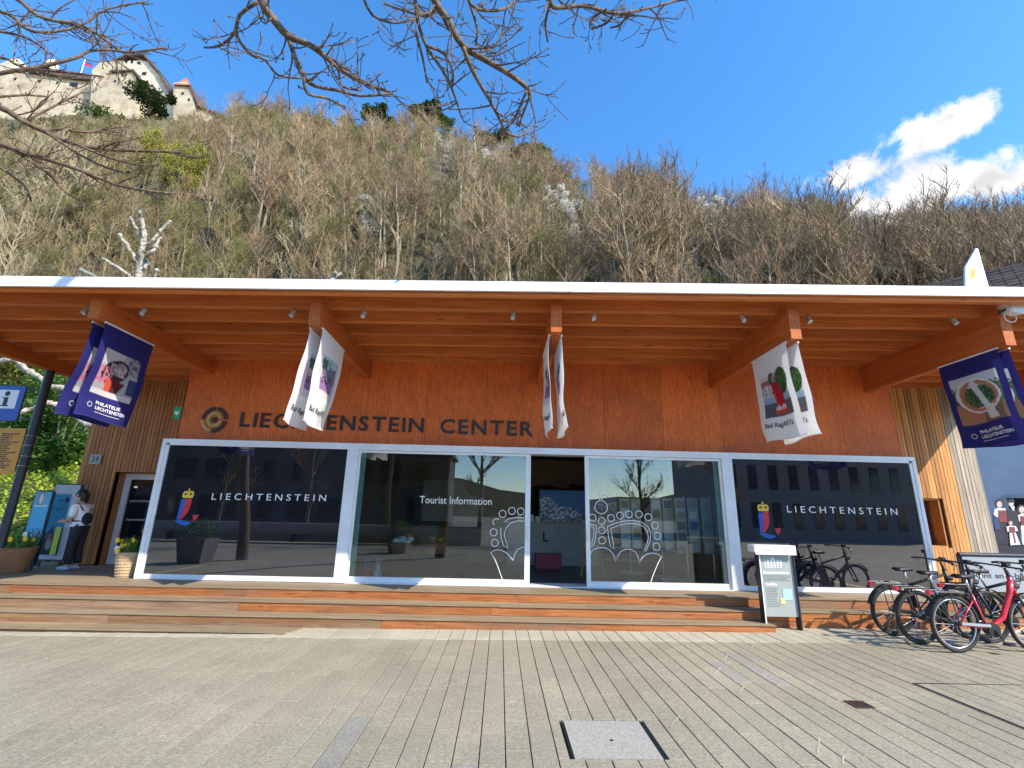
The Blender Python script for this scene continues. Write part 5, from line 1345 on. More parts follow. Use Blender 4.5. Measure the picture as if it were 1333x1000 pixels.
    ck = MB(); ck.bar((.47, -.09, .28), (.55, -.1, .14), .02, .012); ck.bar((.47, .09, .28), (.39, .1, .42), .02, .012); ck.build('crank', M['alu_dark'], b, local=True)
    for (x, y, z) in ((.55, -.15, .135), (.39, .15, .425)): MB().box(x-.045, x+.045, y-.045, y+.045, z-.01, z+.012).build('pedal', M['black'], b, local=True)
    gd = MB(); gd.bar((0.02, -.075, .36), (.42, -.075, .335), .012, .032); gd.build('chain_guard', M['grey'] if frame_mat == 'red' else M['black'], b, local=True)
    T([(.36, .06, .27), (.30, .16, .01)], .008, 'kickstand', M['alu_dark'])
    if basket: MB()
    return b
gzb = lambda x: gz(x)+.002
make_bike('bicycle', 'red low step bicycle standing nearest the camera', 'red', (5.92, 6.68, gzb(5.92)), math.radians(4), math.radians(3))
make_bike('bicycle', 'black bicycle just behind the red one', 'black', (5.78, 7.08, gzb(5.78)), math.radians(6), math.radians(4), step=True)
make_bike('bicycle', 'black bicycle farthest left, by the plinth boards', 'black', (5.80, 7.55, gzb(5.8)), math.radians(3), math.radians(4), step=False)
make_bike('bicycle', 'black bicycle half hidden in front of the rental board', 'black', (6.75, 7.30, gzb(6.75)), math.radians(-8), math.radians(-3), step=False)

def build_rental():
    Y = 8.75
    p0, p1 = onY(1252, 724, Y), onY(1250, 768, Y)
    e = empty('rental_board', (p0.x+1, Y, 0), 'grey bicycle rental board behind the bicycles', 'sign')
    x0, x1 = p0.x, p0.x+2.3; z1, z0 = p0.z, p1.z-.02
    MB().box(x0, x1, Y, Y+.02, z0, z1).build('board', M['grey_blue'], e)
    MB().tube([(x0-.05, Y+.01, z1+.03), (x1+.05, Y+.01, z1+.03)], .035, 10).build('top_rail', M['alu_dark'], e)
    for x in (x0-.04, x1): MB().box(x, x+.05, Y+.022, Y+.07, .0, z1+.03).build('post', M['alu_dark'], e)
    o, q = onY(1268, 752, Y-.001), onY(1332, 758.5, Y-.001)
    text_mb('Rent an e-bike', (o.x, Y-.001, o.z), (1, 0, 0), (0, 0, 1), .085, 1.02, t=.003).build('lettering', M['letter'], e)
    # cut-out board of figures in costume, against the house
    Y2 = 13.2
    k = empty('figure_board', (onY(1310, 700, Y2).x, Y2, 0), 'painted board of people in folk costume by the grey house', 'board')
    def P2(u, v): w = onY(1270+u*.1, 630+v*.1, Y2); return (w.x, w.z)
    def shp(pts, m, nm, d): MB().prism([P2(*p) for p in pts][::-1], (0, Y2-d, 0), (1, 0, 0), (0, 0, 1), .006).build(nm, m, k)
    def disc(u, v, r, m, nm, d, ry=None): shp([(u+r*math.cos(a), v+(ry or r)*math.sin(a)) for a in [i*PI/8 for i in range(16)]], m, nm, d)
    dk = M['costume_dark']; rd = M['costume_red']; wh = M['costume_white']; fc = M['costume_face']; bl = M['costume_blue']
    bx0, bx1 = P2(215, 800)[0], P2(215, 800)[0]+2.4; MB().box(bx0, bx1, Y2, Y2+.03, .2, P2(300, 760)[1]).build('backing', dk, k)
    # woman with halo hat
    shp([(220, 400), (300, 390), (400, 420), (420, 780), (250, 780)], dk, 'skirt', .004); disc(300, 255, 60, dk, 'hat', .004); disc(303, 268, 36, fc, 'face', .011, 42)
    shp([(240, 330), (290, 310), (380, 320), (400, 450), (345, 465), (280, 450), (230, 400)], wh, 'sleeves', .011); shp([(285, 345), (385, 345), (400, 500), (290, 500)], rd, 'bodice', .018)
    shp([(220, 410), (290, 440), (310, 600), (240, 600)], bl, 'sleeve', .018)
    # man with hat
    shp([(400, 330), (500, 320), (580, 420), (580, 780), (420, 780)], dk, 'coat', .005); disc(455, 255, 34, fc, 'face', .012, 42); shp([(410, 245), (420, 200), (480, 195), (500, 240)], dk, 'hat', .019); shp([(450, 300), (500, 290), (495, 350), (470, 340)], wh, 'collar', .012)
    # girl in front
    disc(440, 510, 30, M['costume_hair'], 'hair', .024); disc(440, 512, 20, fc, 'face', .031, 26); shp([(385, 560), (440, 540), (510, 550), (540, 610), (490, 620), (400, 625)], wh, 'blouse', .024); shp([(420, 560), (490, 560), (500, 630), (430, 635)], rd, 'bodice', .031); shp([(425, 635), (505, 630), (570, 790), (440, 800)], wh, 'apron', .024); shp([(465, 635), (482, 635), (510, 770), (495, 770)], rd, 'ribbon', .031)
    # right woman
    disc(590, 330, 60, dk, 'hat', .006); disc(592, 335, 36, fc, 'face', .013, 42); shp([(540, 410), (600, 380), (680, 400), (680, 500), (560, 490)], wh, 'sleeves', .013); shp([(570, 420), (680, 420), (680, 540), (580, 540)], rd, 'bodice', .02); shp([(580, 540), (690, 540), (720, 790), (600, 790)], wh, 'apron', .013)
    # firewood pile in front of the figures
    rr = random.Random(3); yb = 12.6
    labs = 'split firewood log in the pile right of the slatted wall'
    pz = onY(1300, 726, yb).z
    for row in range(5):
        for i in range(9):
            x = onY(1285, 720, yb).x+.0+i*.20+(row % 2)*.1; z = .12+row*.17
            l = MB(); n = 7; rad = .085+rr.uniform(-.012, .012)
            l.tube([(x, yb-.25+rr.uniform(-.04, .04), z), (x+rr.uniform(-.02, .02), yb+.25, z)], rad, n)
            tag(l.build('firewood_log', M['log']), labs, 'log', 'firewood pile by the house')
M['grey_blue'] = pm('grey blue board', (.30, .33, .37), (.35, .38, .42), scale=2, rough=.55)
M['costume_dark'] = pm('painted dark cloth', (.012, .013, .022), (.02, .021, .034), scale=4, rough=.7)
M['costume_red'] = pm('painted red cloth', (.16, .03, .03), (.22, .045, .04), scale=4, rough=.7)
M['costume_white'] = pm('painted white linen', (.55, .56, .60), (.65, .66, .70), scale=4, rough=.7)
M['costume_face'] = pm('painted face', (.46, .38, .36), (.52, .43, .40), scale=4, rough=.7)
M['costume_blue'] = pm('painted blue sleeve', (.02, .035, .13), (.03, .045, .16), scale=4, rough=.7)
M['costume_hair'] = pm('painted fair hair', (.26, .12, .06), (.32, .16, .08), scale=4, rough=.7)
build_rental()

def build_house():
    # house behind on the right; its near gable faces left and lies in shade
    A = onY(1255, 640, 14.5); 
    ang = math.radians(-44)
    h = empty('grey_house', (18.6, 20.4, 0), 'grey rendered house with dark tiled roof at the right edge', 'house')
    o = Vector((19.7, 20.6, 0)); d = Vector((math.cos(ang), math.sin(ang), 0)); nrm = Vector((-d.y, d.x, 0))   # d along visible wall, nrm away from viewer
    if nrm.y < 0: nrm = -nrm
    L, D_, H = 13.0, 10.0, 9.0
    c = [o, o+d*L, o+d*L+nrm*D_, o+nrm*D_]
    up = Vector((0, 0, 1))
    w = MB(); w.hexa([*c, *[q+up*H for q in c]]); w.build('wall', M['house_wall'], h)
    # roof: ridge along the wall direction
    ov = .3; z0, zr = H-.2, H+5.4
    a0, a1 = o-d*ov-nrm*ov, o+d*(L+ov)-nrm*ov; b0, b1 = o-d*ov+nrm*(D_+ov), o+d*(L+ov)+nrm*(D_+ov); r0, r1 = (a0+b0)/2, (a1+b1)/2
    rf = MB(); rf.hexa([a0+up*z0, a1+up*z0, r1+up*zr, r0+up*zr, a0+up*(z0+.15), a1+up*(z0+.15), r1+up*(zr+.15), r0+up*(zr+.15)])
    rf.hexa([r0+up*zr, r1+up*zr, b1+up*z0, b0+up*z0, r0+up*(zr+.15), r1+up*(zr+.15), b1+up*(z0+.15), b0+up*(z0+.15)])
    roof = rf.build('roof', M['house_tile'], h)
    g = MB(); g.add([o+up*H, o+nrm*D_+up*H, (o+o+nrm*D_)/2+up*(zr-.1)], [(0, 1, 2)]); g.add([o+d*L+up*H, o+d*L+nrm*D_+up*H, o+d*L+nrm*D_/2+up*(zr-.1)], [(0, 1, 2)]); g.build('gable', M['house_wall'], h)
    # courses of tiles on the near slope
    sl = (r0-a0)+up*(zr-z0); nrow = 24
    for i in range(nrow):
        t0, t1 = i/nrow, (i+1.15)/nrow
        p0 = a0+up*(z0+.16)+sl*t0; p1 = a1+up*(z0+.16)+sl*t0; q0 = a0+up*(z0+.19)+sl*t1; q1 = a1+up*(z0+.19)+sl*t1
        m = MB(); n = 30; e_ = up*.035
        for k in range(n):
            u0, u1 = k/n+.001, (k+1)/n-.001; dz = up*R.uniform(-.012, .012)
            s0, s1, s2, s3 = p0.lerp(p1, u0)+e_+dz, p0.lerp(p1, u1)+e_+dz, q0.lerp(q1, u1)-up*.03+dz, q0.lerp(q1, u0)-up*.03+dz
            m.add([s0, s1, s2, s3, s0-e_, s1-e_], [(0, 1, 2, 3), (4, 5, 1, 0)])
        m.build('tile_course', M['house_tile'], roof)
    # window with grey surround
    def wp(s, z, off): return o+d*s-nrm*off+up*z
    s0, z0w = 1.25, 1.75
    f = MB(); f.hexa([wp(s0, z0w, .06), wp(s0+1.5, z0w, .06), wp(s0+1.5, z0w, 0), wp(s0, z0w, 0), wp(s0, z0w+1.1, .06), wp(s0+1.5, z0w+1.1, .06), wp(s0+1.5, z0w+1.1, 0), wp(s0, z0w+1.1, 0)])
    win = f.build('window_frame', M['concrete'], h)
    f = MB(); f.hexa([wp(s0+.12, z0w+.12, .07), wp(s0+1.38, z0w+.12, .07), wp(s0+1.38, z0w+.12, .062), wp(s0+.12, z0w+.12, .062), wp(s0+.12, z0w+.98, .07), wp(s0+1.38, z0w+.98, .07), wp(s0+1.38, z0w+.98, .062), wp(s0+.12, z0w+.98, .062)])
    f.build('pane', M['film'], win)
    # white pointed gable panel with a small yellow emblem, behind the canopy edge
    Y = 11.8
    def Q(px, py): v = onY(px, py, Y); return (v.x, v.z)
    pts = [Q(1257, 392), Q(1257, 347), Q(1270, 325), Q(1282, 372), Q(1286, 392)]
    e = empty('pointed_panel', (onY(1268, 372, Y).x, Y, 4.9), 'white pointed panel with small yellow emblem above the roof edge', 'panel')
    MB().prism(pts[::-1], (0, Y+.06, 0), (1, 0, 0), (0, 0, 1), .06).build('panel_body', M['white'], e)
    a, b_ = onY(1270, 325, Y-.01), onY(1284, 385, Y-.01)
    MB().bar((a.x+.06, Y+.03, a.z+.05), (b_.x+.12, Y+.03, b_.z), .07, .05, up=(0, 1, 0)).build('coping', M['alu'], e)
    z = onY(1266, 356, Y)
    MB().prism([Q(1266+3.6*math.cos(t), 356+8*math.sin(t)) for t in [i*PI/8 for i in range(16)]][::-1], (0, Y-.001, 0), (1, 0, 0), (0, 0, 1), .006).build('emblem', M['yellow'], e)
    MB().prism([Q(1266.5+1.8*math.cos(t), 356+4*math.sin(t)) for t in [i*PI/8 for i in range(16)]][::-1], (0, Y-.008, 0), (1, 0, 0), (0, 0, 1), .004).build('emblem_core', M['orange'], e)
build_house()

# ------------------------------------------------------------------ hillside
SKY = [(-260, 175), (-120, 160), (0, 150), (130, 150), (250, 152), (330, 162), (380, 170), (430, 182), (500, 182), (530, 174), (565, 164), (610, 180), (660, 195), (700, 207), (740, 245), (800, 298), (850, 318), (900, 335), (1000, 352), (1100, 364), (1200, 372), (1333, 384), (1500, 395), (1700, 405)]
_sk = []
for (px, py) in SKY:
    d = ray(px, py); _sk.append((d.x/d.y, d.z/d.y))
_ss = np.array([a for a, b in _sk]); _st = np.array([b for a, b in _sk])
def hill_T(s): return np.interp(s, _ss, _st)
def hill_Yr(s): return np.interp(s, [-1.6, -.6, 0, .5, 1.3], [108, 112, 106, 88, 70])
Y0H = 21.0
def hnoise(x, y):
    return (np.sin(x*.11+1.3*np.sin(y*.07))*1.3+np.sin(y*.17+x*.05)*.9+np.sin(x*.31+y*.23)*.5+np.sin(x*.57-y*.41)*.3)
def hill_z(X, Y):
    X = np.asarray(X, float); Y = np.asarray(Y, float)
    s = X/np.maximum(Y, 5); Yr = hill_Yr(s); zr = CAMH+hill_T(s)*Yr
    t = np.clip((Y-Y0H)/(Yr-Y0H), 0, 1)
    z = .5+(zr-.5)*t**.88
    z = np.where(Y > Yr, zr-(Y-Yr)*.18, z)
    return z+hnoise(X, Y)*np.clip(t*3, 0, 1)*.55
def hit(px, py):
    """point of the hillside seen through a pixel"""
    d = ray(px, py); Ys = np.linspace(24, 135, 900); k = np.nonzero(CAMH+d.z/d.y*Ys <= hill_z(d.x/d.y*Ys, Ys))[0]
    if len(k): return CAM+d*(float(Ys[k[0]])/d.y)
    Y = hill_Yr(d.x/d.y); return CAM+d*(Y/d.y)
def build_hill():
    S_ = np.linspace(-2.6, 2.4, 230); T_ = np.concatenate([np.linspace(0, 1, 90), np.linspace(1.02, 1.9, 14)])
    Sg, Tg = np.meshgrid(S_, T_); Yr = hill_Yr(Sg); Y = Y0H+(Yr-Y0H)*Tg; X = Sg*Y; Z = hill_z(X, Y)
    vs = np.stack([X, Y, Z], -1).reshape(-1, 3); n = len(S_); idx = np.arange(len(vs)).reshape(len(T_), n)
    q = np.stack([idx[:-1, :-1], idx[:-1, 1:], idx[1:, 1:], idx[1:, :-1]], -1).reshape(-1, 4)
    me = bpy.data.meshes.new('hillside'); me.from_pydata(vs.tolist(), [], q.tolist()); me.materials.append(M['olive'])
    me.polygons.foreach_set('use_smooth', [True]*len(me.polygons))
    tag(link('hillside', me), kind='structure')
    # bare limestone faces
    for nm, poly_, seed in (('cliff', [(560, 165), (590, 168), (620, 172), (655, 195), (660, 212), (630, 222), (600, 232), (582, 222), (572, 195)], 1), ('cliff', [(300, 178), (318, 176), (330, 190), (322, 205), (305, 203)], 2),
                            ('cliff', [(730, 255), (765, 262), (790, 290), (770, 312), (735, 300)], 3)):
        xs = [p[0] for p in poly_]; ys = [p[1] for p in poly_]; n = 26
        rs = np.random.RandomState(seed); vs = []; ok = []; cx, cy = sum(xs)/len(xs), sum(ys)/len(ys)
        for j in range(n+1):
            for i in range(n+1):
                px, py = min(xs)+(max(xs)-min(xs))*i/n, min(ys)+(max(ys)-min(ys))*j/n; py = max(py, float(np.interp(px, [q[0] for q in SKY], [q[1] for q in SKY]))+5)
                ins = False
                for k in range(len(poly_)):
                    (x0, y0), (x1, y1) = poly_[k], poly_[(k+1) % len(poly_)]
                    if (py < y0) != (py < y1) and px < (x1-x0)*(py-y0)/(y1-y0)+x0: ins = not ins
                p = hit(px, py); dr = (CAM-p).normalized()
                off = (1.4+1.1*math.sin(px*.35+py*.5+seed)+.9*math.sin(py*.9-px*.25)+rs.uniform(-1.1, 1.1)) if ins else -2.0+rs.uniform(0, 1.8)
                vs.append(tuple(p+dr*off))
        fs = [(j*(n+1)+i, j*(n+1)+i+1, (j+1)*(n+1)+i+1, (j+1)*(n+1)+i) for j in range(n) for i in range(n)]
        me = bpy.data.meshes.new(nm); me.from_pydata(vs, [], fs); me.materials.append(M['rock']); tag(link(nm, me), kind='structure')
build_hill()

# ---- bare hillside trees
def grow_tree(seed, H, style):
    """returns trunk and crown as mesh builders (base at origin)"""
    r = random.Random(seed); tr, cr, lf = MB(), MB(), MB()
    lean = Vector((r.uniform(-.09, .12), r.uniform(-.08, .03), 1)).normalized()
    bush = style in ('bush', 'thicket'); stems = {'bush': r.randint(4, 6), 'thicket': 15}.get(style, 2 if r.random() < .25 else 1)
    def leafs(p, n, size, spread):
        for _ in range(n):
            c = p+Vector((r.uniform(-1, 1), r.uniform(-1, 1), r.uniform(-1, 1)))*spread
            a = Vector((r.uniform(-1, 1), r.uniform(-1, 1), r.uniform(-1, 1))).normalized()*size; b = a.cross(Vector((r.uniform(-1, 1), r.uniform(-1, 1), .3))).normalized()*size*.6
            lf.add([c-a, c+b, c+a, c-b], [(0, 1, 2, 3)])
    def twig(p, d, l, rad, lvl):
        n = 3; pts = [p]; rr = [rad]; q = p.copy(); dd = d.copy()
        for i in range(n):
            dd = (dd+Vector((r.uniform(-.22, .22), r.uniform(-.22, .22), r.uniform(-.05, .24)))).normalized(); q = q+dd*(l/n); pts.append(q.copy()); rr.append(rad*(1-(i+1)/n*.72))
        cr.tube(pts, rr, 3, False)
        if style in LEAFY and lvl >= 1:
            k, sz = LEAFY[style]
            for pt in pts[1:]: leafs(pt, k, sz, .28)
        if lvl < 3:
            for i in range((7, 7, 4)[lvl]):
                t = r.uniform(.25, 1); k = min(int(t*n), n-1); b = pts[k].lerp(pts[k+1], t*n-k)
                ax = Vector((r.uniform(-1, 1), r.uniform(-1, 1), r.uniform(-.2, .9))).normalized()
                nd = (dd*.8+ax*.75).normalized(); twig(b, nd, l*r.uniform(.34, .6), max(rad*.55, .012), lvl+1)
    for s in range(stems):
        ln = lean if stems == 1 else (lean+Vector((r.uniform(-.35, .35), r.uniform(-.3, .3), 0))*(1.3 if bush else .5)).normalized()
        h = H*(r.uniform(.6, 1) if stems > 1 else 1); n = 7; pts = []; rr = []; R0 = H*(.011 if bush else .0165)*r.uniform(.85, 1.2); p = Vector((r.uniform(-.2, .2), r.uniform(-.2, .2), -.5))*(1 if stems > 1 else .2)
        if style == 'thicket': p = Vector((r.uniform(-3, 3), r.uniform(-2, 2), 0)); R0 = r.uniform(.03, .06); ln = (Vector((r.uniform(-.12, .12), r.uniform(-.1, .1), 1))).normalized()
        p.z = -1.0 if style == 'thicket' else -.5
        for i in range(n+1):
            pts.append(p.copy()); rr.append(R0*(1-.88*(i/n)**.9)+.008); p = p+(ln+Vector((r.uniform(-.09, .09), r.uniform(-.09, .09), 0)))*((h+.5)/n)
        tr.tube(pts, rr, 5, False)
        nb = {'bush': 6, 'thicket': 5}.get(style, 17 if stems == 1 else 11)
        for b in range(nb):
            t = r.uniform(.22 if not bush else .1, .98) if style != 'tall' else r.uniform(.5, .99)
            k = min(int(t*n), n-1); q = pts[k].lerp(pts[k+1], t*n-k); az = r.uniform(0, 2*PI); tl = r.uniform(.55, .95)
            d = Vector((math.cos(az)*math.sin(tl), math.sin(az)*math.sin(tl), math.cos(tl)))
            twig(q, d, h*r.uniform(.2, .34)*(1.15-.55*t), R0*.42*(1.1-t*.7)+.012, 1 if nb > 6 else 1)
    return tr, cr, lf
LEAFY = {'bud': (1, .075), 'blossom': (5, .13), 'yellow': (3, .10), 'bush_bud': (2, .08)}
VAR = [('tall', 15, 'bark_beech', None), ('tall', 14, 'bark_beech', None), ('round', 11, 'bark_hill', None), ('round', 12, 'bark_pale', None), ('bud', 11, 'bark_hill', 'leaf_bud'), ('bud', 9, 'bark_hill', 'leaf_bud'),
       ('blossom', 10, 'bark_hill', 'blossom'), ('yellow', 9, 'bark_hill', 'leaf_yellow'), ('bush', 6, 'bark_pale', None), ('bush', 5.5, 'bark_hill', None), ('thicket', 6.5, 'bark_pale', None), ('thicket', 6, 'bark_hill', None)]
NICE = {'tall': 'tall bare brown tree in the hillside wood', 'round': 'bare spreading tree in the hillside wood', 'bud': 'bare tree with olive buds in the hillside wood', 'blossom': 'white blossoming tree in the hillside wood',
        'yellow': 'yellow leafing tree below the castle', 'bush': 'low bare many stemmed bush on the hillside', 'thicket': 'thicket of thin bare stems low on the hillside'}
def build_wood():
    r = random.Random(21); data = []
    for i, (st, H, bk, lfm) in enumerate(VAR):
        tr, cr, lf = grow_tree(100+i, H, st)
        tme = tr.mesh('trunk', M[bk], True)
        if lfm: 
            cr.mi = 1; cr.add(lf.v, lf.f); cme = cr.mesh('crown', [M['twig'] if bk == 'bark_hill' else M['bark_pale'], M[lfm]])
        else: cme = cr.mesh('crown', M[{'bark_hill': 'twig', 'bark_beech': 'twig_dark'}.get(bk, 'bark_pale')])
        data.append((tme, cme, H))
    def roofline(px): return 360+px*.0113
    pts = []      # (x, y, z, variant, scale, rot, pixel height)
    def put(x, y, vi, sc, free=True):
        z = float(hill_z(x, y)); top = proj((x, y, z+data[vi][2]*sc)); bot = proj((x, y, z))
        if top[2] < 5 or not (-90 < top[0] < 1420): return
        if top[1] > roofline(top[0])-2: return
        if top[0] < 300 and top[1] < 152 and vi != 7: return        # keeps the castle free
        if free and r.random() < .8:
            for (cx0, cy0, cx1, cy1) in ((183, 175, 280, 262), (888, 240, 962, 345), (1090, 275, 1170, 350), (470, 262, 530, 318)):
                if cx0 < top[0] < cx1 and cy0 < top[1] < cy1: return
        mid = ((top[0]+bot[0])/2, (top[1]+bot[1])/2)
        for (cx0, cy0, cx1, cy1) in ((558, 150, 664, 236), (296, 170, 334, 210), (735, 252, 790, 312)):
            if cx0-6 < top[0] < cx1+6 and (cy0 < top[1] < cy1 or cy0 < mid[1] < cy1-8) and r.random() < .72: return
        vis = min(bot[1], roofline(top[0]))-top[1]
        pts.append((x, y, z, vi, sc, r.uniform(0, 2*PI), vis))
    for px, py, vi, sc in ((208, 245, 7, .8), (245, 275, 7, .9), (228, 258, 7, .8), (262, 262, 7, .75), (722, 320, 6, .7), (735, 330, 6, .6), (495, 322, 6, .55), (512, 312, 6, .5), (80, 330, 8, 1.3), (60, 320, 8, 1.3), (110, 310, 8, 1.2), (100, 290, 3, .9), (50, 300, 3, 1.0), (130, 295, 3, .8)):
        p = hit(px, py); put(p.x, p.y-2, vi, sc, False)
    for px, py, fr_ in ((924, 268, .55), (944, 290, .52), (1122, 296, .55), (1146, 304, .52)):      # blossoming trees standing at the front of the right wood
        d = ray(px, py); Yq = float(hill_Yr(d.x/d.y))*fr_; q = CAM+d*(Yq/d.y); hq = q.z-float(hill_z(q.x, q.y)); put(q.x, q.y, 6, max(.5, min(hq/10.5, 1.9)), False)
    special = list(pts); pts.clear()
    n = 0
    while n < 5200:
        s = r.uniform(-1.5, 1.35); Yr = float(hill_Yr(s)); t = r.uniform(.08, 1.03); Y = Y0H+(Yr-Y0H)*t; X = s*Y; n += 1
        if s > .22:
            if r.random() < .5: continue
            vi = r.choice((0, 0, 1, 1, 0, 1, 0, 4, 3)); sc = r.uniform(.62, .95)
        else:
            crest = .60 if s > -.45 else .74
            if t > .93: vi = r.choice((8, 9, 9, 5)); sc = r.uniform(.22, .42)
            elif t > crest: vi = r.choice((8, 9, 9, 5, 10, 11, 5)); sc = r.uniform(.35, .58)
            elif s < -.75: vi = r.choice((2, 3, 4, 5, 8, 9, 5, 2, 10, 11)); sc = r.uniform(.36, .66)
            else: vi = r.choice((0, 1, 0, 2, 2, 3, 4, 4, 5, 9, 10, 11, 11)); sc = r.uniform(.38, .72)
        put(X, Y, vi, sc)
    pts.sort(key=lambda p: -p[6])
    ind = special+[p for p in pts if VAR[p[3]][0] != 'thicket'][:294-len(special)]+[p for p in pts if VAR[p[3]][0] == 'thicket'][:6]; ids = set(id(p) for p in ind); rest = [p for p in pts if id(p) not in ids]
    protos = {}
    for (x, y, z, vi, sc, rot, h) in ind:
        st = VAR[vi][0]
        e = empty({'bush': 'bare_bush', 'thicket': 'thicket'}.get(st, 'bare_tree'), (x, y, z), NICE[st], {'bush': 'bush', 'thicket': 'thicket'}.get(st, 'tree'), 'hillside wood, '+st, rz=rot); e.scale = (sc, sc, sc)
        t = link('trunk', data[vi][0], e, local=True); c = link('crown', data[vi][1], e, local=True)
        protos.setdefault(vi, (t, c))
    # the remaining wood as one mass, instanced on points
    rest = [p for p in rest if p[3] in protos]
    me = bpy.data.meshes.new('hillside_wood'); me.from_pydata([p[:3] for p in rest], [], [])
    keys = sorted(protos)
    for nm, ty, vals in (('idx', 'INT', [keys.index(p[3]) for p in rest]), ('scl', 'FLOAT', [p[4] for p in rest]), ('rot', 'FLOAT', [p[5] for p in rest])):
        a = me.attributes.new(nm, ty, 'POINT'); a.data.foreach_set('value', vals)
    o = link('hillside_wood', me); tag(o, 'bare brown wood covering the hillside behind the building', 'wood', kind='stuff')
    ng = bpy.data.node_groups.new('wood', 'GeometryNodeTree')
    ng.interface.new_socket('Geometry', in_out='INPUT', socket_type='NodeSocketGeometry'); ng.interface.new_socket('Geometry', in_out='OUTPUT', socket_type='NodeSocketGeometry')
    N = ng.nodes.new; L = ng.links.new
    gi, go = N('NodeGroupInput'), N('NodeGroupOutput'); iop = N('GeometryNodeInstanceOnPoints'); jn = N('GeometryNodeJoinGeometry')
    L(gi.outputs[0], iop.inputs['Points']); L(jn.outputs[0], iop.inputs['Instance']); iop.inputs['Pick Instance'].default_value = True
    g2s = []
    for k in keys:
        j = N('GeometryNodeJoinGeometry'); g2 = N('GeometryNodeGeometryToInstance')
        for ob in protos[k]:
            oi = N('GeometryNodeObjectInfo'); oi.inputs['Object'].default_value = ob; oi.transform_space = 'ORIGINAL'; L(oi.outputs['Geometry'], j.inputs[0])
        L(j.outputs[0], g2.inputs[0]); g2s.append(g2)
    for g2 in reversed(g2s): L(g2.outputs[0], jn.inputs[0])      # join lists its links last first
    def na(nm, ty):
        a = N('GeometryNodeInputNamedAttribute'); a.data_type = ty; a.inputs['Name'].default_value = nm; return [x for x in a.outputs if x.enabled][0]
    L(na('idx', 'INT'), iop.inputs['Instance Index']); cx = N('ShaderNodeCombineXYZ'); L(na('rot', 'FLOAT'), cx.inputs[2]); L(cx.outputs[0], iop.inputs['Rotation']); L(na('scl', 'FLOAT'), iop.inputs['Scale'])
    L(iop.outputs[0], go.inputs[0])
    md = o.modifiers.new('wood', 'NODES'); md.node_group = ng
    return data
WOOD = build_wood()

def leaf_cloud(mb, c, rad, n, size, r, hollow=.5, flat=1.0):
    for _ in range(n):
        d = Vector((r.gauss(0, 1), r.gauss(0, 1), r.gauss(0, 1))).normalized()*(r.uniform(hollow, 1)**.7)
        p = Vector((c[0]+d.x*rad[0], c[1]+d.y*rad[1], c[2]+d.z*rad[2]))
        a = Vector((r.uniform(-1, 1), r.uniform(-1, 1), r.uniform(-.6, .6))).normalized()*size*r.uniform(.6, 1.2); b = a.cross(Vector((r.uniform(-.6, .6), r.uniform(-.6, .6), 1))).normalized()*size*.5
        mb.add([p-a, p+b, p+a, p-b], [(0, 1, 2, 3)])
def bushy(name, lab, c, rad, n, size, mat, seed, cat='shrub', grp=None, lobes=5):
    r = random.Random(seed); e = empty(name, (c[0], c[1], c[2]-rad[2]), lab, cat, grp)
    mb = MB()
    for k in range(lobes):
        q = (c[0]+r.uniform(-.7, .7)*rad[0], c[1]+r.uniform(-.6, .6)*rad[1], c[2]+r.uniform(-.6, .6)*rad[2]); s = r.uniform(.25, .55) if lobes > 9 else r.uniform(.4, .65)
        leaf_cloud(mb, q, [x*s*r.uniform(.8, 1.25) for x in rad], n//lobes, size, r, .25)
    mb.build('foliage', M[mat], e)
    st = MB()
    for k in range(5): st.tube([(c[0]+r.uniform(-.1, .1)*rad[0], c[1], c[2]-rad[2]), (c[0]+r.uniform(-.5, .5)*rad[0], c[1]+r.uniform(-.3, .3)*rad[1], c[2]+r.uniform(0, .5)*rad[2])], [rad[2]*.03, rad[2]*.01], 5, False)
    st.build('stems', M['bark_hill'], e); return e
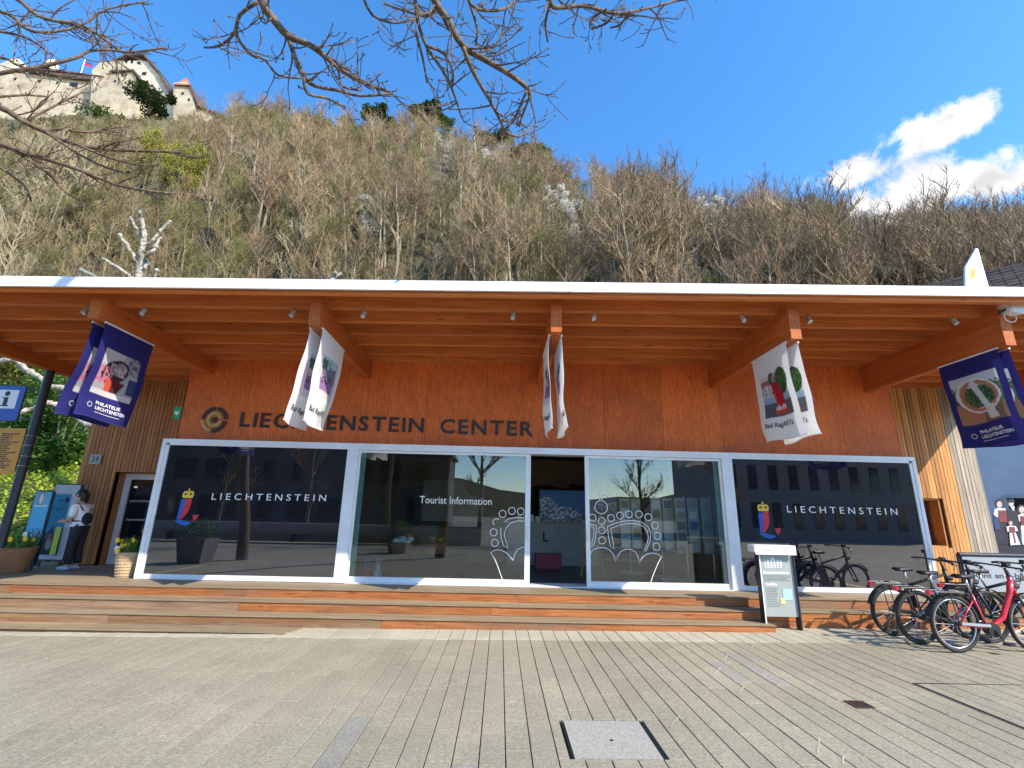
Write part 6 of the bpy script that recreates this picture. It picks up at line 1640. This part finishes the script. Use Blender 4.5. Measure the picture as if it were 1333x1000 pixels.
def build_hill_green():
    # dark evergreens along the crest
    for i, (px, py, w, h, lab) in enumerate(((200, 126, 24, 28, 'dark evergreen before the castle gable'), (490, 150, 19, 14, 'dark evergreen clump at the middle of the crest'), (543, 146, 11, 14, 'small dark evergreen left of the crest top'), (562, 140, 13, 18, 'dark evergreen at the top of the crest'),
                                             (505, 162, 9, 15, 'dark ivy clad trunk just below the crest'))):
        p = hit(px, max(py+h*.9, 166)); Yp = p.y-1.5 if i else p.y-4; c = onY(px, py, Yp); sc = (c-CAM).dot(C_FW)/FPX
        bushy('evergreen_tree', lab, c, (w*sc, w*sc, h*sc), 3000, .36, 'leaf_dark', 40+i, 'tree', 'evergreens on the crest', 14)
    for i, (px, py, w, h, lab) in enumerate(((330, 160, 44, 20, 'green ivy thicket under the crest left of the middle'), (372, 172, 34, 14, 'green ivy thicket right of the pale rock'), (430, 168, 40, 9, 'green bushes along the crest'), (140, 160, 50, 13, 'green bushes under the castle wall'), (680, 203, 20, 14, 'green bushes on the right shoulder'),
                                             (575, 158, 20, 9, 'green tuft over the grey cliff'), (640, 178, 26, 8, 'green tuft at the right end of the cliff'), (705, 200, 14, 14, 'green bush below the round pavilion'), (390, 255, 9, 12, 'small evergreen bush halfway up the slope'), (918, 290, 8, 26, 'ivy clad trunk beside the white blossom'), (60, 170, 40, 12, 'green bushes under the curtain wall'))):
        p = hit(px, max(py+4, 158)); c = onY(px, py, p.y-2.5); sc = (c-CAM).dot(C_FW)/FPX
        bushy('green_bush', lab, c, (w*sc, w*sc*.6, h*sc), 2400, .34, 'leaf_ivy' if i not in (8, 9) else 'leaf_dark', 60+i, 'bush', 'green bushes on the hillside', 12)
    # small round pavilion on the shoulder
    c = onY(697, 199, 104); sc = (c-CAM).dot(C_FW)/FPX
    e = empty('round_pavilion', c, 'tiny round pavilion on the hill shoulder', 'pavilion')
    MB().lathe([(6*sc, -2), (6*sc, 8*sc)], c, 14).build('wall', M['castle'], e); MB().lathe([(8*sc, 8*sc), (6.5*sc, 10*sc), (1*sc, 12.5*sc)], c, 14).build('roof', M['castle_roof'], e)
    MB().box(c.x-.5, c.x+.5, c.y-6*sc-.05, c.y-6*sc+.2, c.z+2*sc, c.z+7*sc).build('window', M['black'], e)
build_hill_green()

# ------------------------------------------------------------------ castle
def build_castle():
    Y = 104.0
    k = empty('hilltop_castle', onY(120, 140, Y), 'pale stone castle with dark roofs on the hilltop', 'castle')
    def P2(px, py, y=Y): v = onY(px, py, y); return (v.x, v.z)
    def shp(pts, depth, m, nm, dy=0, par=k):
        return MB().prism([P2(*p) for p in pts][::-1] if area(pts) > 0 else [P2(*p) for p in pts], (0, Y+dy+depth, 0), (1, 0, 0), (0, 0, 1), depth).build(nm, M[m], par)
    def area(p): return sum(p[i][0]*p[(i+1) % len(p)][1]-p[(i+1) % len(p)][0]*p[i][1] for i in range(len(p)))
    shp([(-90, 92), (0, 94), (60, 98), (100, 104), (150, 108), (152, 205), (-90, 205)], 3, 'castle', 'curtain_wall')
    shp([(40, 92), (70, 93), (100, 97), (135, 102), (135, 108), (100, 105), (60, 99), (40, 97)], 5, 'castle_roof', 'wall_roof', -.8)
    kp = shp([(-30, 84), (0, 70), (10, 66), (17, 69), (30, 84), (30, 96), (-30, 96)], 10, 'castle_white', 'left_gable', 2)
    mh = shp([(137, 86), (150, 79), (163, 72.5), (186, 72.5), (205, 95), (214, 110), (226, 140), (226, 200), (137, 200)], 14, 'castle_white', 'main_house', 1.5)
    # roof verges and slabs of the main house
    def slab(a, b, t, dep, m, nm, par, dy):
        p, q = onY(*a, Y+dy), onY(*b, Y+dy); d = (q-p).normalized(); up = Vector((-d.z, 0, d.x)); up = up if up.z > 0 else -up; back = Vector((0, dep, 0)); up = up*t
        return MB().hexa([p, q, q+back, p+back, p+up, q+up, q+back+up, p+back+up]).build(nm, M[m], par)
    for a, b in (((134, 87.5), (163, 71.8)), ((162, 71.8), (187, 71.8)), ((186, 71.5), (206, 94.5)), ((205, 94), (229, 139))): slab(a, b, .55, 15.6, 'castle_roof', 'roof', mh, .7)
    an = shp([(143, 94), (172, 92.5), (188, 113), (190, 200), (128, 200), (132, 104)], 6, 'castle', 'annex', -3)
    for a, b in (((142, 93.5), (173, 91.8)), ((172, 91.5), (189, 113))): slab(a, b, .5, 6.6, 'castle_roof', 'roof', an, -3.5)
    tw = shp([(229, 112), (246, 110), (252, 122), (257, 140), (257, 200), (229, 200)], 6, 'castle', 'tower', -1)
    tw_ = tw
    for (x, y, w, h, par, dy) in ((164, 81, 3, 3.2, mh, 1.5), (181, 82, 3, 3.2, mh, 1.5), (188, 96, 4, 4, mh, 1.5), (160, 98, 1.6, 3.4, an, -3), (164, 98, 1.6, 3.4, an, -3), (161, 114, 2.4, 2.6, an, -3), (168, 122, 2.4, 3.4, an, -3), (98, 111, 4.5, 5, k, 0), (93, 110, 2.4, 4, k, 0), (152, 86, 2, 2.6, mh, 1.5), (172, 81, 2.2, 3, mh, 1.5), (198, 112, 2.4, 3, mh, 1.5), (20, 103, 2, 3, k, 0), (52, 106, 2, 3, k, 0), (75, 108, 1.8, 2.6, k, 0), (120, 116, 2, 3, k, 0), (150, 106, 1.8, 2.6, an, -3), (178, 116, 2, 3, an, -3), (238, 122, 2, 3, tw_, -1), (246, 130, 2, 3, tw_, -1)):
        a, b = P2(x-w/2, y-h/2, Y+dy), P2(x+w/2, y+h/2, Y+dy)
        MB().box(a[0], b[0], Y+dy-.12, Y+dy+.3, b[1], a[1]).build('window', M['black'], par)
    c = onY(240, 112, Y+1); v = [Vector(onY(*q, Y+dy)) for q, dy in (((226, 110), -1.6), ((248, 111), -1.6), ((256, 123), 6), ((230, 108), 6))]; ap = onY(243, 101, Y+2)
    MB().add([*v, ap], [(0, 1, 4), (1, 2, 4), (2, 3, 4), (3, 0, 4), (3, 2, 1, 0)]).build('tower_roof', M['tile_red'], tw)
    slab((246, 110.5), (257, 138), .4, 7, 'castle_roof', 'roof', tw, -1.4)
    slab((255, 137), (285, 150), .6, 5, 'castle_roof', 'low_roof', k, -.5); shp([(257, 140), (284, 151), (284, 160), (257, 160)], 3, 'castle', 'low_wall', 0)
    slab((217, 113), (230, 128), .6, 6, 'castle_roof', 'low_roof', k, -.5)
    f = empty('castle_flag', onY(104, 98, Y), 'small blue and red flag on the castle', 'flag')
    a, b = onY(104, 99, Y), onY(111, 77, Y); MB().tube([a, b], .13, 6).build('pole', M['white'], f)
    q = [onY(*p, Y) for p in ((111.3, 79), (121, 83), (120, 88), (109.8, 84.5))]; m1 = (q[0]+q[3])/2; m2 = (q[1]+q[2])/2; th = Vector((0, .06, 0))
    MB().hexa([m1, m2, m2+th, m1+th, q[0], q[1], q[1]+th, q[0]+th]).build('upper_stripe', M['em_blue'], f); MB().hexa([q[3], q[2], q[2]+th, q[3]+th, m1, m2, m2+th, m1+th]).build('lower_stripe', M['em_red'], f)
    t = onY(69, 83, Y); MB().lathe([(1.3, -2.5), (1.3, 0), (0, 1.6)], t, 10).build('turret', M['castle_white'], k)
build_castle()

# ------------------------------------------------------------------ near bare trees whose boughs hang into the picture
def build_near_trees():
    r = random.Random(77)
    def world(poly, y0, y1):
        n = len(poly)-1; return [onY(p[0], p[1], y0+(y1-y0)*i/n) for i, p in enumerate(poly)]
    def smooth(pts, k=3):
        out = []
        for i in range(len(pts)-1):
            p0, p1, p2, p3 = pts[max(i-1, 0)], pts[i], pts[i+1], pts[min(i+2, len(pts)-1)]
            for j in range(k):
                t = j/k; out.append(.5*((2*p1)+(p2-p0)*t+(2*p0-5*p1+4*p2-p3)*t*t+(3*p1-p0-3*p2+p3)*t**3))
        out.append(pts[-1]); return out
    def twigs(mb, pts, rad, dens, lmax, lvl=0):
        L = sum((pts[i+1]-pts[i]).length for i in range(len(pts)-1)); n = int(L*dens)+1
        for _ in range(n):
            u = r.uniform(.08, 1)*(len(pts)-1); i = min(int(u), len(pts)-2); b = pts[i].lerp(pts[i+1], u-i); d = (pts[i+1]-pts[i]).normalized()
            ax = Vector((r.uniform(-1, 1), r.uniform(-.7, .7), r.uniform(-1, .9))).normalized(); nd = (d*r.uniform(.4, 1)+ax*.9).normalized()
            l = lmax*r.uniform(.25, 1); q = b.copy(); tp = [b]; dd = nd; m = 5
            hook = Vector((r.uniform(-.25, .25), r.uniform(-.1, .1), r.uniform(.0, .38)))
            for k in range(m):
                dd = (dd+hook*.6+Vector((r.uniform(-.25, .25), r.uniform(-.2, .2), r.uniform(-.25, .25)))).normalized(); q = q+dd*(l/m); tp.append(q.copy())
            rr = min(rad*.5, .0135)*(1 if lvl == 0 else .75)
            mb.tube(tp, [max(rr*(1-.6*k/m), .0055) for k in range(m+1)], 5, True)
            if r.random() < .5: mb.ellipsoid(tp[-1], .012, .012, .018, 6, 4)
            if lvl < 1 and l > .25: twigs(mb, tp, rr, 5.5, l*.55, lvl+1)
    def tree(name, lab, base, fork, limbs, seed, y0, y1, hub):
        e = empty(name, base, lab, 'tree', 'bare trees on the plaza')
        b = Vector(base); f = Vector(fork)
        t = MB(); pts = smooth([b-Vector((0, 0, .2)), b.lerp(f, .3)+Vector((.05, .03, 0)), b.lerp(f, .65)+Vector((-.04, 0, 0)), f], 4)
        t.tube(pts, [.20-.07*i/(len(pts)-1) for i in range(len(pts))], 12); t.build('trunk', M['bark_near'], e, smooth=True)
        hub = Vector(hub); bp = smooth([f-Vector((0, 0, .3)), f.lerp(hub, .4)+Vector((.1, -.3, .3)), f.lerp(hub, .75)+Vector((0, -.15, .2)), hub], 4)
        MB().tube(bp, [.13-.05*i/(len(bp)-1) for i in range(len(bp))], 10).build('bough', M['bark_near'], e, smooth=True); f = hub
        for (poly_, w0, w1, joins) in limbs:
            P_ = world(poly_, y0, y1) if joins != 'sub' else world(poly_, (y0*.6+y1*.4), y1)
            if joins == 'main': P_ = [f, f.lerp(P_[0], .35)+Vector((0, 0, .15)), f.lerp(P_[0], .72)+Vector((0, 0, .12))]+P_
            sm = smooth(P_, 3); n = len(sm)
            mb = MB(); sc = 8.2/FPX
            k0 = 9 if joins == 'main' else 0
            rads = []
            for i in range(n):
                if i < k0: rads.append(.085+(w0*sc*.5-.085)*i/k0)
                else: rads.append((w0+(w1-w0)*(i-k0)/max(n-1-k0, 1))*sc*.5)
            mb.tube(sm, rads, 8)
            limb = mb.build('limb', M['bark_near'], e, smooth=True)
            tw = MB(); twigs(tw, sm[k0:], max(rads[k0]*.8, .012), 5.2 if joins == 'main' else 5.6, .9 if joins == 'main' else .62)
            tw.build('twigs', M['bark_near'], limb)
        return e
    B = [([(325, -70), (340, 0), (356, 25), (375, 47), (402, 58), (425, 75), (450, 95), (480, 110), (508, 120)], 9, 3, 'main'), ([(375, 47), (384, 75), (395, 100), (410, 112), (440, 118), (470, 125), (510, 122)], 5, 2.4, 'sub'),
         ([(335, 3), (312, 20), (304, 45), (285, 60), (266, 62)], 4, 2, 'sub'), ([(312, 18), (308, 45), (325, 70), (345, 78), (362, 98), (392, 102)], 3.4, 2, 'sub'), ([(395, 100), (400, 122), (425, 128), (450, 140)], 3, 2, 'sub'), ([(425, 75), (440, 90), (445, 112), (470, 118)], 3, 2, 'sub'),
         ([(548, -70), (566, 0), (582, 25), (603, 60), (635, 80), (665, 98), (686, 115), (690, 128)], 8, 4, 'main'), ([(603, 62), (612, 85), (625, 110), (640, 135), (655, 165), (660, 178)], 5, 2.4, 'sub'), ([(658, 172), (676, 178), (690, 166)], 2.6, 1.8, 'sub'),
         ([(686, 118), (676, 140), (668, 158), (655, 170)], 2.8, 2, 'sub'), ([(690, 126), (680, 150), (676, 165)], 2.4, 1.8, 'sub'), ([(520, -60), (540, 0), (543, 25), (555, 60), (575, 90), (590, 120), (600, 150)], 4.5, 2, 'main'), ([(470, -10), (485, 20), (515, 30), (540, 24)], 3, 2, 'sub'), ([(540, 40), (550, 75), (556, 108)], 3, 2, 'sub'),
         ([(555, 60), (578, 70), (590, 95), (588, 115)], 3, 2, 'sub'), ([(710, -60), (716, 0), (726, 10), (760, 8), (800, 18), (830, 14), (855, 8), (886, 0)], 5, 2.2, 'main'), ([(800, 16), (790, 30), (770, 38)], 2.6, 2, 'sub'), ([(716, 6), (710, 30), (713, 55)], 3, 2, 'sub'), ([(820, 14), (808, 32), (795, 36)], 2.5, 2, 'sub'), ([(790, 12), (770, 25), (768, 36)], 2.3, 1.8, 'sub'),
         ([(600, -50), (612, 5), (640, 14), (660, 10), (668, 2)], 4, 2.2, 'main'), ([(612, 6), (622, 40), (620, 58), (640, 63), (656, 42)], 3, 2, 'sub'), ([(575, -10), (560, 20), (530, 15), (500, 5)], 3.5, 2, 'sub')]
    tree('bare_plaza_tree', 'bare tree whose boughs hang in from the top middle', (-2.3, -1.3, gz(-2.3)), (-2.1, -1.0, 4.6), B, 1, 4.7, 5.4, (-1.6, 2.8, 9.3))
    A = [([(-60, -30), (15, -5), (45, 18), (70, 27), (95, 30), (120, 40), (150, 62), (162, 69)], 5, 3, 'main'), ([(-40, 5), (10, 18), (35, 38), (60, 42), (90, 38), (115, 28), (140, 12), (190, 2)], 4.5, 2.2, 'main'), ([(-40, 35), (20, 45), (50, 58), (62, 70)], 3.5, 2, 'sub'),
         ([(-60, 100), (20, 92), (60, 85), (100, 75), (115, 67), (140, 65), (170, 68), (215, 62)], 5, 2, 'main'), ([(-60, 90), (0, 75), (30, 88), (90, 95), (135, 100)], 4, 2, 'sub'), ([(-60, 130), (0, 140), (30, 158), (60, 172), (90, 185), (125, 193), (165, 196), (235, 198)], 8, 3, 'main'),
         ([(-60, 175), (0, 188), (35, 200), (70, 210), (105, 222), (150, 240), (190, 248), (220, 252)], 7, 2.6, 'main'), ([(90, 170), (120, 172), (150, 166), (172, 164)], 3, 2, 'sub'), ([(-20, 128), (30, 124), (62, 126)], 3, 2, 'sub'), ([(30, 160), (75, 136), (108, 120)], 3, 2, 'sub'), ([(20, 198), (60, 224), (85, 250), (105, 262)], 3, 2, 'sub'),
         ([(60, 172), (110, 205), (150, 222), (180, 226)], 3.4, 2, 'sub'), ([(100, 188), (140, 205), (185, 215), (210, 212)], 3, 2, 'sub'), ([(-20, 205), (30, 240), (40, 262)], 3, 2, 'sub')]
    tree('bare_plaza_tree', 'bare tree whose boughs reach in at the upper left', (-8.9, .4, gz(-8.9)), (-9.2, .9, 4.2), A, 2, 6.1, 6.8, (-9.4, 4.0, 7.6))
build_near_trees()

# ------------------------------------------------------------------ pollarded plane trees, hedge and ground cover on the left
def build_left_green():
    def plane(name, lab, Y, paths, trunk):
        e = empty(name, trunk[0], lab, 'tree', 'pollarded plane trees')
        t = MB(); t.tube(trunk, [.17, .15, .14], 10); t.build('trunk', M['bark_plane'], e, smooth=True)
        for (poly_, w0, w1) in paths:
            pts = [onY(*p, Y+R.uniform(-.15, .15)) for p in poly_]; sc = (pts[0]-CAM).dot(C_FW)/FPX; n = len(pts); mb = MB()
            fine = []; rad = []
            for i in range(n-1):
                for j in range(4):
                    t_ = (i+j/4)/(n-1); fine.append(pts[i].lerp(pts[i+1], j/4)+Vector((R.uniform(-1, 1), R.uniform(-1, 1), R.uniform(-1, 1)))*.02); rad.append((w0+(w1-w0)*t_)*sc*.5*R.uniform(.8, 1.25))
            fine.append(pts[-1]); rad.append(w1*sc*.62); mb.tube(fine, rad, 9); mb.ellipsoid(pts[-1], w1*sc*.7, w1*sc*.7, w1*sc*.7, 9, 7)
            mb.build('branch', M['bark_plane'], e, smooth=True)
    Y = 13.6
    b = onY(180, 420, Y)
    plane('pollarded_plane_tree', 'white barked pollarded plane tree showing over the roof edge', Y,
          [([(179, 372), (183, 345), (184, 325), (188, 305), (185, 283), (183, 277)], 9, 5), ([(181, 345), (173, 332), (165, 318), (156, 306)], 5, 4), ([(178, 366), (165, 357), (150, 346), (135, 338)], 5, 3.5), ([(186, 322), (200, 312), (209, 300), (221, 289)], 4, 4), ([(188, 325), (203, 320), (209, 310)], 4, 3), ([(184, 312), (177, 298), (170, 284)], 4, 3),
           ([(170, 376), (150, 372), (106, 352)], 4, 4), ([(188, 350), (192, 342)], 4, 4), ([(182, 372), (200, 364), (204, 352)], 4, 4), ([(186, 335), (196, 330), (204, 322)], 5, 4)],
          [(b.x-.1, Y, 0), (b.x-.05, Y, b.z*.6), tuple(onY(179, 374, Y))])
    Y = 13.0
    plane('pollarded_plane_tree', 'white barked plane branches under the left canopy beam', Y,
          [([(-40, 440), (0, 458), (20, 468), (30, 480), (52, 492), (64, 503), (85, 506), (103, 508), (138, 545)], 7, 6), ([(64, 524), (80, 530), (95, 540), (112, 552), (140, 560)], 6, 6), ([(64, 524), (48, 530), (30, 536), (18, 542)], 7, 5), ([(0, 470), (20, 468), (40, 484)], 7, 6)],
          [tuple(onY(165, 690, Y)), tuple(onY(150, 600, Y)), tuple(onY(138, 540, Y))])
    Y = 14.2
    plane('pollarded_plane_tree', 'knobbly plane branch tip over the roof in the middle left', Y, [([(424, 378), (430, 362), (437, 356)], 5, 4), ([(430, 364), (443, 357)], 4, 3.5)], [(onY(426, 400, Y).x, Y, 0), (onY(426, 400, Y).x, Y, 3), tuple(onY(424, 380, Y))])
    # bank with ground cover
    r = random.Random(5); g = MB(); nx, ny = 24, 20
    def bz(x, y): return .3+max(0, (y-12.0))*.46+.12*math.sin(x*1.1+y)+.0*max(0, -x-10)
    X_, Y_ = [-44+i*(34.2/nx) for i in range(nx+1)], [11.4+j*(12.5/ny) for j in range(ny+1)]
    g.add([(x, y, bz(x, y)) for y in Y_ for x in X_], [(j*(nx+1)+i, j*(nx+1)+i+1, (j+1)*(nx+1)+i+1, (j+1)*(nx+1)+i) for j in range(ny) for i in range(nx)])
    tag(g.build('grass_bank', M['olive'], smooth=True), kind='structure')
    lf = MB()
    for _ in range(20000):
        x, y = -9.8-abs(r.gauss(0, 1))*7, r.uniform(11.6, 19); z = bz(x, y)+r.uniform(0, .28)
        a = Vector((r.uniform(-1, 1), r.uniform(-1, 1), r.uniform(-.3, .7))).normalized()*r.uniform(.045, .085); b = a.cross(Vector((r.uniform(-.5, .5), r.uniform(-.5, .5), 1))).normalized()*.035; p = Vector((x, y, z))
        lf.add([p-a, p+b, p+a, p-b], [(0, 1, 2, 3)])
    tag(lf.build('ground_cover', M['leaf_lime']), 'bright lime green ground cover on the left bank', 'ground cover', kind='stuff')
    for i, (px, py, Y, w, h, m, lab) in enumerate(((85, 565, 18, 1.6, 1.5, 'leaf', 'leafy green shrub beside the slatted wall corner'), (40, 560, 19, 1.8, 1.7, 'leaf', 'leafy green shrub behind the dark column'), (100, 520, 20.5, 2.0, 1.6, 'leaf', 'tall green shrub behind the hanging navy banner'), (5, 560, 19.5, 2.0, 1.7, 'leaf', 'green shrub behind the information sign'),
                                                  (55, 500, 23, 2.6, 2.0, 'leaf_bud', 'olive shrub above the plane branches'), (10, 490, 23, 2.6, 2.0, 'leaf_bud', 'olive shrub at the left edge under the canopy beam'))):
        c = onY(px, py, Y); bushy('shrub', lab, c, (w, w, h), 5200, .10, m, 200+i, 'shrub', 'shrubs on the left bank', 9)
build_left_green()

# ------------------------------------------------------------------ plaza behind the camera (seen in the glass)
def build_behind():
    o = empty('office_building', (-6, -24, 0), 'grey office building across the plaza, seen in the glass', 'building')
    MB().box(-34, -5, -34, -24, 0, 7).build('wall', M['opp_wall'], o)
    for fl in range(2):
        for i in range(11):
            x = -33+i*2.5; z = .9+fl*3.1
            if R.random() < .25: continue
            ww = R.choice((.8, 1.2, 1.9)); w = MB().box(x, x+ww, -23.99, -23.9, z, z+1.9).build('window_frame', M['opp_wall'], o); MB().box(x+.08, x+ww-.08, -23.9, -23.87, z+.08, z+1.82).build('pane', M['opp_glass'], w)
    MB().box(-34.3, -4.7, -34.3, -23.6, 7, 7.35).build('roof', M['roof'], o)
    w = empty('white_building', (30, -26, 0), 'white building with slit windows across the plaza, seen in the glass', 'building')
    MB().box(20, 40, -38, -26, 0, 11).build('wall', M['opp_white'], w)
    for fl in range(3):
        for i in range(10):
            x = 20.8+i*1.9; z = 1+fl*3.4; MB().box(x, x+.8, -26, -25.94, z, z+2.2).build('window', M['opp_glass'], w)
    b = empty('plaza_wall', (-8, -9, 0), 'low concrete wall with a bench behind the camera', 'wall')
    MB().box(-20, -1, -9.4, -9, 0, .95).build('wall_body', M['concrete'], b); MB().box(-18, -4, -8.95, -8.5, .42, .48).build('bench_seat', M['tread'], b)
    for x in (-17.5, -11, -4.5): MB().box(x, x+.1, -8.9, -8.55, 0, .42).build('leg', M['alu_dark'], b)
    for i, (x, y, s) in enumerate(((-9.8, 1.6, 1.0), (-4.3, -3.4, 1.0))):
        k = empty('planter_box', (x, y, gz(x)), ['grey planter with a small shrub, seen left in the glass', 'grey planter with a small shrub, seen in the middle glass'][i], 'planter')
        z = gz(x); m = MB(); m.hexa([(x-.35, y-.35, z), (x+.35, y-.35, z), (x+.35, y+.35, z), (x-.35, y+.35, z), (x-.45, y-.45, z+.75), (x+.45, y-.45, z+.75), (x+.45, y+.45, z+.75), (x-.45, y+.45, z+.75)]); m.build('planter', M['planter'], k)
        lf = MB(); leaf_cloud(lf, (x, y, z+1.0), (.45, .45, .35), 700, .05, random.Random(i)); lf.build('plant', M['leaf'], k)
    for i, (x, y, vi, sc, lab) in enumerate(((3.4, -12, 2, .8, 'bare tree across the plaza, seen in the right glass door'), (-12, -13, 2, .75, 'bare tree across the plaza, seen in the left window'), (9.5, -14, 4, .8, 'bare tree before the white building, seen in the glass'), (-6.5, -11, 0, .7, 'slim bare tree across the plaza, seen beside the left lettering'), (-1.2, -13, 2, .85, 'bare tree across the plaza, seen in the left glass door'), (-17, -12, 4, .8, 'bare tree at the far left of the plaza, seen in the left window'), (14, -12, 2, .8, 'bare tree on the right of the plaza, seen in the right window'))):
        e = empty('bare_plaza_tree', (x, y, 0), lab, 'tree', 'bare trees on the plaza', rz=i*1.3); e.scale = (sc, sc, sc)
        link('trunk', WOOD[vi][0], e, local=True); link('crown', WOOD[vi][1], e, local=True)
build_behind()

def far_ridge():
    mb = MB(); r = random.Random(9); n = 40; vs = []
    for i in range(n+1):
        x = -700+1400*i/n; h = 30+14*math.sin(i*.5)+r.uniform(-4, 4); vs += [(x, -330, -2), (x, -420, h)]
    mb.add(vs, [(2*i, 2*i+1, 2*i+3, 2*i+2) for i in range(n)]); tag(mb.build('far_hills', M['olive'], smooth=True), kind='structure')
far_ridge()
